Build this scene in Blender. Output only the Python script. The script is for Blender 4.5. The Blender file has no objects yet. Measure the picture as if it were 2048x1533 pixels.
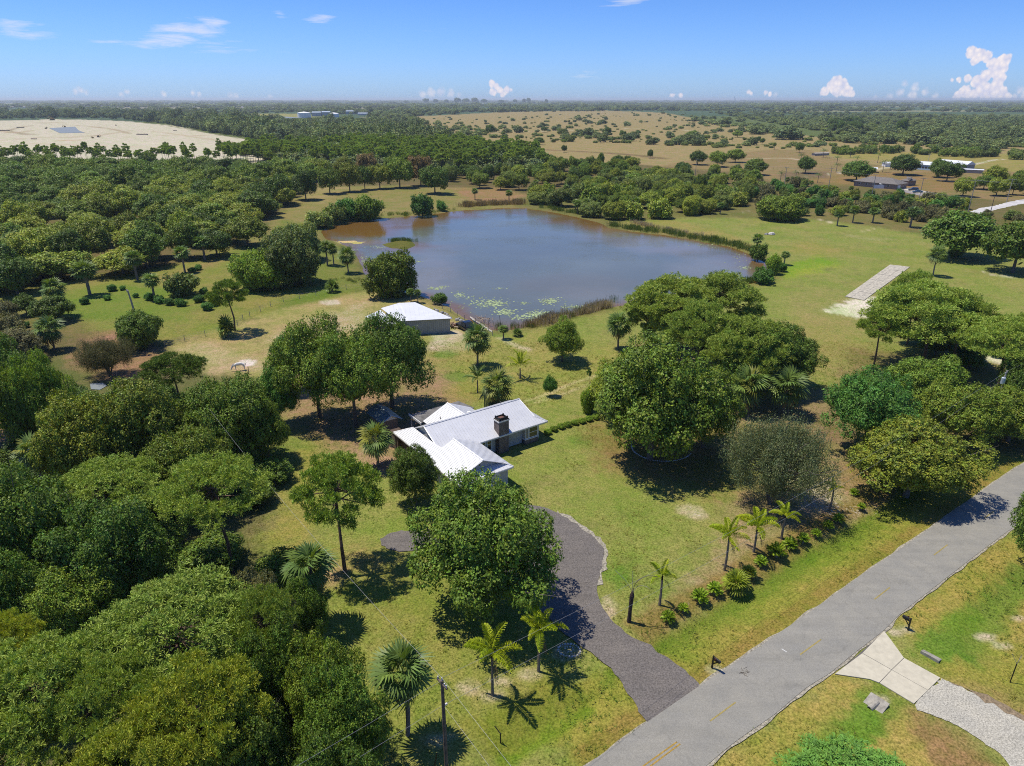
import bpy, math, random
import numpy as np
from mathutils import Vector, Matrix, Euler, Quaternion

# ------------------------------------------------------------------ camera, light, exposure
S = bpy.context.scene
C = S.collection
CAM_H = 45.0
FPX = 1365.0                      # focal length in pixels of the 2048 px wide photograph
PITCH = math.atan((766.5 - 199.0) / FPX)
cam = bpy.data.cameras.new("camera"); cam.lens = 36.0 * FPX / 2048.0; cam.sensor_width = 36
cam.clip_start = 0.5; cam.clip_end = 90000
co = bpy.data.objects.new("camera", cam); C.objects.link(co)
co.location = (0, 0, CAM_H); co.rotation_euler = (math.pi / 2 - PITCH, 0, 0)
S.camera = co
SUN_EL = math.radians(68); SUN_AZ = math.atan2(-0.93, 0.36)     # azimuth from +Y towards +X
sd = Vector((math.sin(SUN_AZ) * math.cos(SUN_EL), math.cos(SUN_AZ) * math.cos(SUN_EL), math.sin(SUN_EL)))
sun = bpy.data.lights.new("sun", 'SUN'); sun.energy = 4.9; sun.angle = math.radians(0.53); sun.color = (1.0, 0.93, 0.80)
so = bpy.data.objects.new("sun", sun); C.objects.link(so); so.rotation_euler = sd.to_track_quat('Z', 'Y').to_euler()
so.location = (0, 0, 200)
S.view_settings.view_transform = 'Standard'; S.view_settings.look = 'None'
S.view_settings.exposure = 0.14; S.view_settings.gamma = 1.0
S.view_settings.use_curve_mapping = False
W = bpy.data.worlds.new("World"); S.world = W; W.use_nodes = True
nt = W.node_tree; nt.nodes.clear()
def N(t, nt_=None, **k):
    n = (nt_ or nt).nodes.new(t)
    for a, b in k.items(): setattr(n, a, b)
    return n
sky = N('ShaderNodeTexSky', sky_type='NISHITA', sun_disc=False, sun_elevation=SUN_EL, sun_rotation=SUN_AZ,
        altitude=50, air_density=1.0, dust_density=0.35, ozone_density=2.2)
bg = N('ShaderNodeBackground'); bg.inputs[1].default_value = 0.086
outw = N('ShaderNodeOutputWorld')
# thin high cloud: stretched noise inside a few soft windows of the sky
geo = N('ShaderNodeTexCoord')
sep = N('ShaderNodeSeparateXYZ'); nt.links.new(geo.outputs['Generated'], sep.inputs[0])
def M(op, a, b=None, c=None, nt_=None, clamp=False):
    n = (nt_ or nt).nodes.new('ShaderNodeMath'); n.operation = op; n.use_clamp = clamp
    for i, v in enumerate((a, b, c)):
        if v is None: continue
        if isinstance(v, (int, float)): n.inputs[i].default_value = v
        else: (nt_ or nt).links.new(v, n.inputs[i])
    return n.outputs[0]
az = M('ARCTAN2', sep.outputs[0], sep.outputs[1])
el = M('ARCSINE', sep.outputs[2])
comb = N('ShaderNodeCombineXYZ')
nt.links.new(M('MULTIPLY', az, 9.0), comb.inputs[0]); nt.links.new(M('MULTIPLY', el, 75.0), comb.inputs[1])
noi = N('ShaderNodeTexNoise'); noi.inputs['Scale'].default_value = 1.6; noi.inputs['Detail'].default_value = 9; noi.inputs['Roughness'].default_value = 0.62
noi.inputs['Distortion'].default_value = 0.4
nt.links.new(comb.outputs[0], noi.inputs[0])
def pxdir(px, py):
    x = (px - 1024) / FPX; y = -(py - 766.5) / FPX
    c, s = math.cos(PITCH), math.sin(PITCH)
    return np.array([x, c + y * s, -s + y * c])
tot = None
for (px, py, wx, wy, amp) in ((378, 68, 70, 19, 1.0), (45, 44, 60, 6, .8), (52, 67, 55, 10, .8), (225, 87, 55, 6, .7), (520, 100, 130, 12, .45),
                              (640, 38, 34, 12, .9), (560, 33, 14, 9, .7), (1255, 2, 60, 12, .9), (1165, 147, 60, 14, .55), (620, 145, 60, 10, .4),
                              (430, 42, 40, 8, .5), (1320, 63, 30, 8, .35), (900, 60, 90, 14, .3), (1290, 135, 60, 10, .35)):
    d = pxdir(px, py); d /= np.linalg.norm(d)
    a0 = math.atan2(d[0], d[1]); e0 = math.asin(d[2])
    da = M('DIVIDE', M('SUBTRACT', az, a0), wx / FPX); de = M('DIVIDE', M('SUBTRACT', el, e0), wy / FPX)
    g = M('MULTIPLY', M('EXPONENT', M('MULTIPLY', M('ADD', M('MULTIPLY', da, da), M('MULTIPLY', de, de)), -0.8)), amp)
    tot = g if tot is None else M('ADD', tot, g)
cl = M('MULTIPLY', M('SUBTRACT', M('ADD', M('MULTIPLY', noi.outputs[0], 1.25), M('MULTIPLY', tot, 0.50)), 0.93), 2.6, clamp=True)
cl = M('MULTIPLY', cl, M('MULTIPLY', tot, 1.5, clamp=True))
cl = M('MULTIPLY', cl, 0.9, clamp=True)
mixw = N('ShaderNodeMix', data_type='RGBA'); nt.links.new(cl, mixw.inputs[0]); 
hs = N('ShaderNodeMix', data_type='RGBA', blend_type='MULTIPLY'); hs.inputs[0].default_value = 1
nt.links.new(sky.outputs[0], hs.inputs[6]); tintm = N('ShaderNodeMix', data_type='RGBA'); tintm.inputs[6].default_value = (.68, 1.04, 1.97, 1); tintm.inputs[7].default_value = (.43, .77, 1.46, 1)
nt.links.new(M('MULTIPLY', el, 1 / math.radians(9.5), clamp=True), tintm.inputs[0]); nt.links.new(tintm.outputs[2], hs.inputs[7])
nt.links.new(hs.outputs[2], mixw.inputs[6]); mixw.inputs[7].default_value = (8.2, 8.5, 9.6, 1)
# heaped clouds low over the horizon, in tangent coordinates of the sky
CUMU = []   # (list of lobes, opacity)
def puffs(alpha, *lob): CUMU.append((alpha, lob))
puffs(1.0, (1943, 105, 12), (1960, 110, 13), (1974, 114, 11), (1950, 122, 9), (1985, 128, 12), (2006, 122, 12), (2017, 117, 8), (1992, 143, 14), (2008, 136, 10), (1972, 152, 13), (1998, 158, 14), (1955, 163, 13), (1935, 158, 8), (1918, 160, 5), (1904, 161, 3.5), (1965, 178, 16), (1990, 180, 17), (1930, 184, 12), (2004, 187, 13), (1945, 192, 14), (1915, 192, 9), (1975, 196, 16), (2012, 196, 11),
      (1675, 160, 9.5), (1686, 168, 10), (1664, 170, 11), (1650, 183, 9), (1675, 179, 14), (1694, 183, 11), (1704, 188, 7), (1643, 187, 5), (984, 168, 7), (992, 173, 7), (1000, 181, 7), (1014, 180, 7), (986, 184, 7), (1005, 188, 6), (1021, 181, 3.5), (1497, 184, 4), (1502, 188, 3.5), (1532, 185, 4), (1540, 189, 4), (1345, 191, 4.5), (1362, 191, 5))
puffs(.55, (1810, 168, 5), (1830, 175, 7), (1850, 184, 6), (1800, 186, 7), (1780, 193, 5), (1825, 192, 9), (1870, 194, 6), (1750, 195, 4), (845, 189, 6), (862, 186, 8), (882, 185, 8), (902, 188, 7), (918, 191, 4), (2040, 180, 7), (2052, 190, 11), (2030, 196, 7), (160, 180, 6), (152, 184, 5), (172, 184, 4), (253, 185, 4), (243, 189, 4), (327, 190, 5), (386, 187, 4), (398, 191, 4), (462, 191, 4), (472, 193, 4), (1550, 191, 4), (540, 195, 3))
fy = M('MAXIMUM', sep.outputs[1], .02)
cu = N('ShaderNodeCombineXYZ'); nt.links.new(M('MULTIPLY', M('DIVIDE', sep.outputs[0], fy), FPX), cu.inputs[0]); nt.links.new(M('MULTIPLY', M('DIVIDE', sep.outputs[2], fy), FPX), cu.inputs[1])
n2 = N('ShaderNodeTexNoise'); n2.inputs['Scale'].default_value = .11; n2.inputs['Detail'].default_value = 5; n2.inputs['Roughness'].default_value = .6; nt.links.new(cu.outputs[0], n2.inputs[0])
n3 = N('ShaderNodeTexVoronoi'); n3.feature = 'SMOOTH_F1'; n3.inputs['Scale'].default_value = .12; n3.inputs['Smoothness'].default_value = .4; nt.links.new(cu.outputs[0], n3.inputs[0])
out_c = mixw.outputs[2]
for alpha, lob in CUMU:
    best = None; high = None
    for px, py, r in lob:
        d = pxdir(px, py); c_ = (d[0] / d[1] * FPX, d[2] / d[1] * FPX, 0)
        vm = N('ShaderNodeVectorMath', operation='DISTANCE'); nt.links.new(cu.outputs[0], vm.inputs[0]); vm.inputs[1].default_value = c_
        s_ = M('SUBTRACT', r * .9, vm.outputs['Value']); best = s_ if best is None else M('SMOOTH_MAX', best, s_, 2.0)
    s_ = M('ADD', best, M('ADD', M('MULTIPLY', M('SUBTRACT', n2.outputs[0], .5), 7.0), M('MULTIPLY', M('SUBTRACT', .45, n3.outputs[0]), 3.0)))
    a_ = M('MULTIPLY', M('ADD', M('MULTIPLY', s_, .36 if alpha == 1 else .16), .5, clamp=True), alpha)
    a_ = M('MULTIPLY', a_, M('GREATER_THAN', sep.outputs[1], .05))
    lit = M('ADD', M('MULTIPLY', M('SUBTRACT', .55, n3.outputs[0]), 1.3), M('MULTIPLY', n2.outputs[0], .9), clamp=True)
    cm = N('ShaderNodeMix', data_type='RGBA'); cm.inputs[6].default_value = (6.6, 6.9, 8.9, 1); cm.inputs[7].default_value = (9.9, 9.2, 9.4, 1); nt.links.new(lit, cm.inputs[0])
    mw = N('ShaderNodeMix', data_type='RGBA'); nt.links.new(a_, mw.inputs[0]); nt.links.new(out_c, mw.inputs[6]); nt.links.new(cm.outputs[2], mw.inputs[7]); out_c = mw.outputs[2]
nt.links.new(out_c, bg.inputs[0]); nt.links.new(bg.outputs[0], outw.inputs[0])
S.cycles.max_bounces = 8; S.cycles.diffuse_bounces = 2; S.cycles.glossy_bounces = 2; S.cycles.transmission_bounces = 3
S.cycles.transparent_max_bounces = 8; S.cycles.volume_bounces = 0
S.cycles.use_denoising = False; S.cycles.pixel_filter_type = 'BLACKMAN_HARRIS'; S.cycles.filter_width = 1.05

# ------------------------------------------------------------------ helpers
def P(px, py, z=0.0):
    """ground position of something seen at this pixel of the photograph"""
    d = pxdir(px, py); t = (z - CAM_H) / d[2]
    return np.array([d[0] * t, d[1] * t, z])
def P2(px, py): return P(px, py)[:2]
def srgb(c): 
    c = np.asarray(c, float) / 255.0
    return np.where(c <= 0.04045, c / 12.92, ((c + 0.055) / 1.055) ** 2.4)
KLIT = 1.60
def alb(r, g, b, k=1.0):
    """base colour of a flat surface that looks like this in full sun"""
    return tuple(np.clip(srgb((r, g, b)) / KLIT * k, 0.002, 0.82))
def mesh_np(name, V, F, mat=None, tint=None, smooth=False, mats=None, midx=None):
    V = np.asarray(V, np.float32); F = np.asarray(F, np.int32)
    me = bpy.data.meshes.new(name)
    me.vertices.add(len(V)); me.vertices.foreach_set('co', V.ravel())
    k = F.shape[1]; me.loops.add(F.size); me.loops.foreach_set('vertex_index', F.ravel())
    me.polygons.add(len(F)); me.polygons.foreach_set('loop_start', np.arange(0, F.size, k, dtype=np.int32))
    me.polygons.foreach_set('loop_total', np.full(len(F), k, np.int32))
    if smooth: me.polygons.foreach_set('use_smooth', np.ones(len(F), bool))
    if midx is not None: me.polygons.foreach_set('material_index', np.asarray(midx, np.int32))
    if tint is not None:
        a = me.color_attributes.new('tint', 'FLOAT_COLOR', 'POINT')
        t = np.ones((len(V), 4), np.float32); t[:, :tint.shape[1]] = tint; a.data.foreach_set('color', t.ravel())
    for m in (mats or ([mat] if mat else [])): me.materials.append(m)
    me.update(calc_edges=True)
    return me
class MB:
    def __init__(s): s.v = []; s.f = []
    def add(s, V, F):
        o = len(s.v); s.v += [tuple(map(float, q)) for q in V]; s.f += [tuple(i + o for i in q) for q in F]; return s
    def box(s, x0, x1, y0, y1, z0, z1, rz=0, c=(0, 0)):
        V = [(x, y, z) for z in (z0, z1) for x, y in ((x0, y0), (x1, y0), (x1, y1), (x0, y1))]
        if rz:
            cr, sr = math.cos(rz), math.sin(rz); V = [(c[0] + x * cr - y * sr, c[1] + x * sr + y * cr, z) for x, y, z in V]
        else: V = [(c[0] + x, c[1] + y, z) for x, y, z in V]
        return s.add(V, [(3, 2, 1, 0), (4, 5, 6, 7), (0, 1, 5, 4), (1, 2, 6, 5), (2, 3, 7, 6), (3, 0, 4, 7)])
    def prism(s, poly, z0, z1):
        n = len(poly); V = [(p[0], p[1], z0) for p in poly] + [(p[0], p[1], z1) for p in poly]
        return s.add(V, [tuple(range(n - 1, -1, -1)), tuple(range(n, 2 * n))] + [(i, (i + 1) % n, n + (i + 1) % n, n + i) for i in range(n)])
    def slab(s, pts, th):
        """planar 3-D polygon with thickness th downwards"""
        n = len(pts); V = [tuple(p) for p in pts] + [(p[0], p[1], p[2] - th) for p in pts]
        return s.add(V, [tuple(range(n)), tuple(range(2 * n - 1, n - 1, -1))] + [(i, n + i, n + (i + 1) % n, (i + 1) % n) for i in range(n)])
    def tube(s, pts, rad, n=6, cap=True):
        pts = [np.array(p, float) for p in pts]; m = len(pts)
        if not hasattr(rad, '__len__'): rad = [rad] * m
        V = []; up = np.array([0.31, 0.17, 0.93])
        for i, p in enumerate(pts):
            t = pts[min(i + 1, m - 1)] - pts[max(i - 1, 0)]; t /= (np.linalg.norm(t) + 1e-9)
            a = np.cross(t, up); 
            if np.linalg.norm(a) < 0.05: a = np.cross(t, [1, 0, 0])
            a /= np.linalg.norm(a); b = np.cross(t, a)
            for k in range(n):
                an = 2 * math.pi * k / n; V.append(p + rad[i] * (math.cos(an) * a + math.sin(an) * b))
        F = [(i * n + k, i * n + (k + 1) % n, (i + 1) * n + (k + 1) % n, (i + 1) * n + k) for i in range(m - 1) for k in range(n)]
        if cap: F += [tuple(range(n - 1, -1, -1)), tuple((m - 1) * n + k for k in range(n))]
        return s.add(V, F)
    def bar(s, a, b, w, h=None):
        return s.tube([a, b], w / 2 * 1.414, 4)
    def mesh(s, name, mat, smooth=False):
        me = bpy.data.meshes.new(name); me.from_pydata(s.v, [], s.f); me.materials.append(mat)
        if smooth: me.polygons.foreach_set('use_smooth', np.ones(len(s.f), bool))
        me.update(); return me
def ob(name, me, parent=None, loc=None, rot=None, scale=None, **props):
    o = bpy.data.objects.new(name, me); C.objects.link(o)
    if parent: o.parent = parent
    if loc is not None: o.location = loc
    if rot is not None: o.rotation_euler = rot
    if scale is not None: o.scale = scale if hasattr(scale, '__len__') else (scale,) * 3
    for k, v in props.items(): o[k] = v
    return o
def thing(name, label, cat, loc=(0, 0, 0), rz=0, group=None, me=None, scale=None):
    o = ob(name, me, None, loc, (0, 0, rz), scale, label=label, category=cat)
    if group: o['group'] = group
    return o
def part(name, mb, mat, parent, smooth=False, **k):
    return ob(name, mb.mesh(name, mat, smooth), parent, **k)
# numpy value noise
def _h(ix, iy, s):
    n = (ix.astype(np.int64) * 374761393 + iy.astype(np.int64) * 668265263 + s * 974711) & 0x7fffffff
    n = ((n ^ (n >> 13)) * 1274126177) & 0x7fffffff
    return ((n ^ (n >> 16)) & 0xffff) / 65535.0
def vn(x, y, s=0):
    ix = np.floor(x); iy = np.floor(y); fx = x - ix; fy = y - iy
    fx = fx * fx * (3 - 2 * fx); fy = fy * fy * (3 - 2 * fy)
    a = _h(ix, iy, s); b = _h(ix + 1, iy, s); c = _h(ix, iy + 1, s); d = _h(ix + 1, iy + 1, s)
    return (a * (1 - fx) + b * fx) * (1 - fy) + (c * (1 - fx) + d * fx) * fy
def fbm(x, y, s=0, o=4):
    r = 0; a = 0.5
    for k in range(o): r = r + a * vn(x, y, s + k); x = x * 2.03 + 7.1; y = y * 2.03 + 3.7; a *= 0.5
    return r / (1 - 0.5 ** o)
def sdist(X, Y, poly):
    """signed distance to polygon, positive inside"""
    d = np.full(X.shape, 1e18); ins = np.zeros(X.shape, bool)
    n = len(poly)
    for i in range(n):
        ax, ay = poly[i]; bx, by = poly[(i + 1) % n]
        ex, ey = bx - ax, by - ay; L = ex * ex + ey * ey + 1e-12
        t = np.clip(((X - ax) * ex + (Y - ay) * ey) / L, 0, 1)
        d = np.minimum(d, (X - ax - t * ex) ** 2 + (Y - ay - t * ey) ** 2)
        c = ((ay > Y) != (by > Y)) & (X < (bx - ax) * (Y - ay) / (by - ay + 1e-30) + ax)
        ins ^= c
    d = np.sqrt(d); return np.where(ins, d, -d)
def inpoly(X, Y, poly): return sdist(np.atleast_1d(np.asarray(X, float)), np.atleast_1d(np.asarray(Y, float)), poly) > 0
def wp(pts): return [tuple(P2(*p)) for p in pts]
def catmull(pts, k=6):
    pts = [np.array(p, float) for p in pts]; out = []
    q = [2 * pts[0] - pts[1]] + pts + [2 * pts[-1] - pts[-2]]
    for i in range(1, len(q) - 2):
        for j in range(k):
            t = j / k; a, b, c, d = q[i - 1:i + 3]
            out.append(0.5 * ((2 * b) + (c - a) * t + (2 * a - 5 * b + 4 * c - d) * t * t + (3 * b - a - 3 * c + d) * t ** 3))
    out.append(pts[-1]); return out

# ------------------------------------------------------------------ materials
def new_mat(name):
    m = bpy.data.materials.new(name); m.use_nodes = True; t = m.node_tree; b = t.nodes['Principled BSDF']; return m, t, b
def noise_node(t, scale, detail=4, rough=0.55, vec=None, dim='3D'):
    n = t.nodes.new('ShaderNodeTexNoise'); n.inputs['Scale'].default_value = scale; n.inputs['Detail'].default_value = detail
    n.inputs['Roughness'].default_value = rough
    if vec is not None: t.links.new(vec, n.inputs['Vector'])
    return n.outputs[0]
def mixc(t, f, a, b, mode='MIX'):
    n = t.nodes.new('ShaderNodeMix'); n.data_type = 'RGBA'; n.blend_type = mode
    for i, v in ((0, f), (6, a), (7, b)):
        if hasattr(v, 'is_linked') or hasattr(v, 'links'): t.links.new(v, n.inputs[i])
        elif isinstance(v, (int, float)): n.inputs[i].default_value = v
        else: n.inputs[i].default_value = tuple(v)[:3] + (1,)
    return n.outputs[2]
def rampf(t, v, lo, hi):
    n = t.nodes.new('ShaderNodeMapRange'); t.links.new(v, n.inputs[0]); n.inputs[1].default_value = lo; n.inputs[2].default_value = hi
    n.clamp = True; return n.outputs[0]
def plain(name, col, rough=0.6, var=0.12, scale=3.0, metal=0, bump=0, col2=None, spec=0.3, coords='Object'):
    m, t, b = new_mat(name)
    tc = t.nodes.new('ShaderNodeTexCoord').outputs[coords]
    f = noise_node(t, scale, 5, 0.65, tc)
    c2 = col2 or tuple(max(0, c * (1 - 2.2 * var)) for c in col); c1 = tuple(min(1, c * (1 + var)) for c in col)
    t.links.new(mixc(t, rampf(t, f, 0.3, 0.7), c1, c2), b.inputs['Base Color'])
    b.inputs['Roughness'].default_value = rough; b.inputs['Metallic'].default_value = metal
    b.inputs['Specular IOR Level'].default_value = spec
    if bump:
        bn = t.nodes.new('ShaderNodeBump'); bn.inputs['Strength'].default_value = bump; bn.inputs['Distance'].default_value = 0.03
        t.links.new(noise_node(t, scale * 9, 3, 0.6, tc), bn.inputs['Height']); t.links.new(bn.outputs[0], b.inputs['Normal'])
    return m
def foliage(name, col, col2, rough=0.5, trans=0.3, var=0.25, spec=0.2):
    """leaf colour x per-leaf tint x a little difference from plant to plant"""
    m = bpy.data.materials.new(name); m.use_nodes = True; t = m.node_tree; b = t.nodes['Principled BSDF']
    oi = t.nodes.new('ShaderNodeObjectInfo')
    base = mixc(t, oi.outputs['Random'], col, col2)
    at = t.nodes.new('ShaderNodeAttribute'); at.attribute_name = 'tint'
    c = mixc(t, 1.0, base, at.outputs['Color'], 'MULTIPLY')
    rnd2 = M('FRACT', M('MULTIPLY', oi.outputs['Random'], 7.31, nt_=t), nt_=t)
    v = M('ADD', M('MULTIPLY', rnd2, 2 * var, nt_=t), 1 - var, nt_=t)
    cc = t.nodes.new('ShaderNodeCombineColor')
    for i in range(3): t.links.new(v, cc.inputs[i])
    c = mixc(t, 1.0, c, cc.outputs[0], 'MULTIPLY')
    t.links.new(c, b.inputs['Base Color']); b.inputs['Roughness'].default_value = rough; b.inputs['Specular IOR Level'].default_value = spec
    tr = t.nodes.new('ShaderNodeBsdfTranslucent')
    t.links.new(mixc(t, 1.0, c, (1.35, 1.4, 0.4), 'MULTIPLY'), tr.inputs[0])
    mx = t.nodes.new('ShaderNodeMixShader'); mx.inputs[0].default_value = trans
    t.links.new(b.outputs[0], mx.inputs[1]); t.links.new(tr.outputs[0], mx.inputs[2])
    t.links.new(mx.outputs[0], t.nodes['Material Output'].inputs['Surface'])
    return m
# ------------------------------------------------------------------ ground: one sheet, coloured by what grows on it
ys = np.concatenate([np.linspace(1575, 330, 400), np.linspace(328, 204, 115), [203.2, 202.6, 202.0, 201.4, 200.8, 200.2, 199.9]])
rad = [CAM_H / math.tan(math.atan((y - 766.5) / FPX) + PITCH) for y in ys]
rad = np.array([1.0, 6, 12, 18, 24, 29] + rad); NR = len(rad)
A0 = math.radians(46)
ang = np.concatenate([np.linspace(-A0, A0, 620), np.linspace(A0, 2 * math.pi - A0, 64)[1:-1]]); NA = len(ang)
RR, AA = np.meshgrid(rad, ang, indexing='ij'); GX = RR * np.sin(AA); GY = RR * np.cos(AA)
GZ = np.zeros_like(GX)
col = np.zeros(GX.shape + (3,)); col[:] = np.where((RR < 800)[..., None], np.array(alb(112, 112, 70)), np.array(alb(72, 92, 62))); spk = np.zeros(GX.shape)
b3n = fbm(GX / .55, GY / .55, 31, 3)
big = (fbm(GX / 60, GY / 60, 5), fbm(GX / 9, GY / 9, 11), fbm(GX / 2.2, GY / 2.2, 21))
pert = (big[0] - .5) * 1.2 + (big[1] - .5) * 1.0 + (big[2] - .5) * 0.9 + (b3n - .5) * 0.8
RRmot = True
def paint(poly, c=None, soft=1.0, w=1.0, amp=None, sp=None, world=False, thin=None):
    """poly in photograph pixels on the ground; soft and amp (edge raggedness) in metres"""
    pl = poly if world else wp(poly)
    xs = [p[0] for p in pl]; yy = [p[1] for p in pl]; mgn = soft + (amp or soft) * 2 + 1
    box = (GX > min(xs) - mgn) & (GX < max(xs) + mgn) & (GY > min(yy) - mgn) & (GY < max(yy) + mgn)
    if not box.any(): return
    d = sdist(GX[box], GY[box], pl) + pert[box] * (soft * 1.5 if amp is None else amp)
    k = np.clip(d / (2 * soft) + 0.5, 0, 1); k = k * k * (3 - 2 * k) * w
    if thin is not None: k = k * np.clip((big[1][box] - thin) * 6, 0, 1)
    if RRmot and not world: k = k * np.clip(.35 + 1.3 * big[2][box] + .6 * (b3n[box] - .5), 0, 1) ** (.7 if soft < 4 else .3)
    if c is not None: col[box] = col[box] * (1 - k[:, None]) + np.array(c) * k[:, None]
    if sp is not None: spk[box] = spk[box] * (1 - k) + sp * k
def stroke(pts, width, c, **k):
    q = catmull([P2(*p) for p in pts], 4); L = []; R = []
    for i, p in enumerate(q):
        t = q[min(i + 1, len(q) - 1)] - q[max(i - 1, 0)]; t /= np.linalg.norm(t); n = np.array([-t[1], t[0]]) * width / 2
        L.append(tuple(p + n)); R.append(tuple(p - n))
    paint(L + R[::-1], c, world=True, **k)
def spot(px, py, rx, ry, c, **k):
    a = np.linspace(0, 2 * math.pi, 14)[:-1]
    paint([(px + rx * math.cos(t), py + ry * math.sin(t)) for t in a], c, **k)

LAWN = alb(146, 152, 82); LAWN2 = alb(158, 150, 96); PALE = alb(178, 166, 118); TAN = alb(170, 140, 100); DIRT = alb(168, 142, 108)
LUSH = alb(108, 128, 48); LUSH2 = alb(122, 134, 52); SAND = alb(214, 205, 192); WOODF = alb(118, 106, 72); SCRUB = alb(96, 104, 58)
# far belts
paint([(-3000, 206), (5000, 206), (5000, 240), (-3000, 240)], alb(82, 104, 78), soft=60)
for (a, b, y0, y1, cc) in ((0, 640, 207, 211, alb(150, 150, 135)), (200, 760, 214, 219, alb(150, 145, 125)), (1560, 2300, 221, 224, alb(150, 150, 120)), (1600, 2300, 213, 214.5, alb(150, 150, 120)),
                           (380, 600, 228, 236, alb(160, 155, 95)), (760, 840, 230, 240, alb(170, 150, 120)), (900, 1200, 209, 210, alb(140, 140, 120)), (0, 300, 221, 225, alb(160, 150, 130)), (1250, 1600, 206, 207.5, alb(120, 130, 110))):
    paint([(a, y0), (b, y0), (b + 40, y1), (a - 40, y1)], cc, soft=25, amp=40)
paint([(1100, 238), (1500, 232), (2600, 225), (2600, 330), (1500, 290)], alb(104, 118, 66), soft=15)
paint([(0, 250), (480, 240), (860, 246), (1000, 300), (860, 340), (400, 360), (0, 330)], alb(100, 112, 60), soft=5)
PAST = alb(166, 148, 106)
paint([(700, 300), (690, 268), (730, 246), (860, 232), (1020, 224), (1200, 221), (1330, 226), (1420, 243), (1540, 262), (1700, 283), (2100, 290), (2100, 330), (1700, 330), (1480, 345), (1300, 345), (1130, 318), (950, 300), (760, 306)], PAST, soft=8, amp=14)
stroke([(940, 268), (1080, 263), (1250, 258), (1400, 262), (1560, 266)], 3.5, SAND, soft=2, w=.6)
stroke([(1090, 300), (1250, 309), (1330, 318)], 10, alb(120, 98, 75), soft=4, w=.8)
stroke([(860, 246), (1000, 247), (1200, 240)], 5, alb(190, 170, 135), soft=3, w=.6)
paint([(1250, 345), (1400, 318), (1530, 300), (1620, 300), (1700, 330), (2120, 345), (2120, 460), (1880, 425), (1700, 420), (1500, 372), (1300, 362)], alb(152, 132, 94), soft=3)
paint([(1640, 310), (1740, 303), (2100, 312), (2100, 352), (1990, 340), (1900, 330), (1700, 318)], alb(160, 150, 88), soft=3)
paint([(1690, 345), (1900, 345), (1930, 380), (1700, 400), (1560, 372)], alb(150, 126, 84), soft=3)
stroke([(1545, 363), (1610, 354), (1690, 345), (1740, 341)], 2.2, SAND, soft=.7)
stroke([(1500, 338), (1570, 340), (1660, 352)], 3, alb(190, 175, 155), soft=1.5, w=.7)
stroke([(1500, 318), (1570, 317), (1600, 320)], 5, alb(200, 185, 165), soft=2, w=.7)
paint([(1560, 345), (1660, 342), (1660, 356), (1560, 360)], alb(130, 112, 88), soft=3)
stroke([(1740, 343), (1780, 335), (1850, 336)], 5, alb(200, 185, 160), soft=1)
stroke([(1930, 334), (1985, 321), (2010, 319)], 2, SAND, soft=1)
# sand works
paint([(-200, 243), (60, 241), (100, 239), (180, 240), (256, 243), (335, 252), (410, 266), (480, 277), (560, 291), (640, 302), (620, 335), (350, 325), (0, 318), (-200, 318)], SAND, soft=4, amp=8)
for (pts, wd, cc) in ((((0, 290), (60, 288), (200, 292), (330, 296)), 6, alb(196, 176, 150)), (((300, 262), (400, 276), (470, 286)), 6, alb(190, 168, 142)), (((0, 247), (100, 246), (200, 244)), 6, alb(188, 172, 150)), (((0, 281), (80, 276), (180, 273), (260, 262)), 7, alb(170, 145, 115)), (((150, 251), (220, 258), (260, 268)), 8, alb(165, 142, 112)), (((60, 270), (20, 262), (60, 252), (150, 250)), 6, alb(150, 130, 105)),
                      (((230, 246), (330, 250), (390, 262)), 8, alb(226, 214, 200)), (((250, 275), (330, 272), (440, 272)), 5, alb(180, 158, 130)), (((60, 296), (150, 300), (250, 300)), 9, alb(228, 216, 200)), (((100, 283), (160, 280)), 14, alb(196, 162, 120)), (((280, 285), (400, 292), (500, 293)), 10, alb(226, 216, 200)), (((0, 262), (30, 266), (60, 262)), 9, alb(186, 165, 140))):
    stroke(pts, wd, cc, soft=5, w=.75)
# woodland floor on the left, lawns and fields
paint([(-200, 330), (350, 335), (640, 345), (760, 330), (1060, 340), (1280, 330), (1520, 350), (1500, 440), (1050, 400), (640, 400), (540, 440), (430, 520), (150, 560), (-200, 600)], WOODF, soft=4)
paint([(590, 395), (640, 374), (760, 372), (900, 374), (1000, 378), (1060, 395), (1045, 425), (640, 460), (560, 500), (440, 530), (420, 505), (520, 470), (550, 430)], alb(146, 138, 86), soft=4)
paint([(900, 378), (1000, 377), (1062, 392), (1048, 412), (940, 402)], alb(160, 130, 96), soft=3)
paint([(600, 392), (640, 376), (700, 374), (640, 410)], alb(165, 150, 105), soft=3, w=.7, sp=.2)
paint([(1500, 360), (1700, 372), (2100, 410), (2100, 470), (1700, 430), (1500, 400)], alb(118, 110, 70), soft=4)
# the big mown meadow right of the pond, home lawn, verge
paint([(1200, 440), (1380, 428), (1500, 425), (1620, 437), (1760, 452), (1850, 470), (2200, 500), (2400, 900), (2600, 1700), (900, 1700), (560, 1250), (540, 850), (560, 660), (900, 590), (1500, 560), (1540, 520), (1400, 470)], LAWN, soft=3)
paint([(1230, 445), (1330, 440), (1450, 462), (1530, 500), (1500, 505), (1400, 475), (1260, 462)], alb(158, 150, 88), soft=2)
paint([(1490, 560), (1560, 530), (1640, 512), (1702, 528), (1650, 545), (1580, 558)], alb(134, 160, 54), soft=2.5, amp=5)
paint([(1560, 545), (1640, 528), (1700, 532), (1600, 552)], alb(156, 166, 66), soft=2, w=.6)
paint([(1540, 500), (1610, 480), (1720, 500), (1650, 512)], alb(158, 150, 84), soft=4, w=.7)
paint([(1560, 590), (1800, 560), (2000, 600), (1900, 700), (1600, 660)], LAWN2, soft=5, w=.5, sp=.12)
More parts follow.
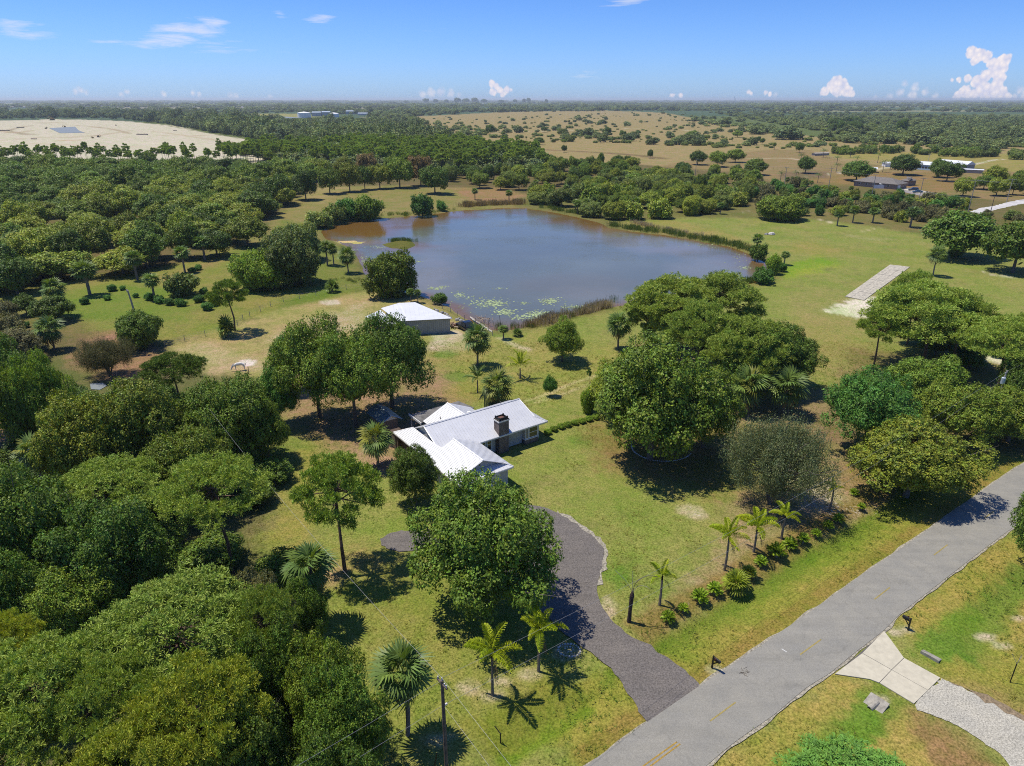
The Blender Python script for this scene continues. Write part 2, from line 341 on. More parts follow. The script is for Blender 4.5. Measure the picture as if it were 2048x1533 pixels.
paint([(1380, 690), (1560, 640), (1700, 640), (1700, 730), (1500, 760)], alb(168, 150, 98), soft=5, w=.5, sp=.12)
stroke([(1720, 465), (1760, 455), (1790, 452)], 1.6, alb(200, 190, 150), soft=.8, w=.7)
stroke([(1480, 425), (1505, 420)], 3, SAND, soft=1)
stroke([(1610, 434), (1640, 440), (1665, 446)], 1.6, alb(215, 205, 180), soft=.8)
stroke([(1690, 470), (1740, 478), (1790, 476)], 5, alb(178, 170, 130), soft=2, w=.6, sp=.3)
stroke([(1960, 540), (1985, 550), (2040, 555)], .9, SAND, soft=.4, w=.7)
paint([(1640, 622), (1660, 610), (1720, 590), (1800, 600), (1760, 640), (1700, 632)], alb(232, 224, 212), soft=1.2, amp=3)
stroke([(1860, 680), (1900, 695), (1940, 708), (1985, 718), (2040, 735)], 3.2, alb(228, 220, 206), soft=.9)
# left field and barn lawn
paint([(-300, 590), (110, 565), (330, 535), (440, 505), (560, 480), (640, 520), (740, 565), (720, 600), (520, 640), (320, 690), (200, 680), (60, 650), (-300, 680)], alb(142, 142, 74), soft=3)
paint([(100, 590), (250, 570), (420, 590), (380, 640), (250, 650), (120, 640)], alb(118, 138, 56), soft=3, w=.8)
paint([(560, 600), (690, 560), (745, 570), (640, 605), (540, 640)], alb(104, 128, 50), soft=2, w=.8)
paint([(480, 500), (560, 480), (620, 500), (600, 580), (480, 590)], alb(110, 132, 56), soft=3, w=.7)
stroke([(330, 560), (385, 545), (430, 520)], 5, alb(170, 135, 110), soft=2, w=.5, sp=.2)
paint([(160, 670), (260, 655), (330, 700), (310, 760), (190, 770), (150, 720)], alb(160, 128, 100), soft=2, sp=.35)
paint([(0, 620), (160, 640), (200, 700), (100, 700), (0, 680)], WOODF, soft=3, w=.7)
BARN = alb(172, 160, 108)
paint([(335, 692), (440, 655), (560, 618), (680, 592), (760, 575), (830, 572), (900, 600), (955, 640), (1010, 672), (1000, 700), (880, 690), (740, 650), (560, 760), (440, 745), (340, 720)], BARN, soft=2, sp=.25)
paint([(520, 680), (640, 630), (740, 600), (740, 650), (600, 700), (560, 740)], alb(184, 168, 130), soft=3, w=.8, sp=.75)
paint([(345, 700), (420, 680), (520, 720), (560, 740), (430, 742)], alb(186, 170, 132), soft=2, w=.8, sp=.6)
paint([(480, 722), (500, 718), (512, 722), (508, 730), (488, 732)], alb(228, 222, 214), soft=.5)
spot(425, 665, 50, 18, alb(140, 146, 70), soft=2, w=.6); spot(660, 605, 22, 6, SAND, soft=.6, w=.7, sp=.8); spot(870, 595, 30, 6, alb(170, 140, 115), soft=1, sp=.5)
paint([(-100, 740), (60, 760), (60, 950), (-100, 1020)], alb(166, 138, 110), soft=2, sp=.25)
paint([(-100, 900), (50, 900), (45, 970), (-100, 980)], alb(150, 122, 92), soft=2)
# home lawn: worn, sandy and lush places
paint([(868, 672), (910, 662), (960, 690), (900, 705), (850, 700), (862, 690)], alb(206, 194, 174), soft=1.2, sp=.6)
paint([(560, 760), (700, 700), (830, 690), (900, 740), (930, 800), (900, 830), (780, 900), (640, 900), (560, 830)], alb(160, 136, 104), soft=3, sp=.25)
paint([(700, 860), (900, 880), (880, 930), (760, 950), (690, 900)], alb(170, 144, 116), soft=1.2, sp=.2)
spot(700, 880, 55, 14, alb(162, 138, 106), soft=2); spot(940, 780, 45, 16, alb(164, 150, 84), soft=2, w=.7)
paint([(810, 720), (920, 680), (1100, 660), (1230, 700), (1200, 770), (1080, 800), (960, 760), (880, 740)], alb(158, 154, 86), soft=4, w=.7, sp=.1)
stroke([(1215, 745), (1150, 765), (1090, 790), (1040, 805), (960, 820)], .55, alb(206, 196, 150), soft=.4, w=.8)
stroke([(1210, 757), (1160, 775), (1120, 790), (1070, 805)], .5, alb(206, 196, 150), soft=.4, w=.7)
stroke([(1000, 675), (1030, 690), (1060, 700)], 1.2, alb(208, 198, 170), soft=.8, w=.6, sp=.6)
for (x, y, rx, ry) in ((910, 753, 22, 9), (890, 708, 22, 7), (1000, 668, 16, 6), (1148, 590, 10, 4), (1245, 1150, 20, 14), (1165, 880, 20, 7)):
    spot(x, y, rx, ry, alb(96, 136, 44), soft=1, w=.7)
paint([(580, 900), (640, 880), (640, 1000), (600, 1100), (560, 1080)], alb(158, 148, 78), soft=2, w=.7)
paint([(640, 1120), (760, 1160), (900, 1160), (960, 1200), (900, 1260), (760, 1250), (660, 1200)], alb(132, 142, 62), soft=3, w=.75)
paint([(740, 1250), (1000, 1280), (1100, 1420), (900, 1480), (760, 1420)], alb(146, 148, 76), soft=3, w=.7)
spot(660, 1150, 30, 22, alb(170, 150, 110), soft=1.2, sp=.4); spot(745, 1130, 60, 30, alb(160, 140, 90), soft=2, w=.6)
for (x, y, rx, ry) in ((1380, 1020, 22, 9), (1395, 1032, 16, 5), (935, 1375, 16, 7), (880, 1480, 26, 12), (1135, 1305, 22, 14), (1185, 1240, 10, 9), (1215, 1215, 14, 20), (1060, 1348, 16, 7), (985, 1392, 20, 5), (1400, 1165, 22, 6), (1000, 1365, 12, 4)):
    spot(x, y, rx, ry, alb(196, 184, 156), soft=.5, w=.7, sp=.8)
paint([(1450, 1010), (1560, 940), (1700, 950), (1790, 1010), (1700, 1050), (1560, 1080), (1440, 1190), (1340, 1250), (1300, 1230), (1400, 1150), (1480, 1060)], alb(164, 146, 112), soft=1.6, w=.85, sp=.45)
paint([(1580, 960), (1700, 960), (1770, 1015), (1690, 1035), (1600, 1020)], alb(196, 182, 156), soft=1.6, w=.6, sp=.9)
paint([(1620, 830), (1700, 830), (1700, 960), (1620, 930)], alb(158, 136, 106), soft=2)
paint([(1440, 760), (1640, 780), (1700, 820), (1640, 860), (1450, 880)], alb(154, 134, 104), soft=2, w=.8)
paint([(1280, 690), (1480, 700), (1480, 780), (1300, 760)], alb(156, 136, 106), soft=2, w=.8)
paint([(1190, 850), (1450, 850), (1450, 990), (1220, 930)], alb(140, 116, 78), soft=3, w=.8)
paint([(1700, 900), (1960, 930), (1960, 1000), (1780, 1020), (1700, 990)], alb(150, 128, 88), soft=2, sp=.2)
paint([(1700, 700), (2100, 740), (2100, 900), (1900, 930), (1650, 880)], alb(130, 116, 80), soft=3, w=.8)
# verges: straw coloured outside, green swale in the middle
ELs = [(1171, 1533), (1303, 1439), (1405, 1369), (1518, 1294), (1655, 1200), (1788, 1107), (1895, 1032), (1991, 964), (2048, 927)]
def along(off, pts, wd, c, **k):      # a band parallel to the road
    w_ = [P2(*p) for p in pts]; o = []
    for i, p in enumerate(w_):
        t = w_[min(i + 1, len(w_) - 1)] - w_[max(i - 1, 0)]; t /= np.linalg.norm(t); o.append(p + np.array([-t[1], t[0]]) * off)
    L = []; R = []
    for i, p in enumerate(o):
        t = o[min(i + 1, len(o) - 1)] - o[max(i - 1, 0)]; t /= np.linalg.norm(t); n = np.array([-t[1], t[0]]) * wd / 2
        L.append(tuple(p + n)); R.append(tuple(p - n))
    paint(L + R[::-1], c, world=True, **k)
along(2.6, ELs, 6.5, alb(154, 150, 72), soft=1.0, amp=2)
along(4.2, ELs[2:7], 1.8, alb(134, 144, 60), soft=.8, amp=2)
along(5.2, ELs[1:8], 1.0, alb(112, 134, 48), soft=.6, amp=1.6, w=.85)
along(7.6, ELs[2:7], 2.4, alb(146, 128, 78), soft=.8, amp=1)
along(4.4, [(1060, 1610), (1171, 1533), (1250, 1476)], 1.8, alb(112, 140, 40), soft=.7, amp=.8)
along(6.2, [(1060, 1610), (1171, 1533), (1250, 1476)], 3, alb(138, 140, 62), soft=1)
along(.9, ELs, 1.2, alb(150, 136, 70), soft=.4, amp=.5)
paint([(1230, 1330), (1300, 1300), (1400, 1360), (1330, 1380), (1250, 1340)], alb(158, 140, 76), soft=1)
ERs = [(1411, 1533), (1470, 1485), (1548, 1431), (1612, 1377), (1661, 1345), (1706, 1309), (1768, 1261), (1802, 1227), (1878, 1168), (1966, 1100), (2048, 1040)]
paint([(1411, 1560), (1661, 1350), (1800, 1400), (1980, 1560), (1980, 1700), (1380, 1700)], alb(166, 156, 82), soft=1)
paint([(1800, 1232), (1966, 1105), (2100, 1050), (2300, 1300), (2200, 1500), (1990, 1450), (1890, 1350)], alb(160, 152, 76), soft=1)
along(-4.3, [(1470, 1485), (1612, 1377), (1690, 1320)], 2.4, alb(120, 142, 58), soft=.9, amp=2)
along(-4.8, [(1800, 1250), (1878, 1168), (1966, 1100)], 2.6, alb(118, 140, 58), soft=.9, amp=2)
spot(1725, 1450, 34, 40, alb(108, 142, 50), soft=.8, amp=2); spot(1880, 1290, 36, 22, alb(112, 142, 54), soft=.8, amp=2); spot(1930, 1240, 40, 22, alb(112, 144, 48), soft=1)
paint([(1820, 1420), (1880, 1440), (2000, 1540), (1900, 1560), (1830, 1470)], alb(150, 128, 84), soft=.8, sp=.2)
paint([(1890, 1360), (2048, 1440), (2100, 1470), (2100, 1400), (1960, 1370)], alb(160, 142, 92), soft=.8, w=.8, sp=.15)
for (x, y, rx, ry) in ((1790, 1265, 9, 5), (2000, 1290, 14, 5), (1975, 1270, 18, 7), (2035, 1235, 10, 4), (1812, 1258, 10, 4), (1765, 1400, 14, 8), (1428, 1338, 9, 5)):
    spot(x, y, rx, ry, alb(206, 196, 172), soft=.35, w=.7, sp=.6)
paint([(1040, 395), (1200, 400), (1520, 415), (1530, 437), (1380, 436), (1300, 440), (1210, 448), (1150, 436), (1090, 424), (1040, 418)], alb(122, 120, 72), soft=3)
paint([(1500, 400), (1700, 410), (1880, 440), (1900, 475), (1800, 462), (1640, 440), (1500, 428)], alb(130, 122, 76), soft=3)
paint([(560, 440), (650, 452), (660, 480), (700, 492), (730, 540), (760, 575), (700, 585), (600, 560), (540, 500)], alb(124, 132, 66), soft=2)
# pond bed
LAKE = [(655, 478), (700, 492), (716, 515), (727, 540), (750, 562), (800, 580), (842, 590), (872, 602), (905, 616), (925, 632), (953, 646), (985, 658), (1010, 661), (1060, 650), (1120, 636), (1180, 622), (1222, 612), (1262, 606), (1320, 596), (1400, 585), (1480, 569), (1520, 562), (1542, 553), (1548, 541), (1530, 525), (1500, 508), (1460, 493), (1400, 482), (1330, 470), (1262, 462), (1215, 455), (1203, 446), (1150, 433), (1090, 421), (1040, 415), (960, 418), (905, 422), (850, 430), (760, 437), (720, 441), (672, 449), (640, 462)]
lakew = wp(LAKE)
bx = (np.abs(GX) < 260) & (GY > 60) & (GY < 420)
dl = np.full(GX.shape, -1e3); dl[bx] = sdist(GX[bx], GY[bx], lakew) + (big[1][bx] - .5) * 1.6 + (big[2][bx] - .5) * .8
m = dl > -3
GZ[m] = -0.55 * np.clip((dl[m] + 1.2) / 2.4, 0, 1) - 0.5 * np.clip(dl[m] / 8, 0, 1)
e = np.exp(-((dl + 1.5) / 1.6) ** 2) * bx
e2 = np.clip(e * (0.5 + big[1]), 0, 1)[..., None] * .75
col[:] = col * (1 - e2) + np.array(alb(128, 122, 74)) * e2
isl = [wp([(765, 488), (800, 480), (822, 482), (830, 490), (812, 497), (780, 494)]), wp([(668, 479), (700, 478), (735, 481), (742, 485), (715, 488), (690, 487), (672, 483)])]
for k, pl in enumerate(isl):
    d = np.full(GX.shape, -1e3); d[bx] = sdist(GX[bx], GY[bx], pl)
    up = np.clip((d + 3.0) / 4.0, 0, 1); GZ[:] = np.maximum(GZ, GZ * (1 - up) + ((0.16, 0.03)[k]) * up) if k == 0 else np.where(d > -6, np.maximum(GZ, GZ * (1 - up) - 0.23 * up), GZ)
    kk = np.clip(d / 1.5 + .7, 0, 1)[..., None]
    col[:] = col * (1 - kk) + np.array((alb(110, 110, 50), alb(214, 190, 140))[k]) * kk
# swales along the road
def dip(off, pts, wd, dep):
    w_ = [P2(*p) for p in pts]; o = []
    for i, p in enumerate(w_):
        t = w_[min(i + 1, len(w_) - 1)] - w_[max(i - 1, 0)]; t /= np.linalg.norm(t); o.append(p + np.array([-t[1], t[0]]) * off)
    b2 = (RR > 20) & (RR < 200); x = GX[b2]; y = GY[b2]; d = np.full(x.shape, 1e9)
    for a, b in zip(o[:-1], o[1:]):
        e_ = b - a; t = np.clip(((x - a[0]) * e_[0] + (y - a[1]) * e_[1]) / (e_ @ e_), 0, 1)
        d = np.minimum(d, np.hypot(x - a[0] - t * e_[0], y - a[1] - t * e_[1]))
    GZ[b2] -= dep * np.exp(-(d / wd) ** 2)
dip(5.0, ELs[2:7], 1.6, 0.5); dip(4.4, [(1100, 1583), (1171, 1533), (1250, 1476)], 1.4, 0.4)
dip(-4.6, [(1830, 1240), (1878, 1168), (1966, 1100)], 1.5, 0.4)
GZ[(GZ > -0.02) & (RR < 200)] += 0
GZ += np.where((RR < 300) & (dl < -4), (big[1] - .5) * 0.10, 0) - 0.05 * (RR < 300)
V = np.stack([GX, GY, GZ], -1).reshape(-1, 3)
i = np.arange(NR - 1)[:, None] * NA; j = np.arange(NA)[None]; j2 = (j + 1) % NA
F = np.stack([i + j, i + NA + j, i + NA + j2, i + j2], -1).reshape(-1, 4)[:, ::-1]
gm, t, b = new_mat('grass_and_soil')
at = t.nodes.new('ShaderNodeAttribute'); at.attribute_name = 'tint'
tc = t.nodes.new('ShaderNodeTexCoord').outputs['Object']
f1 = noise_node(t, 5.5, 5, .75, tc); f2 = noise_node(t, .9, 5, .65, tc); f3 = noise_node(t, .11, 4, .6, tc)
c = mixc(t, rampf(t, f1, .33, .67), (.40, .44, .30), (1.68, 1.60, 1.60)); c = mixc(t, 1.0, at.outputs['Color'], c, 'MULTIPLY')
c = mixc(t, 1.0, c, mixc(t, rampf(t, f2, .35, .65), (.84, .94, .70), (1.14, 1.05, 1.10)), 'MULTIPLY')
c = mixc(t, 1.0, c, mixc(t, rampf(t, f3, .35, .65), (.84, .98, .74), (1.14, 1.03, 1.20)), 'MULTIPLY')
s1 = noise_node(t, 2.6, 6, .72, tc)
thr = M('SUBTRACT', M('ADD', s1, M('MULTIPLY', at.outputs['Alpha'], .42, nt_=t), nt_=t), .80, nt_=t)
c = mixc(t, M('MULTIPLY', thr, 9, nt_=t, clamp=True), c, alb(222, 210, 188))
t.links.new(c, b.inputs['Base Color']); b.inputs['Roughness'].default_value = .95; b.inputs['Specular IOR Level'].default_value = .1
bn = t.nodes.new('ShaderNodeBump'); bn.inputs['Strength'].default_value = .55; bn.inputs['Distance'].default_value = .12
t.links.new(M('ADD', f1, M('MULTIPLY', f2, .8, nt_=t), nt_=t), bn.inputs['Height']); t.links.new(bn.outputs[0], b.inputs['Normal'])
tn = np.concatenate([np.clip(col, 0, 1), spk[..., None]], -1).reshape(-1, 4)
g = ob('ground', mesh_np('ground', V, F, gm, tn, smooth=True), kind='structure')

# ------------------------------------------------------------------ water
def water_mat(name, shallow=True):
    m, t, b = new_mat(name); tc = t.nodes.new('ShaderNodeTexCoord').outputs['Object']
    if shallow:
        at = t.nodes.new('ShaderNodeAttribute'); at.attribute_name = 'tint'; t.links.new(at.outputs['Color'], b.inputs['Base Color'])
    else: b.inputs['Base Color'].default_value = (.20, .22, .22, 1)
    b.inputs['Roughness'].default_value = .07; b.inputs['IOR'].default_value = 1.33; b.inputs['Specular IOR Level'].default_value = .5
    mp = t.nodes.new('ShaderNodeMapping'); mp.inputs['Scale'].default_value = (1.0, 1.7, 1); mp.inputs['Rotation'].default_value = (0, 0, .5); t.links.new(tc, mp.inputs[0])
    bn = t.nodes.new('ShaderNodeBump'); bn.inputs['Distance'].default_value = .12
    if not shallow: b.inputs['Roughness'].default_value = .5; b.inputs['Specular IOR Level'].default_value = .2; return m
    w1 = noise_node(t, 1.1, 4, .6, mp.outputs[0]); w2 = noise_node(t, .035, 4, .6, mp.outputs[0])
    t.links.new(M('MULTIPLY', M('ADD', rampf(t, w2, .38, .62), .15, nt_=t), .5, nt_=t), bn.inputs['Strength']); t.links.new(w1, bn.inputs['Height']); t.links.new(bn.outputs[0], b.inputs['Normal'])
    return m
xs = np.arange(-110, 150, 1.0); yv = np.arange(95, 330, 1.0)
WX, WY = np.meshgrid(xs, yv, indexing='ij'); WX = WX + WY * 0
d = sdist(WX, WY, lakew) + (fbm(WX / 9, WY / 9, 11) - .5) * 1.6
keep = d > -4.5
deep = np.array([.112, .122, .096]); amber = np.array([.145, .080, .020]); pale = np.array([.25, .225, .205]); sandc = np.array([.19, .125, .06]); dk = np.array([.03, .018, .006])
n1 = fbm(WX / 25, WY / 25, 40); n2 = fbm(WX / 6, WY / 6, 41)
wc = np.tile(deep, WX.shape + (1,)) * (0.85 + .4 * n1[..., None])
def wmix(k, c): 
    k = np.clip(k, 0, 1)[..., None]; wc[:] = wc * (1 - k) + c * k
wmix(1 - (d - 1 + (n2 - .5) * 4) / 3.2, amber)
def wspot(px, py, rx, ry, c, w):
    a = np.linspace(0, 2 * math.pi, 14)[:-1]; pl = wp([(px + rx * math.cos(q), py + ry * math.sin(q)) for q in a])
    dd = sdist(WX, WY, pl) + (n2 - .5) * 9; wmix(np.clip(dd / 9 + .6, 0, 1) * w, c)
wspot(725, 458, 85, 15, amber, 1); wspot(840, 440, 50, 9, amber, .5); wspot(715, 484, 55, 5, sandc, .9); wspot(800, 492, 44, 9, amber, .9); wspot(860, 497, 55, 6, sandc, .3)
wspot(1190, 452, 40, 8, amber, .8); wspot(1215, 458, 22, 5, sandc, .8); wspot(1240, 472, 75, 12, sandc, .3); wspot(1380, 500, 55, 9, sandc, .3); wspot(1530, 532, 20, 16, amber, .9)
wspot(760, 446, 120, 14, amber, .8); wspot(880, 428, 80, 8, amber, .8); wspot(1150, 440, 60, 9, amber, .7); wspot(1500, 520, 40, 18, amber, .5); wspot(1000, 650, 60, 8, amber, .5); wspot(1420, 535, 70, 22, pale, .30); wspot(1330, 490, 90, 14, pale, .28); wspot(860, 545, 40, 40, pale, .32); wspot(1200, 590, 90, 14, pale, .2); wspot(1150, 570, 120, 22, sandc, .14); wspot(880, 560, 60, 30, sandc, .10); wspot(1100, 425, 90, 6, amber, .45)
idx = np.arange(WX.size).reshape(WX.shape)
fk = keep[:-1, :-1] | keep[1:, 1:]
F = np.stack([idx[:-1, :-1], idx[1:, :-1], idx[1:, 1:], idx[:-1, 1:]], -1)[fk]
V = np.stack([WX, WY, np.full(WX.shape, -0.30)], -1).reshape(-1, 3)
u_, inv = np.unique(F, return_inverse=True)
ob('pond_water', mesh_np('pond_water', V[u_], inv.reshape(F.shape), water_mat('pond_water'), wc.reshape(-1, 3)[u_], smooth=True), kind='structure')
wat2 = water_mat('clear_water', False)
def flat(name, poly, mat, z=0.004, world=False, kind='structure', parent=None, th=0.0):
    pl = poly if world else wp(poly)
    A = sum(pl[i][0] * pl[(i + 1) % len(pl)][1] - pl[(i + 1) % len(pl)][0] * pl[i][1] for i in range(len(pl)))
    if A < 0: pl = pl[::-1]
    mb = MB()
    if th: mb.prism(pl, z - th, z)
    else: mb.add([(p[0], p[1], z) for p in pl], [tuple(range(len(pl)))])
    return ob(name, mb.mesh(name, mat), parent, **({'kind': kind} if kind and not parent else {}))
flat('site_pond_water', [(98, 257), (150, 254), (158, 262), (170, 266), (120, 267)], wat2, .25)
flat('ditch_water', [(180, 768), (206, 766), (214, 772), (200, 780), (182, 779)], wat2, .02)
flat('retention_pond_water', [(495, 234), (560, 233), (600, 236), (540, 238)], wat2, .25)

# ------------------------------------------------------------------ road, drive, paving
def ribbon(name, Lp, Rp, mat, z, k=6, jag=0, seed=0):
    L = catmull([P2(*p) for p in Lp], k); R = catmull([P2(*p) for p in Rp], k)
    n = max(len(L), len(R)); 
    def res(q, m):
        q = np.array(q); s = np.concatenate([[0], np.cumsum(np.linalg.norm(np.diff(q, axis=0), axis=1))]); u = np.linspace(0, s[-1], m)
        return np.stack([np.interp(u, s, q[:, 0]), np.interp(u, s, q[:, 1])], 1)
    m = 220; L = res(L, m); R = res(R, m); rs = np.random.RandomState(seed)
    if jag:
        def sm(a): 
            for _ in range(2): a = np.convolve(np.pad(a, 1, 'edge'), [.25, .5, .25], 'valid')
            return a
        dirn = (R - L) / np.linalg.norm(R - L, axis=1)[:, None]
        L = L + dirn * (sm(rs.randn(m)) * jag)[:, None]; R = R + dirn * (sm(rs.randn(m)) * jag)[:, None]
    V = [(p[0], p[1], z) for p in L] + [(p[0], p[1], z) for p in R]
    F = [(i, m + i, m + i + 1, i + 1) for i in range(m - 1)]
    F = [f if np.cross(np.array(V[f[1]])[:2] - np.array(V[f[0]])[:2], np.array(V[f[3]])[:2] - np.array(V[f[0]])[:2]) > 0 else f[::-1] for f in F]
    me = bpy.data.meshes.new(name); me.from_pydata(V, [], F); me.materials.append(mat)
    return ob(name, me, kind='structure')
def asphalt(name, c1, c2, fine=14, spk_=None, bump=.35):
    m, t, b = new_mat(name); tc = t.nodes.new('ShaderNodeTexCoord').outputs['Object']
    mp = t.nodes.new('ShaderNodeMapping'); mp.inputs['Rotation'].default_value = (0, 0, -math.radians(39)); mp.inputs['Scale'].default_value = (.12, 1.3, 1); t.links.new(tc, mp.inputs[0])
    a = noise_node(t, 1.0, 4, .6, mp.outputs[0]); f = noise_node(t, fine, 4, .8, tc); g_ = noise_node(t, .5, 4, .6, tc)
    c = mixc(t, rampf(t, a, .25, .75), c1, c2)
    c = mixc(t, 1.0, c, mixc(t, rampf(t, f, .35, .65), (.55,) * 3 if spk_ else (.78,) * 3, (1.5,) * 3 if spk_ else (1.22,) * 3), 'MULTIPLY')
    c = mixc(t, 1.0, c, mixc(t, rampf(t, g_, .3, .7), (.9, .9, .92), (1.08, 1.06, 1.04)), 'MULTIPLY')
    if spk_: c = mixc(t, rampf(t, noise_node(t, 9, 5, .8, tc), .68, .74), c, spk_)
    if not spk_:
        vo = t.nodes.new('ShaderNodeTexVoronoi'); vo.feature = 'DISTANCE_TO_EDGE'; vo.inputs['Scale'].default_value = .16
        vv = t.nodes.new('ShaderNodeVectorMath'); vv.operation = 'ADD'; t.links.new(tc, vv.inputs[0]); nn = t.nodes.new('ShaderNodeTexNoise'); nn.inputs['Scale'].default_value = 1.2; t.links.new(tc, nn.inputs[0]); t.links.new(nn.outputs['Color'], vv.inputs[1]); t.links.new(vv.outputs[0], vo.inputs[0])
        c = mixc(t, rampf(t, vo.outputs['Distance'], .004, .014), mixc(t, 1.0, c, (.92, .92, .92), 'MULTIPLY'), c)
        st = noise_node(t, .23, 5, .7, tc); c = mixc(t, rampf(t, st, .60, .75), c, mixc(t, 1.0, c, (.82, .82, .84), 'MULTIPLY'))
    t.links.new(c, b.inputs['Base Color']); b.inputs['Roughness'].default_value = .9; b.inputs['Specular IOR Level'].default_value = .2
    bn = t.nodes.new('ShaderNodeBump'); bn.inputs['Strength'].default_value = bump; bn.inputs['Distance'].default_value = .03
    t.links.new(f, bn.inputs['Height']); t.links.new(bn.outputs[0], b.inputs['Normal'])
    return m
L1 = [(1050, 1625), (1171.5, 1533), (1303, 1439), (1405, 1369), (1518, 1294), (1655, 1200), (1725, 1149), (1788, 1107.5), (1895, 1032), (1939, 1002), (1991, 964), (2048, 927.5), (2130, 880), (2300, 790)]
R1 = [(1300, 1625), (1412, 1533), (1470, 1484.6), (1547, 1431), (1612, 1377), (1661, 1346), (1706, 1309), (1768, 1261), (1802, 1227), (1878, 1168), (1966, 1100), (2048, 1040), (2130, 985), (2300, 880)]
def shift(pts, dx, dy): return [(x + dx, y + dy) for x, y in pts]
ribbon('road_shoulder', shift(L1, -2.4, -1.8), shift(R1, 4, 2.4), plain('shell_shoulder', alb(196, 188, 168), .9, .35, 4, bump=.4), .012, jag=.12, seed=3)
ribbon('road', L1, R1, asphalt('weathered_asphalt', alb(158, 156, 146), alb(170, 168, 158)), .045, jag=.012, seed=4)
yel = plain('worn_yellow_paint', alb(196, 160, 70), .7, .3, 8); yel2 = plain('faded_yellow_paint', alb(184, 166, 98), .7, .2, 8)
def dash(a, b, w, mat):
    p, q = P2(*a), P2(*b); t = (q - p) / np.linalg.norm(q - p); n = np.array([-t[1], t[0]]) * w / 2
    flat('road_marking', [tuple(p + n), tuple(p - n), tuple(q - n), tuple(q + n)], mat, .051, world=True)
dash((1240, 1567), (1354, 1485), .11, yel); dash((1256, 1567), (1360.5, 1489), .11, yel)
for a, b in (((1420, 1443.5), (1471, 1406)), ((1600, 1310.6), (1642, 1280)), ((1748.6, 1200), (1779.6, 1176)), ((1867.7, 1111.4), (1895, 1090.5)), ((1968, 1038), (1988, 1023)), ((2060, 972), (2080, 958))): dash(a, b, .12, yel2)
dash((1563, 1299), (1573, 1305), .08, plain('white_scuff', (.6, .6, .58), .7))
DRIVE = [(1398, 1376), (1370, 1340), (1300, 1293), (1240, 1257), (1206, 1217), (1194, 1180), (1200, 1143), (1209, 1105), (1190, 1078), (1152, 1048), (1115, 1028), (1060, 1010), (960, 1020), (900, 1060), (850, 1062), (800, 1063), (765, 1075), (768, 1094), (800, 1104), (850, 1102), (920, 1120), (1000, 1150), (1055, 1190), (1090, 1230), (1122, 1262), (1170, 1297), (1220, 1337), (1252, 1377), (1276, 1415), (1294, 1448)]
def jagged(pl, seed, amp=.12, step=.5):
    rs = np.random.RandomState(seed); out = []
    n = len(pl)
    for i in range(n):
        a = np.array(pl[i]); b_ = np.array(pl[(i + 1) % n]); k = max(1, int(np.linalg.norm(b_ - a) / step))
        for q in range(k): out.append(tuple(a + (b_ - a) * q / k + rs.randn(2) * amp))
    return out
flat('shell_edge', jagged(wp([(1115, 1022), (1160, 1046), (1200, 1076), (1216, 1102), (1212, 1140), (1203, 1170), (1190, 1170), (1195, 1130), (1196, 1105), (1175, 1075), (1120, 1040)]), 8), bpy.data.materials['shell_shoulder'], .008, world=True)
dcat = [tuple(p) for p in catmull([P2(*p) for p in DRIVE], 4)]
flat('gravel_driveway', jagged(dcat, 5, .10, .6), asphalt('dark_gravel', alb(118, 113, 108), alb(134, 128, 122), 7, alb(205, 200, 196), .9), .025, world=True)
flat('driveway_apron_edge', [(1296, 1445), (1400, 1374), (1410, 1366), (1400, 1385), (1308, 1447)], bpy.data.materials['shell_shoulder'], .03)
conc = plain('pale_concrete', alb(226, 218, 194), .85, .07, 1.6, bump=.1); conc2 = plain('grey_concrete', alb(190, 184, 170), .85, .18, 3, bump=.2)
ap = [(1768, 1263), (1782, 1281), (1808, 1317), (1881, 1357), (1828, 1409), (1758.5, 1367), (1740, 1360), (1669, 1349)]
A, B_, D_, E_ = (1768, 1263), (1724, 1307.6), (1669, 1349), (1808, 1317); Mx = (1783, 1341); G_ = (1758.5, 1367); H_ = (1881, 1357); I_ = (1856, 1382); J_ = (1828, 1409)
apr = ob('concrete_apron', MB().prism(wp([(1769, 1264.5), (1807, 1318.5), (1879, 1357.3), (1828, 1407), (1758.5, 1365.5), (1739, 1358.5), (1671.5, 1348)]), -.02, .03).mesh('concrete_apron', plain('joint_dark', (.12, .11, .10))), kind='structure')
def inset(pl, d):
    c = np.mean(pl, 0); return [tuple(np.array(p) + (c - np.array(p)) / np.linalg.norm(c - np.array(p)) * d) for p in pl]
for pl in ([A, B_, Mx, E_, (1782, 1281)], [B_, D_, (1740, 1360), G_, Mx], [E_, Mx, I_, H_], [Mx, G_, J_, I_]):
    q = wp(pl); 
    if sum(q[i][0] * q[(i + 1) % len(q)][1] - q[(i + 1) % len(q)][0] * q[i][1] for i in range(len(q))) < 0: q = q[::-1]
    part('slab', MB().prism(inset(q, .03), -.02, .06), conc, apr)
GD = [(1884, 1358), (1830, 1411), (1890, 1440), (1960, 1480), (2010, 1520), (2050, 1570), (2200, 1640), (2200, 1540), (2090, 1465), (2048, 1440), (1960, 1392)]
flat('gravel_drive', jagged([tuple(p) for p in catmull([P2(*q) for q in GD], 4)], 6, .06, .25), asphalt('pale_gravel', alb(190, 186, 170), alb(206, 202, 186), 8, alb(230, 226, 220), .8), .02, world=True)
flat('gravel_margin', jagged(wp([(1895, 1362), (1960, 1385), (2060, 1440), (2060, 1450), (1960, 1396)]), 9, .12), plain('leafy_gravel', alb(166, 146, 116), .9, .3, 5), .026, world=True)
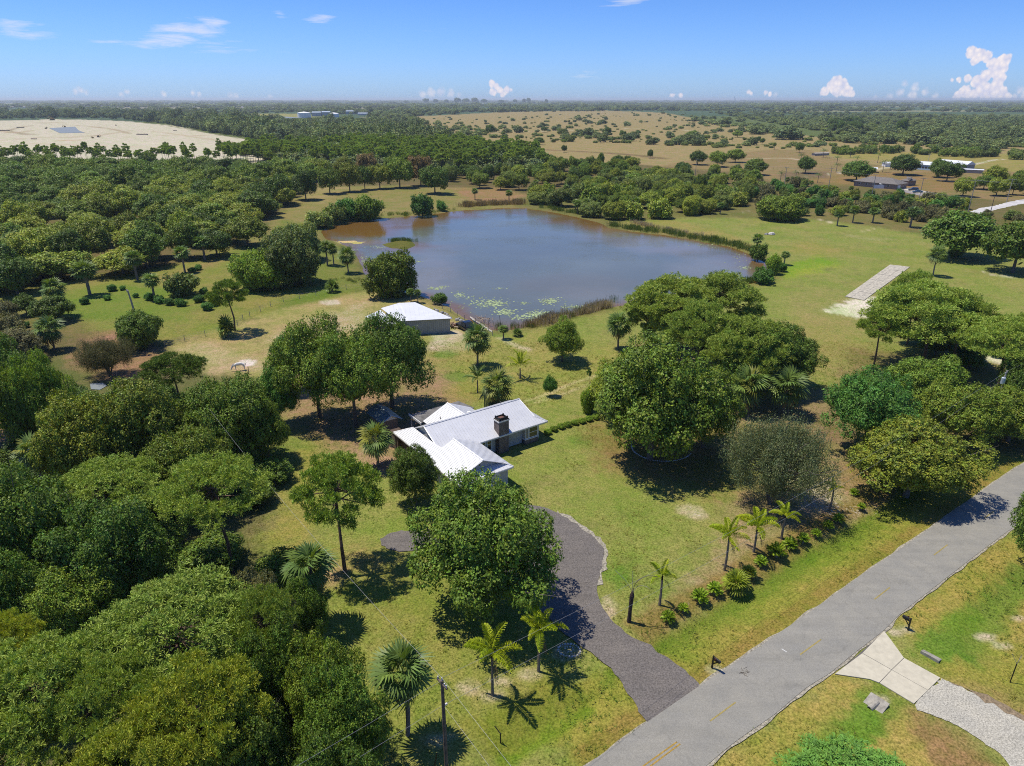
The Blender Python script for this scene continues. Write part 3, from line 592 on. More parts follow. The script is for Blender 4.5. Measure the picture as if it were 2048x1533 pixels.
# far sand tracks and the brown house's drive
flat('white_sand_road', jagged(wp([(1940, 424), (1956, 418), (1996, 410), (2030, 402), (2060, 397), (2085, 395), (2085, 401), (2040, 409), (2002, 417), (1960, 428)]), 4, .3, 2), plain('white_sand', alb(232, 228, 222), .9, .12, .6), .02, world=True)
flat('asphalt_track', [(1800, 377), (1815, 376), (1875, 387), (1895, 391), (1894, 399), (1850, 394), (1800, 383)], plain('grey_track', alb(172, 164, 158), .9), .02)
flat('house_forecourt', [(1797, 377), (1812, 376), (1852, 384), (1840, 388)], conc, .05)
# old concrete pad on the meadow
padc = plain('old_concrete', alb(206, 198, 178), .9, .4, 1.6, bump=.4, col2=alb(160, 154, 140))
PADQ_ = [(1768, 530), (1800, 533), (1852, 538), (1838, 548), (1760, 580), (1738, 614), (1722, 622), (1690, 597)]
pad = ob('concrete_pad', MB().prism([tuple(q) for q in wp([(1781, 531), (1818, 535.5), (1727, 600.5), (1692, 593.5)])][::-1], -.02, .06).mesh('concrete_pad', plain('crack_dark', (.10, .095, .08))), kind='structure')
c0, c1, c2, c3 = P2(1780, 530), P2(1690, 594), P2(1728, 601.5), P2(1820, 534.8)
for a in range(6):
    for b in range(3):
        def q(u, v): return tuple((c0 * (1 - u) + c1 * u) * (1 - v) + (c3 * (1 - u) + c2 * u) * v)
        pl = inset([q(a / 6, b / 3), q((a + 1) / 6, b / 3), q((a + 1) / 6, (b + 1) / 3), q(a / 6, (b + 1) / 3)], .07)
        part('slab', MB().prism(pl, -.02, .085 + .012 * ((a * 7 + b * 3) % 4)), padc, pad)
# ------------------------------------------------------------------ plants: prototypes
def nrm(a): return a / (np.linalg.norm(a, axis=-1, keepdims=True) + 1e-9)
def leaves(rng, P0, Nn, size, per, spread, aspect=.6, jit=.6, tr=(.50, 1.52), warm=.18):
    """little leaf sprays: `per` rhombic leaves round every point, facing roughly along its normal"""
    n = len(P0); cl = rng.uniform(tr[0], tr[1], n); hue = rng.uniform(-warm, warm, n)
    P1 = np.repeat(P0, per, 0) + rng.normal(0, spread, (n * per, 3)); N1 = nrm(np.repeat(Nn, per, 0) + rng.normal(0, jit, (n * per, 3)))
    T = nrm(np.cross(N1, rng.normal(0, 1, N1.shape))); B = np.cross(N1, T)
    s = size * rng.uniform(.7, 1.3, (n * per, 1))
    V = np.stack([P1 + T * s, P1 + B * s * aspect, P1 - T * s, P1 - B * s * aspect], 1).reshape(-1, 3)
    k = np.repeat(cl, per) * rng.uniform(.8, 1.2, n * per); h = np.repeat(hue, per)
    t = np.stack([k * (1 + h), k, k * (1 - h * .5)], 1); t = np.repeat(t, 4, 0)
    return V, np.arange(len(V)).reshape(-1, 4), t
def fib(n):
    i = np.arange(n) + .5; ph = np.arccos(1 - 2 * i / n); th = math.pi * (1 + 5 ** .5) * i
    return np.stack([np.cos(th) * np.sin(ph), np.sin(th) * np.sin(ph), np.cos(ph)], 1)
def lobes(rng, R, a, zc, n, zmin, rl=(.20, .32), flat_=1.0):
    d = fib(n * 2); d = nrm(d + rng.normal(0, .12, d.shape)); d = d[d[:, 2] > zmin]; 
    k = rng.uniform(.52, .92, (len(d), 1)); outl = rng.random(len(d)) < .2; k[outl] *= 1.12; w3 = rng.uniform(0, 6.28, 4); k *= (1 + .13 * np.sin(2 * np.arctan2(d[:, 1], d[:, 0]) + w3[0]) + .10 * np.sin(3 * np.arctan2(d[:, 1], d[:, 0]) + w3[1]) + .10 * np.sin(5 * d[:, 2] + w3[2]))[:, None]
    L = d * np.array([R, R, a]) * k + [0, 0, zc]
    return L, R * rng.uniform(rl[0], rl[1], len(L)), d
def limbs(mb, rng, L, zt, r0, zb=0.0, lean=(0, 0), frac=.35, wig=.35):
    top = np.array([lean[0], lean[1], zt]); 
    mb.tube([(0, 0, zb - .3), (lean[0] * .3, lean[1] * .3, zt * .5), top], [r0 * 1.25, r0, r0 * .8], 8)
    idx = rng.permutation(len(L))[:max(5, int(len(L) * frac))]
    for i in idx:
        e = L[i]; m = top * .5 + e * .5 + rng.normal(0, wig, 3); m[2] = max(m[2], zt * .9)
        mb.tube([top - [0, 0, .3], m, e], [r0 * .5, r0 * .3, r0 * .1], 5)
        for q in range(2):
            f = e + (e - top) * rng.uniform(.16, .34) + rng.normal(0, .4, 3); mb.tube([e, e * .5 + f * .5 + rng.normal(0, .12, 3), f], [r0 * .09, r0 * .06, r0 * .03], 3, cap=False)
bark = plain('grey_bark', (.16, .135, .11), .9, .3, 6, bump=.6); pinebark = plain('pine_bark', (.15, .10, .075), .9, .3, 5, bump=.6)
palmbark = plain('palm_bark', (.21, .18, .145), .9, .25, 8, bump=.6); deadwood = plain('dead_wood', (.34, .30, .26), .9, .2, 6)
F_OAK = foliage('oak_leaves', (.175, .235, .024), (.118, .195, .024), .5, .18); F_OAKY = foliage('light_oak_leaves', (.250, .285, .030), (.200, .255, .028), .5, .18)
F_DARK = foliage('dark_leaves', (.110, .170, .020), (.085, .148, .020), .5, .18); F_PINE = foliage('pine_needles', (.34, .42, .068), (.26, .36, .062), .6, .2, .15)
F_PINEY = foliage('yellow_pine_needles', (.42, .46, .05), (.36, .42, .05), .6, .2, .12); F_GREY = foliage('grey_green_leaves', (.15, .18, .075), (.14, .165, .07), .6, .2, .1)
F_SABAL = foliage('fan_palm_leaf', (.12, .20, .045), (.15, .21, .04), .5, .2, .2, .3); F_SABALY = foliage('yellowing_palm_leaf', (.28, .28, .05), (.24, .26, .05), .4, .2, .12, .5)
F_FOX = foliage('plume_palm_leaf', (.40, .44, .025), (.32, .41, .025), .4, .3, .08); F_BUSH = foliage('bush_leaves', (.11, .235, .035), (.09, .20, .035), .5, .25)
F_BUSHY = foliage('yellow_green_scrub', (.20, .245, .048), (.155, .205, .048), .5, .25); F_BROWN = foliage('brown_scrub', (.17, .16, .062), (.145, .145, .055), .6, .2)
F_RED = foliage('rusty_leaves', (.21, .14, .055), (.19, .15, .05), .6, .2); F_LIME = foliage('lime_leaves', (.21, .30, .032), (.18, .275, .03)); F_BRIGHT = foliage('bright_green_needles', (.13, .27, .045), (.12, .25, .04), .6, .2)
F_FARW = foliage('far_wood_leaves', (.20, .245, .075), (.13, .18, .07), .7, .15, .3); F_DEAD = foliage('dead_leaves', (.22, .155, .07), (.16, .12, .06), .8, .1)
PR = {}
class Proto: pass
def register(name, trunk, tm, crown, fm, R, h, k):
    p = Proto(); p.trunk = trunk.mesh(name + '_trunk', tm) if trunk and trunk.v else None; p.crown = crown; p.R = R; p.h = h; p.k = k; PR.setdefault(name, []).append(p); return p
def cat(parts):
    V = []; F = []; T = []; o = 0
    for v, f, t in parts: V.append(v); F.append(f + o); T.append(t); o += len(v)
    return np.concatenate(V), np.concatenate(F), np.concatenate(T)
def oak(name, seed, R, h, n, clumps, per, size, mat, zmin=-.45, kk=.43, lf=(.20, .31), lowpoly=False, jit=.42, core=True):
    rng = np.random.default_rng(seed); a = h * kk; zc = h - a
    L, rl, d = lobes(rng, R, a, zc, n, zmin, lf)
    L = L * [rng.uniform(.92, 1.08), rng.uniform(.92, 1.08), 1]
    parts = []
    for c, r, dd in zip(L, rl, d):
        m = max(6, int(clumps * (r / (R * .25)) ** 2)); s = nrm(rng.normal(0, 1, (m * 2, 3))); s = s[(s @ dd) > -.35][:m]
        s[:, 2] = np.abs(s[:, 2]) * np.where(rng.random(len(s)) < .72, 1, -1)
        q = rng.uniform(.78, 1.06, (len(s), 1)); parts.append(leaves(rng, c + s * r * q * [1.05, 1.05, .8], nrm(s + [0, 0, .7]), size, per, size * 1.15, .62, jit))
    if core:   # inner leaves close the crown
        s = nrm(rng.normal(0, 1, (int(n * 7), 3))) * rng.uniform(.2, .62, (int(n * 7), 1)) * [R, R, a] + [0, 0, zc]; s = s[s[:, 2] > zc + zmin * a]
        parts.append(leaves(rng, s, nrm(s - [0, 0, zc]), size * 2.0, 3, size * 2, .7, .8, (.6, .9)))
    V, F, T = cat(parts); V[:, 2] = np.maximum(V[:, 2], .05)
    mb = MB(); limbs(mb, rng, L, max(.8, (zc - a * .55)), R * .05)
    return register(name, mb, bark, mesh_np(name + '_crown', V, F, mat, T), mat, R, h, kk)
def tufts(rng, P0, Nn, ln, per, wd, tr=(.8, 1.2), warm=.1):
    n = len(P0); N1 = nrm(np.repeat(Nn, per, 0) * .55 + nrm(rng.normal(0, 1, (n * per, 3))))
    B = nrm(np.cross(N1, rng.normal(0, 1, N1.shape))) * wd; P1 = np.repeat(P0, per, 0); s = ln * rng.uniform(.75, 1.2, (n * per, 1))
    V = np.stack([P1 + B * .5, P1 - B * .5, P1 + N1 * s - B, P1 + N1 * s + B], 1).reshape(-1, 3)
    k = np.repeat(rng.uniform(tr[0], tr[1], n), per) * rng.uniform(.85, 1.15, n * per); h = np.repeat(rng.uniform(-warm, warm, n), per)
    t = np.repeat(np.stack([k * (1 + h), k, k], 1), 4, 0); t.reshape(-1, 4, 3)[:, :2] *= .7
    return V, np.arange(len(V)).reshape(-1, 4), t
def pine(name, seed, R, h, n, per_l, per, ln, wd, kk=.28, zmin=.0, mat=None, tall=False, r0=.2, thin=1.0):
    rng = np.random.default_rng(seed); a = h * kk; zc = h - a; lean = rng.normal(0, R * .08, 2)
    d = fib(n * 2); d = nrm(d + rng.normal(0, .2, d.shape)); d = d[d[:, 2] > zmin]
    L = d * [R, R, a] * rng.uniform(.60, .95, (len(d), 1)) + [lean[0], lean[1], zc]; L = L[rng.random(len(L)) < thin]
    parts = []
    for c in L:
        r = R * rng.uniform(.17, .29); s = nrm(rng.normal(0, 1, (per_l, 3))); s[:, 2] = np.abs(s[:, 2]) * np.where(rng.random(per_l) < .82, .8, -.5)
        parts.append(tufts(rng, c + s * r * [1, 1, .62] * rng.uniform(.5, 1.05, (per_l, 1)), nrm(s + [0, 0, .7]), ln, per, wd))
    V, F, T = cat(parts)
    mb = MB(); z1 = zc - a * .3; cur = rng.normal(0, R * .05, 2)
    tr = [(0, 0, -.3), (cur[0], cur[1], z1 * .45), (lean[0], lean[1], z1), (lean[0] * 1.1, lean[1] * 1.1, zc + a * .4)]
    mb.tube(tr, [r0 * 1.2, r0 * .9, r0 * .65, r0 * .3], 8)
    for e in L:
        m = np.array([lean[0], lean[1], z1 + rng.uniform(-.12, .6) * a]); mid = m * .45 + e * .55 + rng.normal(0, .25, 3) - [0, 0, .2]
        if rng.random() < .75: mb.tube([m, mid, e], [r0 * .38, r0 * .24, r0 * .08], 4, cap=False)
    return register(name, mb, pinebark, mesh_np(name + '_crown', V, F, mat or F_PINE, T), mat, R, h, kk)
for s in range(5): oak('oak', 10 + s, 6, 10, 56, 92, 7, .118, F_OAK, lf=(.17, .29), zmin=-.72, kk=.45)
for s in range(2): oak('oakhigh', 25 + s, 6, 10, 54, 92, 7, .118, F_OAK, lf=(.17, .28), zmin=-.55, kk=.43)
for s in range(3): oak('oakmid', 30 + s, 5, 8, 38, 40, 5, .22, F_OAK, lf=(.2, .32), zmin=-.6)
for s in range(2): oak('darkmid', 40 + s, 5, 8, 38, 40, 5, .22, F_DARK, lf=(.2, .32), zmin=-.55)
for s in range(3): oak('dome', 46 + s, 5, 6.5, 46, 60, 6, .16, F_BUSHY, zmin=-.95, kk=.5, lf=(.18, .30))
oak('redmid', 45, 5, 8, 34, 26, 5, .30, F_RED, lf=(.22, .34))
for s in range(3): oak('bushmid', 50 + s, 3, 3.6, 22, 20, 5, .22, F_BUSHY, zmin=-.9, kk=.5)
for s in range(2): oak('greenbush', 55 + s, 3, 3.6, 26, 30, 5, .18, F_BUSH, zmin=-.9, kk=.5)
oak('limebush', 58, 3, 3.2, 26, 30, 5, .18, F_LIME, zmin=-.9, kk=.5); oak('brownbush', 59, 3, 3.2, 26, 30, 5, .2, F_BROWN, zmin=-.9, kk=.5)
for s in range(3): oak('fartree', 60 + s, 5, 7.5, 14, 9, 4, .60, F_FARW, zmin=-.7, kk=.5, lf=(.26, .4), core=False)
for s in range(2): oak('farscrub', 65 + s, 3, 3.0, 12, 8, 4, .42, F_BUSHY, zmin=-.8, kk=.5, lf=(.26, .4), core=False)
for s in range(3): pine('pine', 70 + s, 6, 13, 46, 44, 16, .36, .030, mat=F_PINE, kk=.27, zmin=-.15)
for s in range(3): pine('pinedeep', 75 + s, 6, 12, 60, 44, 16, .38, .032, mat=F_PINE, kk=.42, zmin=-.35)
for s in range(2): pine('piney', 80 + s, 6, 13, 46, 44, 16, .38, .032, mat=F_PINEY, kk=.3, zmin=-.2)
pine('openpine', 90, 5.4, 12, 30, 46, 13, .42, .04, mat=foliage('open_pine_needles', (.27, .37, .05), (.27, .37, .05), .6, .2, 0), kk=.32, zmin=-.35, r0=.24, thin=.85)
for s in range(3): pine('tallpine', 100 + s, 2.6, 11, 15, 16, 8, .5, .10, kk=.27, zmin=-.6, mat=F_PINE, r0=.13)
pine('brightpine', 105, 6, 12, 46, 44, 13, .42, .04, mat=F_BRIGHT, kk=.27, zmin=-.15)
# grey weeping tree: fine hanging sprays
rng = np.random.default_rng(7); R, h = 5.2, 7.2; parts = []
L, rl, d = lobes(rng, R, 3.3, 3.9, 60, -.5, (.2, .3))
for c, r in zip(L, rl):
    s = nrm(rng.normal(0, 1, (52, 3))) * r * rng.uniform(.3, 1.1, (52, 1)); p = c + s; p = np.repeat(p, 3, 0); p[:, 2] -= np.tile([0, .3, .6], 52)
    parts.append(leaves(rng, p, nrm(np.repeat(s, 3, 0) + [0, 0, .3]), .085, 5, .13, .35, .9, (.7, 1.3)))
V, F, T = cat(parts); V[:, 2] = np.maximum(V[:, 2], .1); mb = MB(); limbs(mb, rng, L, 1.8, .26, frac=.6)
for i in range(3): mb.tube([(0, 0, -.2), (math.cos(i * 2.1) * .8, math.sin(i * 2.1) * .8, 1.6), (math.cos(i * 2.1) * 2, math.sin(i * 2.1) * 2, 3.5)], [.2, .15, .08], 6)
register('greytree', mb, bark, mesh_np('grey_tree_crown', V, F, F_GREY, T), F_GREY, R, h, .45)
# fan-palm leaf and plume-palm leaf
def fan(seed, L=.95, droop=.3, segs=18, pet=.75, wid=.062):
    rng = np.random.default_rng(seed); V = []; F = []
    def tri(a, b, c): o = len(V); V.extend([a, b, c]); F.append((o, o + 1, o + 2, o + 2))
    V += [(0, .018, 0), (0, -.018, 0), (pet, -.012, .06), (pet, .012, .06)]; F.append((0, 1, 2, 3))
    for i in range(segs):
        a = math.radians(-118 + 236 * i / (segs - 1)) + rng.normal(0, .03); l = L * (1 - .25 * (abs(a) / 2.1) ** 2) * rng.uniform(.9, 1.08)
        dx, dy = math.cos(a), math.sin(a); w = wid; o = len(V)
        m = (pet + dx * l * .55, dy * l * .55, .06 + .05 * (i % 2)); t_ = (pet + dx * l, dy * l, .06 - droop * l * (.6 + .4 * rng.random()))
        V += [(pet, 0, .06), (m[0] - dy * w, m[1] + dx * w, m[2] - .02), t_, (m[0] + dy * w, m[1] - dx * w, m[2])]; F.append((o, o + 1, o + 2, o + 3))
    V = np.array(V); t = np.ones((len(V), 3)); t[:] = np.repeat(rng.uniform(.8, 1.2, (len(F), 1)), 4, 0)[:len(V)] if len(V) == 4 * len(F) else 1
    return V, np.array(F), t
def plume(seed, L=2.1, n=26, leaf=.42, arch=1.0, bushy=True):
    rng = np.random.default_rng(seed); V = []; F = []
    xs_ = np.linspace(0, 1, n); X = L * (xs_ - .12 * xs_ ** 3 * arch); Zz = L * (.42 * xs_ - .62 * arch * xs_ ** 2)
    for i in range(n - 1):
        o = len(V); w = .02 * (1 - xs_[i]) + .006; V += [(X[i], w, Zz[i]), (X[i], -w, Zz[i]), (X[i + 1], -w, Zz[i + 1]), (X[i + 1], w, Zz[i + 1])]; F.append((o, o + 1, o + 2, o + 3))
        if xs_[i] < .10: continue
        ll = leaf * math.sin(math.pi * min(1, .18 + xs_[i] * .80)) ** .6
        for sgn in (-1, 1):
            for e_ in ((-.5, .15, .75) if bushy else (-.15, .0)):
                o = len(V); p = np.array([X[i] + rng.uniform(0, L / n), 0, Zz[i]]); e2 = e_ + rng.normal(0, .15); v_ = np.array([.55, sgn * math.cos(e2), math.sin(e2)]); v_ /= np.linalg.norm(v_)
                u_ = np.array([.04, 0, .03 * sgn]); q = p + v_ * ll * .5; V += [p, q + u_, p + v_ * ll - [0, 0, .03], q - u_]; F.append((o, o + 1, o + 2, o + 3))
    V = np.array(V); t = np.repeat(rng.uniform(.78, 1.22, (len(F), 1)) * np.ones((1, 3)), 4, 0)
    return V, np.array(F), t
def me3(name, vft, mat): return mesh_np(name, vft[0], vft[1], mat, vft[2])
FANS = [me3('fan_leaf', fan(i, droop=.22 + .18 * i), F_SABAL) for i in range(3)]; FANY = [me3('fan_leaf', fan(i + 5, droop=.3 + .1 * i), F_SABALY) for i in range(2)]; FAND = me3('fan_leaf', fan(9, droop=.9), F_DEAD)
PLU = [me3('plume_leaf', plume(i), F_FOX) for i in range(3)]
COCO = [me3('feather_leaf', plume(20 + i, 2.6, 26, .5, .8, False), F_FOX) for i in range(2)]
FEATH = [me3('feather_leaf', plume(30 + i, 2.4, 24, .4, .9, False), F_SABAL) for i in range(2)]
def rotm(az_, el_, roll=0): return (Matrix.Rotation(az_, 4, 'Z') @ Matrix.Rotation(-el_, 4, 'Y') @ Matrix.Rotation(roll, 4, 'X'))
def palm_dirs(n, emax, emin, rng, jit=.1):
    out = []
    for i in range(n):
        f = (i + .5) / n; el_ = emax + (emin - emax) * f ** .85; out.append((i * 2.39996 + rng.normal(0, jit), el_ + rng.normal(0, jit)))
    return out
def trunk_mb(h, r0, r1, rng, bend=.0, rings=9, n=8):
    pts = []; rr = []; bx_, by_ = rng.normal(0, 1, 2) * bend
    for i in range(rings):
        f = i / (rings - 1); pts.append((bx_ * f * (1 - f) * 4 * .5, by_ * f * (1 - f) * 2, -.2 + (h + .2) * f)); rr.append((r0 + (r1 - r0) * f) * (1.08 if i % 2 else .94))
    return MB().tube(pts, rr, n)
def merged_palm(name, seed, n, th, emax, emin, srcs, r0, r1, mat, scale=1.0):
    rng = np.random.default_rng(seed); parts = []
    for i, (a_, e_) in enumerate(palm_dirs(n, emax, emin, rng)):
        v, f, t = srcs[i % len(srcs)]; Mx_ = np.array(rotm(a_, e_, rng.normal(0, .3))); parts.append(((v * scale) @ Mx_[:3, :3].T + [0, 0, th], f, t * rng.uniform(.75, 1.2)))
    V, F, T = cat(parts)
    return register(name, trunk_mb(th, r0, r1, rng), palmbark, mesh_np(name + '_crown', V, F, mat, T), mat, 1.7 * scale, th + 1.5 * scale, .3)
for s in range(3): merged_palm('fanpalm', 120 + s, 30, 4.0, 1.4, -1.1, [fan(s * 3 + q, segs=11, wid=.10) for q in range(3)], .17, .15, F_SABAL)
for s in range(2): merged_palm('palmetto', 130 + s, 26, .35, 1.35, -.05, [fan(s * 3 + q + 40, segs=12, wid=.09) for q in range(3)], .15, .15, F_SABAL)
merged_palm('fanpalmfar', 140, 22, 4.0, 1.4, -1.0, [fan(60 + q, segs=6, wid=.2) for q in range(3)], .17, .15, F_SABAL)
merged_palm('farfeather', 141, 14, 6.0, 1.1, -.6, [plume(62 + q, 2.4, 9, .7, 1, False) for q in range(2)], .14, .11, F_SABAL)
for s in range(2): merged_palm('cycad', 145 + s, 34, .12, 1.25, .1, [plume(70 + q + s * 2, 1.0, 12, .26, .8, False) for q in range(2)], .12, .1, foliage('cycad_leaf', (.34, .44, .03), (.24, .38, .03), .45, .3, .12), .8)
merged_palm('bigcycad', 149, 30, .25, 1.3, .1, [fan(80 + q, L=1.1, segs=14, wid=.08, droop=.25) for q in range(2)], .15, .12, foliage('bright_palmetto_leaf', (.30, .36, .045), (.30, .36, .045), .45, .3, 0), .75)
# reeds
rng = np.random.default_rng(3); V = []; 
for k in range(420):
    p = rng.normal(0, .55, 2); l = rng.uniform(.7, 1.5); a = rng.uniform(0, 6.3); e_ = np.array([math.cos(a), math.sin(a)]) * rng.uniform(.1, .45); w = np.array([-e_[1], e_[0]]); w = w / np.linalg.norm(w) * .022
    V += [(p[0] + w[0], p[1] + w[1], -.2), (p[0] - w[0], p[1] - w[1], -.2), (p[0] + e_[0] - w[0], p[1] + e_[1] - w[1], l), (p[0] + e_[0] + w[0], p[1] + e_[1] + w[1], l * .98)]
REED = {}
for nm, mt in (('green', foliage('reed_green', (.12, .17, .035), (.10, .15, .03), .6, .3)), ('straw', foliage('reed_straw', (.34, .27, .20), (.26, .20, .15), .7, .3)), ('redreed', foliage('reed_rust', (.30, .22, .13), (.24, .17, .10), .7, .3))):
    REED[nm] = mesh_np('reed_clump', V, np.arange(len(V)).reshape(-1, 4), mt, np.repeat(rng.uniform(.7, 1.3, (len(V) // 4, 1)) * np.ones((1, 3)), 4, 0))

# ------------------------------------------------------------------ plants: placing
def depth_of(b): return b[1] * math.cos(PITCH) + (CAM_H - b[2]) * math.sin(PITCH)
def solve(cx, top, base, w, k):
    b = P(cx, base); dist = math.hypot(b[0], b[1]); dep = depth_of(b) - 0
    R = w * dep / (2 * FPX) ; d = pxdir(cx, top); tt = b[1] / d[1]; Happ = CAM_H + tt * d[2]
    th = (CAM_H - 3) / dist; lo, hi = .2, 60
    for _ in range(40):
        h = (lo + hi) / 2
        if h * (1 - k) + math.sqrt((k * h) ** 2 + (R * th) ** 2) > Happ: hi = h
        else: lo = h
    return b, R, max(h, .25)
NPL = {'n': 0}
rnd = random.Random(99)
def plant(kind, name, cat_, label, x, y, R, h, rz=None, group=None, fm=None, idx=None, z=0):
    ps = PR[kind]; p = ps[(NPL['n'] if idx is None else idx) % len(ps)]; NPL['n'] += 1
    s = R / p.R; o = thing(name, label, cat_, (x, y, z), rnd.uniform(0, 6.28) if rz is None else rz, group, scale=(s, s, h / p.h))
    c = ob('crown', p.crown, o)
    if fm: c.material_slots[0].link = 'OBJECT'; c.material_slots[0].material = fm
    if p.trunk: ob('trunk', p.trunk, o)
    return o
def tree(kind, cx, top, base, w, name, cat_, label, h=None, group=None, fm=None, idx=None, hmax=99, hmin=0):
    k = PR[kind][0].k; b, R, hh = solve(cx, top, base, w / (1.07 if kind in ('oak', 'oakhigh', 'oakmid', 'darkmid', 'dome') else .85 if kind == 'pinedeep' else 1), k); hh = h or min(max(hh, hmin), hmax)
    return plant(kind, name, cat_, label, b[0], b[1], R, hh, None, group, fm, idx)
OAKS = [  # cx, top, base, width, label, leaf material
 (972, 938, 1215, 285, 'big round oak with dense dark crown standing beside the gravel driveway', None),
 (832, 893, 1008, 108, 'small dark green tree against the left wall of the white roofed garage', F_DARK),
 (1300, 672, 918, 250, 'huge broad oak in the middle of the lawn with a pale stone ring beneath', None),
 (1405, 735, 895, 135, 'smaller oak merging with right side of the huge lawn oak', F_OAK),
 (1245, 715, 840, 130, 'low rounded oak on the left flank of the huge lawn oak', F_OAKY),
 (1565, 655, 775, 130, 'dark oak at the right foot of the pine clump', F_DARK),
 (1490, 655, 790, 150, 'mid sized oak between the pine clump and two fan palms', None),
 (1725, 738, 905, 178, 'rounded bright oak behind the road, leftmost of the right hand group', F_BUSH),
 (1812, 842, 990, 228, 'wide oak nearest the road shading the asphalt edge', F_OAKY),
 (1905, 765, 892, 160, 'oak behind the roadside oak, just left of the transformer pole', None),
 (2015, 775, 882, 165, 'oak at the right picture edge under the transformer pole', None),
 (1835, 715, 830, 150, 'oak crown behind the roadside group, below the tall pines', None),
 (2045, 700, 840, 120, 'dense oak cut by right edge of picture above the road', F_DARK),
 (2075, 968, 1165, 160, 'oak across the road cut off by the right picture edge', F_OAK),
 (640, 640, 835, 155, 'dense oak left in the three oak group behind the house', F_OAK),
 (785, 630, 815, 160, 'oak with pale leaning trunk in front of the lakeside barn', F_OAK),
 (712, 668, 852, 150, 'central oak shading the blue roofed garden shed', F_OAK),
 (585, 668, 780, 66, 'small bright oak at left end of the group behind the house', F_BUSH),
 (560, 735, 850, 90, 'bright green round tree beside the pasture fence posts', F_BUSH),
 (470, 745, 935, 175, 'sprawling oak with grey bare twigs left of the side lawn', None),
 (540, 800, 920, 90, 'oak overhanging the narrow side lawn on the left', F_OAK),
 (300, 760, 960, 190, 'broad light green oak below the flat topped pine', F_OAKY),
 (190, 790, 990, 170, 'light green oak next to the lime coloured cypress like tree', F_OAKY),
 (30, 678, 870, 150, 'dark oak at the left edge of picture above the lime tree', F_DARK),
 (390, 850, 1020, 170, 'oak with sparse twigs above the left hand pine crown', None),
 (90, 935, 1190, 240, 'very dark heavy oak on the far left of the wood', F_DARK),
 (250, 1000, 1230, 220, 'dark oak between two pines in the left wood', F_DARK),
 (30, 1090, 1290, 190, 'dark lobed oak cut by the left edge of the picture', F_DARK),
 (175, 1130, 1300, 190, 'low dark oak above the large front pine', F_OAK),
 (655, 1262, 1480, 150, 'glossy dark oak beside the lawn in the lower left', F_OAK),
 (700, 1330, 1560, 170, 'glossy oak left of the fan palm by the utility pole', F_OAK),
 (560, 1250, 1470, 150, 'oak behind the yellow green pine in lower left', F_OAK),
 (520, 1400, 1650, 200, 'dark oak at the bottom edge between pines', F_DARK),
 (690, 1450, 1700, 200, 'dark oak at the bottom edge left of the utility pole', F_DARK),
 (300, 1440, 1700, 240, 'shadowed oak at the bottom edge under the front pines', F_DARK),
 (540, 1150, 1330, 120, 'brownish thin oak beside the fan palm at the lawn edge', F_BROWN),
 (1912, 428, 515, 128, 'spreading dark oak standing alone in the meadow by the white track', F_DARK),
 (2025, 445, 545, 118, 'olive green oak at right edge of the meadow', F_OAK),
 (785, 508, 590, 100, 'round bushy tree on the pond bank above the barn', F_OAK),
 (280, 625, 695, 86, 'round dark tree standing in the left field', F_DARK),
 (1124, 640, 722, 84, 'round yellow green fruit tree on the back lawn', F_LIME),
 (870, 333, 388, 56, 'dark rounded oak in front of the rusty oaks beyond the pond', F_DARK),
 (1805, 312, 350, 56, 'round shade tree in front of the long white roofed building', F_DARK),
 (1875, 320, 355, 40, 'left tree of the touching pair in the far paddock', F_DARK),
 (1893, 325, 363, 44, 'right tree of the touching pair in the far paddock', F_DARK),
 (1712, 325, 362, 60, 'dark tree behind the brown roofed house', F_DARK),
 (1610, 315, 347, 36, 'dark round tree beside the fenced far paddock', F_DARK),
 (1435, 303, 334, 36, 'rightmost tree in the row along the far paddock', F_OAK),
 (1470, 300, 325, 36, 'tree with pale grass behind it at the far paddock row', F_OAK),
 (1395, 303, 330, 36, 'second tree in the row along the far paddock', F_DARK),
 (1365, 325, 350, 34, 'round dark bushy tree below the paddock row', F_DARK),
 (1510, 320, 350, 44, 'broad green tree at the lower end of the paddock row', F_OAK)]
for i, (cx, tp, bs, w, lab, fm) in enumerate(OAKS):
    kd = 'dome' if lab.startswith(('round bushy', 'round dark tree st')) else 'oakhigh' if cx in (640, 785, 712, 585, 1725, 1905) else 'oak' if w > 75 and bs > 580 else 'oakmid'
    tree(kd, cx, tp, bs, w, 'oak_tree', 'tree', lab, fm=fm, idx=i)
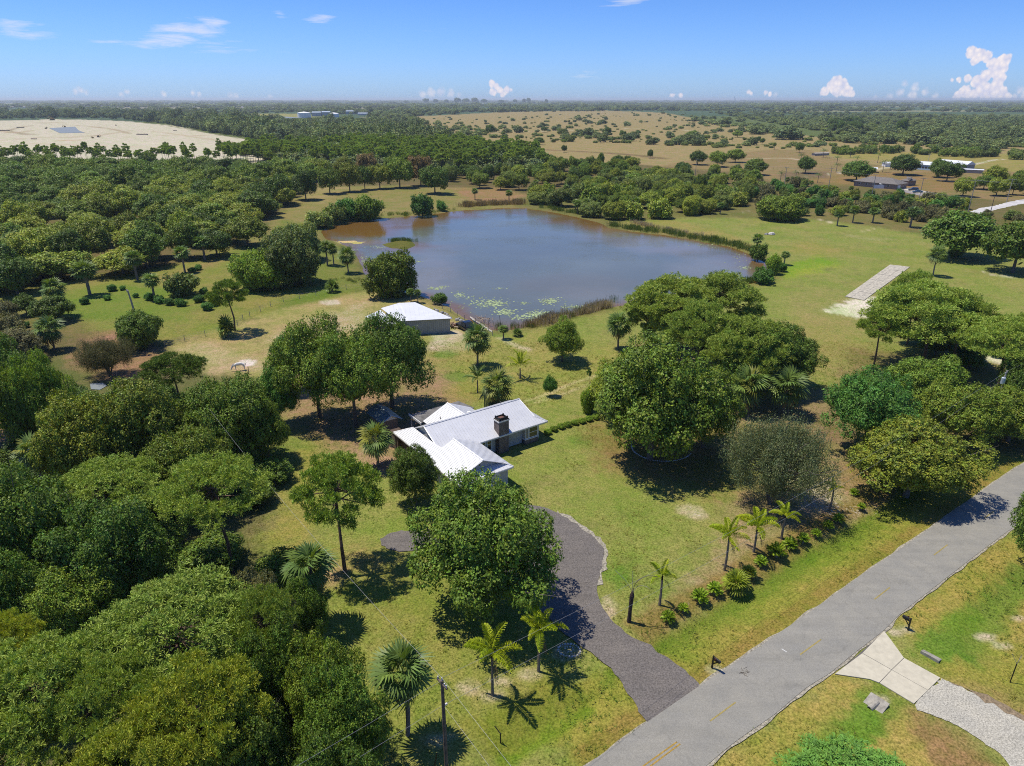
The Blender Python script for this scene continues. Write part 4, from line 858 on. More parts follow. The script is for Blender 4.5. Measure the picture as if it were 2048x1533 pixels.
PINES = [('pinedeep', 1335, 548, 705, 150, 'leftmost tall pine of the clump between pond and lawn', None), ('pinedeep', 1425, 545, 700, 150, 'tallest pine of the clump, its crown against the pond', None), ('pinedeep', 1480, 632, 790, 135, 'front right pine of the clump above two fan palms', None),
 ('pinedeep', 1385, 600, 750, 120, 'pine with visible trunk in the middle of the clump', None), ('pinedeep', 1300, 590, 700, 80, 'small pine on pond side of the clump', None),
 ('pinedeep', 1840, 562, 735, 190, 'broad dark pine crown right of the old concrete pad', F_PINE), ('pinedeep', 1905, 590, 740, 110, 'bright tipped pine behind the right pine group', None), ('pinedeep', 1812, 545, 690, 80, 'pine crown overlapping the old concrete pad', None),
 ('openpine', 1745, 618, 742, 88, 'slender open pine with bare side branches on the meadow edge', None),
 ('piney', 1985, 632, 800, 160, 'yellowish pine at right above the transformer pole', F_PINE), ('pine', 2040, 612, 770, 80, 'pine cut by right picture edge on the meadow', None),
 ('openpine', 690, 908, 1142, 165, 'lone tall pine with open crown left of the driveway', None),
 ('pine', 368, 706, 835, 130, 'flat topped dark pine at the edge of the pasture', F_DARK),
 ('pine', 235, 915, 1110, 215, 'broad smooth pine crown in the left wood', None), ('pine', 465, 902, 1150, 205, 'large light green pine beside the side lawn', None),
 ('pine', 400, 1125, 1420, 320, 'biggest pine crown in the lower left wood', None), ('pine', 120, 1255, 1600, 300, 'sprawling pine with bare grey limbs in the lower left corner', None),
 ('piney', 440, 1300, 1640, 230, 'yellow green pine in front of the biggest pine', None), ('piney', 70, 1220, 1440, 130, 'yellowish pine at left picture edge', None), ('pine', 270, 1300, 1600, 200, 'pine between the yellow green pine and the corner pine', None),
 ('pine', 560, 1170, 1400, 130, 'small pine right of the biggest pine crown', None), ('piney', 330, 1420, 1760, 260, 'yellow green pine cut by the bottom edge', None), ('pine', 60, 1400, 1720, 260, 'pine in the bottom left corner', None),
 ('brightpine', 1725, 1486, 1700, 360, 'bright green pine top rising at the bottom edge beyond the road', None)]
for i, (kd, cx, tp, bs, w, lab, fm) in enumerate(PINES): tree(kd, cx, tp, bs, w, 'pine_tree', 'pine', lab, fm=fm, idx=i)
tree('greytree', 1540, 822, 1008, 182, 'willowy_tree', 'tree', 'grey green weeping tree with fine leaves beside the roadside palms')
tree('oak', 60, 735, 905, 100, 'cypress_tree', 'tree', 'lime green conical tree in the left wood, left half', fm=F_LIME, idx=2, hmin=9); tree('oak', 115, 712, 900, 105, 'cypress_tree', 'tree', 'lime green conical tree in the left wood, taller right half', fm=F_LIME, idx=3, hmin=10)
tree('greytree', 220, 672, 752, 96, 'scrub_tree', 'bush', 'brown feathery bush beside the small ditch', fm=F_BROWN)
tree('openpine', 470, 560, 663, 76, 'umbrella_tree', 'tree', 'small umbrella shaped tree with bare trunk by the wire fence', fm=F_OAK)
for (cx, tp, bs, w, lab, kd, fm) in ((520, 500, 578, 96, 'bright green thicket left of the pond', 'dome', F_LIME), (588, 470, 570, 120, 'large olive thicket on the left pond bank', 'dome', F_BUSHY), (600, 452, 520, 90, 'yellow green thicket at the pond corner', 'dome', F_BUSHY),
    (695, 400, 440, 46, 'vivid green bush on the far left pond bank', 'greenbush', F_BUSH), (735, 396, 438, 56, 'light green bush beside the vivid green one on the far bank', 'limebush', None), (670, 412, 446, 40, 'dark green scrub where pond narrows', 'bushmid', None), (640, 425, 455, 50, 'olive scrub at the pond tip', 'bushmid', None),
    (845, 392, 432, 42, 'upright bright green bush at the far pond edge', 'greenbush', F_BUSH), (883, 404, 422, 20, 'small round green bush at the far pond edge', 'greenbush', None), (880, 588, 608, 28, 'round clipped bush at the pond edge behind the barn', 'greenbush', F_DARK), (1100, 754, 792, 27, 'little sapling on the back lawn', 'oakmid', F_BUSH),
    (1176, 779, 824, 30, 'low leafy shrub with pale mulch at the big oak', 'limebush', None), (1545, 512, 548, 26, 'yellow green bush at right pond tip', 'limebush', None), (1562, 527, 543, 20, 'small round palm like bush at right pond tip', 'greenbush', None), (1525, 540, 566, 40, 'bright low bush on the right pond bank', 'greenbush', None),
    (1515, 490, 520, 30, 'bush below the right bank fan palm', 'bushmid', F_OAK), (1560, 395, 440, 92, 'large green thicket bordering the far meadow', 'dome', F_OAK), (365, 548, 590, 60, 'olive bush in the left field', 'bushmid', F_BUSHY), (1910, 480, 515, 26, 'small bush under the meadow oak', 'greenbush', F_DARK), (620, 1160, 1290, 90, 'dark understory shrub beneath the lawn edge fan palm', 'oak', F_DARK),
    (1850, 560, 590, 30, 'small bush', 'greenbush', None)):
    if lab != 'small bush': tree(kd, cx, tp, bs, w, 'bush', 'bush', lab, fm=fm)
# fan palms whose leaves can be told apart: every leaf a part
def fanpalm(cx, top, base, w, lab, n=30, th=None, yellow=0, emin=-1.1, dead=2):
    b, R, hh = solve(cx, top, base, w, .3); s = R / 1.32; dq = pxdir(cx, top + .5 * w); th = th or max(.4, CAM_H + b[1] / dq[1] * dq[2]); rng = np.random.default_rng(int(cx * 7 + base))
    o = thing('cabbage_palm', lab, 'palm', tuple(b)); part('trunk', trunk_mb(th, .19 * min(1, s + .2), .16, rng, .15), palmbark, o)
    for i, (a_, e_) in enumerate(palm_dirs(n, 1.4, emin, rng)):
        me = FAND if i >= n - dead else (FANY[i % 2] if rng.random() < yellow else FANS[i % 3])
        f = ob('frond', me, o); f.matrix_local = Matrix.Translation((0, 0, th)) @ rotm(a_, e_, rng.normal(0, .35)) @ Matrix.Scale(s * rng.uniform(.85, 1.1), 4)
    return o
for a in ((955, 650, 731, 56, 'fan palm with full round crown beside the black pickup'), (1236, 626, 698, 50, 'fan palm standing alone right of the pond reeds'), (757, 847, 932, 66, 'yellowish fan palm in front of the blue roofed shed', 30, None, .6),
          (995, 742, 808, 58, 'fan palm rising directly behind the house roof', 30, None, .35), (1490, 736, 826, 72, 'left palm of the pair behind the grey green tree', 30, None, .2), (1567, 738, 828, 72, 'right palm of the pair behind the grey green tree'),
          (635, 1088, 1245, 92, 'tall dark fan palm at the lawn edge beside the wood'), (815, 1290, 1470, 108, 'large fan palm beside the utility pole'), (119, 558, 632, 44, 'tall fan palm in the left field'), (109, 632, 700, 54, 'broad fan palm at the edge of the left wood'),
          (350, 1450, 1620, 110, 'silvery fan palm poking through the front pines'), (697, 494, 546, 36, 'fan palm on the left pond bank', 24), (1866, 492, 552, 34, 'slim fan palm standing alone in the right meadow', 26), (100, 870, 1010, 66, 'fan palm in the left wood beside the bare ground', 26, None, .3)): fanpalm(*a)
# feather palms
def plumepalm(cx, top, base, w, lab, n=8, srcs=PLU, cs=1.0, emax=.95, emin=-.15, L=2.0, trunkc=palmbark, r=.11):
    b = P(cx, base); dep = depth_of(b); R = w * dep / (2 * FPX); d = pxdir(cx, top + .46 * w); Happ = CAM_H + b[1] / d[1] * d[2]; s = R / (L * .80); th = max(.5, Happ - .15 * s); rng = np.random.default_rng(int(cx * 3 + base))
    o = thing('feather_palm', lab, 'palm', tuple(b)); part('trunk', trunk_mb(th, r * 1.25, r * .8, rng, .05), trunkc, o)
    if srcs is PLU: part('crownshaft', MB().tube([(0, 0, th - .1), (0, 0, th + .35 * s), (0, 0, th + .7 * s)], [r * .9, r * .75, r * .3], 7), F_BUSH, o)
    for i in range(n):
        f = ob('frond', srcs[i % len(srcs)], o); f.matrix_local = Matrix.Translation((0, 0, th + .3 * s)) @ rotm(i * 2 * math.pi / n + rng.normal(0, .15), emax * (.35 + .65 * ((i * 2) % 3) / 2) + rng.normal(0, .08) + (emin if i % 3 == 0 else 0), rng.normal(0, .15)) @ Matrix.Scale(s * rng.uniform(.9, 1.08), 4)
    if srcs is PLU:
        f = ob('dead_frond', FAND2, o); f.matrix_local = Matrix.Translation((0, 0, th + .1 * s)) @ rotm(cx * 1.3, -.7) @ Matrix.Scale(s * .8, 4)
    return o
FAND2 = me3('dead_plume', plume(44, 2.0, 14, .25), F_DEAD)
for a in ((985, 1262, 1390, 104, 'left yellow green palm of the pair on the front lawn', 7), (1077, 1226, 1342, 88, 'right yellow green palm of the pair, nearer the driveway', 8), (1319, 1130, 1210, 56, 'small bright palm nearest the dead palm by the driveway', 5),
          (1449, 1044, 1140, 68, 'tallest of the roadside row of plume palms', 8), (1507, 1024, 1104, 74, 'second plume palm beside tallest one in the roadside row', 8), (1563, 1010, 1078, 52, 'plume palm beneath the grey green tree', 7), (1659, 964, 1021, 36, 'smallest plume palm at the far end of the roadside row', 5)): plumepalm(*a)
plumepalm(1040, 708, 757, 58, 'young coconut palm with arching yellow fronds on the back lawn', 9, COCO, emax=1.15, emin=-.2, L=2.5, r=.13)
plumepalm(955, 735, 785, 50, 'dusty green feather palm behind the house', 12, FEATH, emax=1.1, L=2.3)
# dead palm by the drive
b = P(1258, 1243); o = thing('dead_palm', 'dead palm stub with a few dry drooping stalks beside the driveway', 'palm', tuple(b)); h = 3.6
rng = np.random.default_rng(5); part('trunk', MB().tube([(0, 0, -.2), (.02, 0, 1.2), (.05, 0, 2.3), (.08, 0, 3.0), (.1, 0, 3.4)], [.22, .17, .19, .22, .10], 9), plain('dark_palm_trunk', (.07, .05, .04), .9, .4, 14, bump=.8), o)
for k, (pts, r) in enumerate((([(.1, 0, 3.3), (.35, .1, 4.3), (1.2, .2, 5.0), (2.3, .3, 4.9)], .035), ([(.1, 0, 3.3), (.05, 0, 4.4), (.0, .1, 5.6)], .022), ([(.1, 0, 3.3), (-.5, .2, 4.4), (-1.5, .5, 5.4)], .018), ([(.1, 0, 3.3), (.5, -.1, 4.1), (1.2, -.2, 4.2), (1.6, -.2, 3.9)], .02))):
    part('stalk', MB().tube(catmull(pts, 4), r, 5), deadwood if k else plain('dry_stalk', (.12, .10, .06)), o)
b = P(268, 622); o = thing('dead_palm', 'bare dead palm pole with frayed top in the left field', 'tree trunk', tuple(b)); part('trunk', MB().tube([(0, 0, -.2), (-.15, 0, 2.2), (-.45, .05, 4.6)], [.24, .19, .16], 8), deadwood, o); part('frayed_top', MB().tube([(-.45, .05, 4.6), (-.7, .05, 4.9), (-.62, .1, 4.7)], [.26, .2, .02], 6), deadwood, o)
# low rosettes along the front bed
CY = [((1336, 1241, 28), 'nearest the dead palm, first of its row'), ((1366, 1222, 22), 'yellowest and smallest, second in the front bed row'), ((1400, 1202, 34), 'third in the front bed, right of the smallest bright palm'), ((1429, 1186, 30), 'just left of the big double clump'),
      ((1521, 1130, 26), 'small rosette right of the double clump'), ((1552, 1112, 36), 'wide rosette below the second plume palm'), ((1579, 1095, 28), 'rosette right of the wide one'), ((1606, 1084, 24), 'rosette below the grey green tree shadow'), ((1632, 1072, 20), 'rosette in the tree shadow, left of the shaded pair'), ((1656, 1056, 20), 'dark rosette fully in the tree shade'), ((1677, 1043, 22), 'rosette at the sandy end of the bed'), ((1722, 1018, 16), 'tiny rosette beside the roadside oak shadow, nearer the road'), ((1708, 990, 18), 'tiny rosette near the roadside oak, farther from the road')]
for (cx, cy, w), l in CY:
    b = P(cx, cy); R = w * depth_of(b) / (2 * FPX); plant('cycad', 'leafy_rosette', 'plant', 'bright green leafy rosette, ' + l, b[0], b[1], R * 2.1, R * 2.6, group='rosette plants along the front bed')
for cx, cy, w, l in ((1471, 1178, 62, 'big spiky palmetto clump in the front bed, larger of the touching two'), (1497, 1152, 36, 'smaller palmetto clump touching the big one')):
    b = P(cx, cy); R = w * depth_of(b) / (2 * FPX); plant('bigcycad', 'palmetto_clump', 'plant', l, b[0], b[1], R * 1.0, R * 1.3)
for (cx, tp, bs, w, lab, kd) in ((455, 628, 674, 44, 'blue green fan palm at foot of the umbrella shaped tree', 'palmetto'), (665, 556, 584, 34, 'grey green palmetto clump on the left pond bank', 'palmetto'), (655, 480, 530, 32, 'twin headed fan palm behind the left bank thicket', 'fanpalm'), (668, 486, 532, 26, 'fan palm overlapping the twin headed one', 'fanpalm'), (822, 576, 604, 22, 'left palm of the small cluster by the barn', 'fanpalm'), (836, 578, 606, 20, 'right palm of the small cluster by the barn', 'fanpalm'),
    (1035, 655, 672, 26, 'dark blue palmetto at the near pond edge', 'palmetto'), (1007, 650, 678, 28, 'light green papery palm at the near pond edge', 'fanpalm'), (1568, 502, 530, 24, 'small fan palm at right pond tip', 'fanpalm'), (1512, 467, 505, 30, 'fan palm on the right pond bank', 'fanpalm'), (1674, 418, 452, 26, 'lone fan palm at the far meadow edge', 'fanpalm'), (950, 376, 400, 18, 'fan palm on brown ground behind the pond', 'fanpalm'), (1018, 380, 404, 20, 'fan palm beside the far reeds', 'fanpalm'), (1705, 410, 446, 26, 'shaggy fan palm in the meadow hedge', 'fanpalm'), (1745, 414, 446, 28, 'brownish fan palm in the meadow hedge', 'fanpalm'), (1820, 412, 455, 36, 'silvery fan palm cluster at hedge end', 'fanpalm'),
    (310, 545, 600, 44, 'shaggy fan palm at the left wood edge', 'fanpalm'), (370, 490, 545, 40, 'fan palm in front of the left oaks', 'fanpalm'), (180, 520, 590, 60, 'large fan palm clump at the left wood edge', 'fanpalm'), (275, 500, 560, 44, 'pale fan palm between the left wood oaks', 'fanpalm'), (410, 470, 520, 44, 'fan palm at corner of the left wood', 'fanpalm')): tree(kd, cx, tp, bs, w, 'cabbage_palm' if kd == 'fanpalm' else 'palmetto', 'palm', lab)
ORDS = ['first', 'second', 'third', 'fourth', 'fifth', 'sixth', 'seventh', 'eighth', 'ninth', 'tenth', 'eleventh', 'twelfth', 'thirteenth', 'fourteenth', 'fifteenth', 'sixteenth', 'seventeenth', 'eighteenth', 'nineteenth']
for k, (cx, cy, w) in enumerate(sorted(((52, 655, 16), (100, 620, 12), (170, 608, 18), (215, 600, 14), (225, 582, 18), (246, 580, 12), (272, 595, 12), (300, 600, 20), (320, 606, 20), (340, 610, 18), (362, 612, 20), (400, 604, 20), (415, 620, 22), (430, 612, 16), (408, 586, 14), (385, 545, 14), (397, 540, 14), (15, 655, 12), (60, 700, 18)))):
    b = P(cx, cy); R = w * depth_of(b) / (2 * FPX); plant('greenbush', 'field_shrub', 'bush', 'small bright green shrub in the left field, %s from the left' % ORDS[k], b[0], b[1], R, R * 1.3, group='shrubs dotted over the left field')
hedge = [(1095, 868), (1108, 862), (1122, 857), (1136, 853), (1150, 849), (1164, 846), (1178, 842), (1192, 838)]
for k, (cx, cy) in enumerate(hedge):
    b = P(cx, cy); plant('limebush', 'hedge_shrub', 'bush', 'low green shrub in the hedge right of the house, %s from the house' % ORDS[k], b[0], b[1], .55, .7, group='low hedge right of the house')
# scattered woods
CWORD = {'oak_leaves': 'mid green', 'light_oak_leaves': 'light green', 'dark_leaves': 'dark green', 'brown_scrub': 'brownish', 'yellow_green_scrub': 'yellow green', 'bush_leaves': 'fresh green'}
def scatter(poly, n, dmin, seed, avoid=()):
    pl = wp(poly); rs = np.random.RandomState(seed); xs_ = [p[0] for p in pl]; ys_ = [p[1] for p in pl]; out = []; grid = {}
    X = rs.uniform(min(xs_), max(xs_), 60 * n); Y = rs.uniform(min(ys_), max(ys_), 60 * n); ok = inpoly(X, Y, pl)
    for x, y in zip(X[ok], Y[ok]):
        g_ = (int(x // dmin), int(y // dmin))
        if any((x - a) ** 2 + (y - b) ** 2 < dmin * dmin for i in (-1, 0, 1) for j in (-1, 0, 1) for a, b in grid.get((g_[0] + i, g_[1] + j), ())): continue
        if any((x - a) ** 2 + (y - b) ** 2 < r * r for a, b, r in avoid): continue
        grid.setdefault(g_, []).append((x, y)); out.append((x, y))
        if len(out) >= n: break
    return out
def gn_stuff(name, pts, scales, protos_, label, mats=None):
    pts = np.asarray(pts, float); me = bpy.data.meshes.new(name); me.vertices.add(len(pts)); me.vertices.foreach_set('co', np.column_stack([pts, np.zeros(len(pts))]).astype(np.float32).ravel())
    a = me.attributes.new('sc', 'FLOAT_VECTOR', 'POINT'); a.data.foreach_set('vector', np.asarray(scales, np.float32).ravel())
    rs = np.random.RandomState(len(pts)); a = me.attributes.new('rot', 'FLOAT', 'POINT'); a.data.foreach_set('value', rs.uniform(0, 6.28, len(pts)).astype(np.float32))
    a = me.attributes.new('pick', 'INT', 'POINT'); a.data.foreach_set('value', rs.randint(0, len(protos_), len(pts)).astype(np.int32))
    o = ob(name, me, kind='stuff', label=label); ng = bpy.data.node_groups.new(name, 'GeometryNodeTree')
    ng.interface.new_socket('Geometry', in_out='INPUT', socket_type='NodeSocketGeometry'); ng.interface.new_socket('Geometry', in_out='OUTPUT', socket_type='NodeSocketGeometry')
    gi = ng.nodes.new('NodeGroupInput'); go = ng.nodes.new('NodeGroupOutput'); jn = ng.nodes.new('GeometryNodeJoinGeometry')
    def attr(n_, ty):
        q = ng.nodes.new('GeometryNodeInputNamedAttribute'); q.data_type = ty; q.inputs[0].default_value = n_; return q.outputs[0]
    cx_ = ng.nodes.new('ShaderNodeCombineXYZ'); ng.links.new(attr('rot', 'FLOAT'), cx_.inputs[2]); scn = attr('sc', 'FLOAT_VECTOR'); pk = attr('pick', 'INT')
    for i, p in enumerate(protos_):
        src = bpy.data.objects.new(name + '_source', p.crown); oi = ng.nodes.new('GeometryNodeObjectInfo'); oi.inputs['Object'].default_value = src; oi.inputs['As Instance'].default_value = True
        ip = ng.nodes.new('GeometryNodeInstanceOnPoints'); cmp_ = ng.nodes.new('FunctionNodeCompare'); cmp_.data_type = 'INT'; cmp_.operation = 'EQUAL'
        ng.links.new(pk, cmp_.inputs[2]); cmp_.inputs[3].default_value = i
        ng.links.new(gi.outputs[0], ip.inputs['Points']); ng.links.new(cmp_.outputs[0], ip.inputs['Selection']); ng.links.new(oi.outputs['Geometry'], ip.inputs['Instance'])
        ng.links.new(cx_.outputs[0], ip.inputs['Rotation']); ng.links.new(scn, ip.inputs['Scale']); ng.links.new(ip.outputs[0], jn.inputs[0])
    ng.links.new(jn.outputs[0], go.inputs[0]); md = o.modifiers.new('scatter', 'NODES'); md.node_group = ng
    return o
def wood(poly, n, dmin, seed, kinds, group, label, name='oak_tree', cat_='tree', Rr=(4, 6), hr=(7, 9.5), fms=(None,), cap=None):
    rs = np.random.RandomState(seed + 500)
    pts = scatter(poly, n, dmin, seed)
    if cap:                                    # the nearest ones are trees of their own, the far rest one mass
        pts.sort(key=lambda p: math.hypot(*p)); rest = pts[cap:]; pts = pts[:cap]
        gn_stuff('oak_wood_canopy', rest, [(q * 1.15, q * 1.15, q * rs.uniform(.85, 1.3)) for q in rs.uniform(.9, 1.4, len(rest))], PR['oakmid'], 'far part of the dense oak wood left of the pond')
    xs_ = sorted(math.atan2(p[0], p[1]) for p in pts); ds_ = sorted(math.hypot(*p) for p in pts); q3 = lambda a, v: (v > a[len(a) // 3]) + (v > a[2 * len(a) // 3])
    for x, y in pts:
        kd = kinds[rs.randint(len(kinds))]; R_ = rs.uniform(*Rr); fm = fms[rs.randint(len(fms))]; u = (R_ - Rr[0]) / (Rr[1] - Rr[0])
        sz = ('small', 'mid sized', 'broad')[min(2, int(u * 3))]; cw = CWORD.get(fm.name if fm else '', 'green'); kw = {'fanpalm': 'fan palm', 'palmetto': 'palmetto', 'tallpine': 'slim pine'}.get(kd, '')
        place = ('left', 'middle', 'right')[q3(xs_, math.atan2(x, y))] + ' ' + ('front', 'centre', 'back')[q3(ds_, math.hypot(x, y))]
        lab = ('%s %s%s, %s part' % (sz, (cw + ' ') if not kw or cw != 'green' else '', label if not kw else kw + ' ' + ' '.join(label.split()[2:]), place))
        plant(kd, name, cat_, ' '.join(lab.split()[:16]), x, y, R_ if kd not in ('fanpalm', 'palmetto') else min(R_, 2.2), rs.uniform(*hr) if kd != 'fanpalm' else rs.uniform(4, 6), group=group, fm=fm if kd not in ('fanpalm', 'palmetto') else None)
wood([(-120, 352), (200, 352), (420, 368), (560, 372), (600, 392), (540, 436), (515, 478), (420, 500), (520, 488), (430, 516), (300, 545), (120, 566), (60, 588), (-160, 600)], 280, 6.2, 1, ['oakmid'], 'oaks of the dense wood left of the pond', 'oak in the dense wood left of the pond', Rr=(4.2, 7.2), hr=(5.5, 11.5), fms=(F_OAK, F_OAKY, F_OAKY, F_DARK), cap=150)
wood([(-150, 340), (300, 345), (640, 352), (640, 366), (560, 368), (420, 362), (200, 348), (-150, 352)], 60, 6.5, 2, ['oakmid', 'darkmid'], 'rounded trees at the foot of the pine row', 'rounded tree at the foot of the pine row', Rr=(5, 8), hr=(8, 11))
wood([(20, 600), (160, 660), (170, 760), (60, 740), (-60, 700), (-60, 640)], 6, 5, 3, ['oakmid'], 'low trees at the ditch left', 'low tree beside the small ditch', Rr=(2.5, 4), hr=(4, 6), fms=(F_DARK, F_BROWN))
ORD = ['first', 'second', 'third', 'fourth', 'fifth', 'sixth', 'seventh', 'eighth', 'ninth', 'tenth', 'eleventh', 'twelfth', 'thirteenth', 'fourteenth', 'fifteenth', 'sixteenth', 'seventeenth', 'eighteenth', 'nineteenth', 'twentieth']
for k, (cx, tp, bs, w, kd) in enumerate(((660, 336, 388, 44, 'oakmid'), (700, 330, 384, 46, 'oakmid'), (730, 335, 380, 36, 'darkmid'), (760, 330, 378, 44, 'oakmid'), (800, 320, 376, 52, 'oakmid'), (842, 318, 372, 46, 'redmid'), (560, 350, 410, 60, 'oakmid'), (612, 345, 400, 50, 'darkmid'), (735, 312, 352, 40, 'redmid'), (640, 318, 360, 50, 'oakmid'), (575, 322, 366, 50, 'oakmid'), (690, 315, 356, 40, 'oakmid'), (790, 312, 350, 40, 'oakmid'))):
    # counted from the row's first tree at the left of the far lawn
    tree(kd, cx, tp, bs, w, 'oak_tree', 'tree', 'rusty brown leaved oak behind the far lawn' if kd == 'redmid' else 'rounded oak casting a shadow on the far lawn behind the pond, ' + ORD[k] + ' of its row', group='rusty oaks behind the pond' if kd == 'redmid' else 'oaks edging the far lawn behind the pond', fm=F_OAKY if kd == 'oakmid' and k % 2 else None)
# pine belts
wood([(-120, 322), (430, 322), (440, 312), (600, 312), (640, 322), (640, 336), (300, 338), (-120, 338)], 165, 3.5, 5, ['tallpine'], 'tall thin pines in front of the sand works', 'thin pine before the sand works', 'pine_tree', 'pine', (2.0, 3.3), (9, 15))
wood([(440, 300), (560, 306), (760, 300), (940, 305), (1060, 320), (1080, 345), (900, 350), (640, 340), (600, 312)], 108, 6.2, 6, ['tallpine'], 'pines of the thick belt behind the pond', 'slender pine in belt behind the pond', 'pine_tree', 'pine', (3.0, 4.8), (9, 14))
wood([(880, 352), (1060, 345), (1080, 330), (1280, 335), (1300, 350), (1180, 372), (1050, 382), (900, 378)], 70, 7, 7, ['oakmid', 'darkmid', 'fanpalm', 'oakmid', 'dome'], 'mixed trees behind the far bank', 'scrub tree behind the pond', 'scrub_tree', 'tree', (2.5, 5), (6, 9), (None, F_OAKY, F_OAK))
wood([(1056, 396), (1180, 372), (1300, 352), (1480, 352), (1520, 368), (1500, 402), (1445, 434), (1300, 437), (1210, 441), (1150, 429), (1090, 417), (1056, 410)], 165, 4.8, 8, ['dome', 'bushmid', 'dome', 'fanpalm', 'oakmid'], 'scrub thicket on the far right bank', 'thicket tree on the far right bank', 'scrub_tree', 'tree', (2.6, 5), (4.5, 8), (F_BUSHY, F_BUSHY, F_OAKY, F_OAK, F_BUSHY, F_OAKY))
wood([(1500, 372), (1600, 372), (1720, 388), (1860, 402), (1940, 415), (1880, 440), (1800, 446), (1700, 430), (1600, 436), (1520, 425)], 105, 4.2, 9, ['bushmid', 'bushmid', 'greenbush', 'fanpalm'], 'hedge scrub between meadow and power line', 'bushy scrub between meadow and power line', 'scrub_bush', 'bush', (1.6, 3.6), (2.5, 5), (F_BUSHY, F_BROWN, F_BUSH, F_OAKY))
wood([(1900, 372), (2100, 360), (2140, 395), (1990, 398), (1900, 392)], 14, 6, 10, ['oakmid'], 'tall trees along the white road', 'tree beside the white sand road', Rr=(3.5, 5.5), hr=(7, 10), fms=(F_OAKY, F_OAK))
wood([(1780, 440), (1860, 455), (1900, 470), (2100, 480), (2100, 440), (1950, 432)], 22, 4, 12, ['bushmid', 'greenbush'], 'scrub behind the meadow oak', 'scrub behind the spreading meadow oak', 'scrub_bush', 'bush', (1.5, 3), (2, 3.6), (F_BUSHY, F_BROWN))
wood([(1640, 316), (1700, 300), (1900, 305), (2100, 318), (2100, 326), (1900, 314), (1720, 309)], 40, 6, 13, ['bushmid'], 'hedgerow along the far field', 'bush in the far field hedgerow', 'scrub_bush', 'bush', (3, 5), (4, 6.5), (F_OAK, F_BUSHY))
wood([(-40, 745), (60, 760), (200, 800), (420, 800), (560, 900), (560, 1050), (600, 1240), (700, 1400), (700, 1700), (-300, 1700), (-300, 760)], 60, 4.6, 14, ['oakmid'], 'low understory of the left wood', 'understory shrub in the left wood', 'understory_shrub', 'bush', (2, 3.2), (2.5, 4.2), (F_DARK, F_OAK, F_DARK))
wood([(1270, 640), (1560, 660), (1600, 740), (1460, 740), (1300, 700)], 14, 3.4, 15, ['greenbush', 'palmetto'], 'shrubs under the pine clump', 'shrub below the pine clump', 'understory_shrub', 'bush', (1.2, 2.2), (1.4, 2.6), (F_DARK, F_OAK))
wood([(1780, 690), (1960, 680), (2060, 700), (2060, 760), (1900, 740)], 10, 4.5, 16, ['oakmid'], 'dark shrubs under the right pines', 'shrub beneath the right pines', 'understory_shrub', 'bush', (2, 3.2), (3, 4.5), (F_DARK,))
# far: one field of scrub, one of woods, made of points
rs = np.random.RandomState(77)
def fan_points(y0, y1, n, x0=-150, x1=2200, bias=1.0):
    """random ground points, even over the picture between two rows"""
    return rs.uniform(x0, x1, n), y0 + (y1 - y0) * rs.random_sample(n) ** bias
def tow(px_, py_): return np.array([P2(a, b) for a, b in zip(px_, py_)])
far = []; fsc = []
def addfar(poly, n, Rm, hm, jitter=.3, dens=None):
    x0 = min(p[0] for p in poly); x1 = max(p[0] for p in poly); y0 = min(p[1] for p in poly); y1 = max(p[1] for p in poly)
    X = rs.uniform(x0, x1, n * 3); Y = rs.uniform(y0, y1, n * 3); ok = inpoly(X, Y, poly); X = X[ok][:n]; Y = Y[ok][:n]; okb = ~((X > 592) & (X < 745) & (Y > 229) & (Y < 246)); X = X[okb]; Y = Y[okb]
    if dens is not None:
        w_ = tow(X, Y); keep_ = fbm(w_[:, 0] / dens[0], w_[:, 1] / dens[0], 90, 3) > dens[1]; X = X[keep_]; Y = Y[keep_]
    q = tow(X, Y); s = rs.uniform(1 - jitter, 1 + jitter, len(q)) * rs.choice([.7, 1, 1, 1.4], len(q)); far.append(q); fsc.append(np.column_stack([s * Rm / 5, s * Rm / 5, s * hm / 7.5 * rs.uniform(.8, 1.2, len(q))]))
addfar([(-200, 200.6), (2300, 200.6), (2300, 204), (-200, 206)], 2600, 40, 14)
addfar([(-200, 204), (2300, 203), (2300, 212), (1200, 214), (-200, 216)], 5200, 17, 10, dens=(700, .42))
addfar([(-200, 212), (760, 211), (1500, 207), (2300, 211), (2300, 226), (1300, 222), (760, 228), (-200, 226)], 4200, 9, 9, dens=(260, .46))
addfar([(-200, 226), (400, 228), (500, 236), (560, 288), (480, 274), (410, 263), (335, 250), (256, 240), (180, 237), (60, 238), (-200, 240)], 1500, 5.5, 11, dens=None)
addfar([(480, 252), (520, 270), (640, 298), (700, 300), (820, 268), (860, 246), (700, 244), (560, 246), (480, 240)], 1500, 4.5, 8, dens=(60, .38))
addfar([(440, 300), (640, 290), (900, 300), (1060, 315), (1120, 335), (1060, 352), (640, 345), (560, 330)], 800, 4, 6)
addfar([(610, 298), (640, 275), (800, 268), (900, 300), (760, 306), (640, 306)], 900, 4, 9)
addfar([(600, 226), (860, 222), (1150, 214), (1350, 218), (1340, 222), (1150, 219), (860, 232), (740, 243), (600, 243)], 1000, 7, 9, dens=(90, .4))
FG = len(far); addfar([(1290, 222), (1420, 226), (1560, 250), (1680, 270), (2300, 285), (2300, 240), (1700, 228), (1400, 214)], 5200, 5.2, 5.5, dens=(120, .36)); gf, gs = far.pop(), fsc.pop()
addfar([(1650, 272), (1900, 276), (2300, 284), (2300, 300), (1900, 296), (1700, 288)], 420, 4.5, 5, dens=(60, .45))
PBF = []
wp_ = scatter([(520, 318), (530, 306), (600, 304), (760, 298), (940, 303), (1070, 318), (1090, 345), (900, 352), (640, 342), (600, 334), (430, 334)], 420, 3.0, 88)
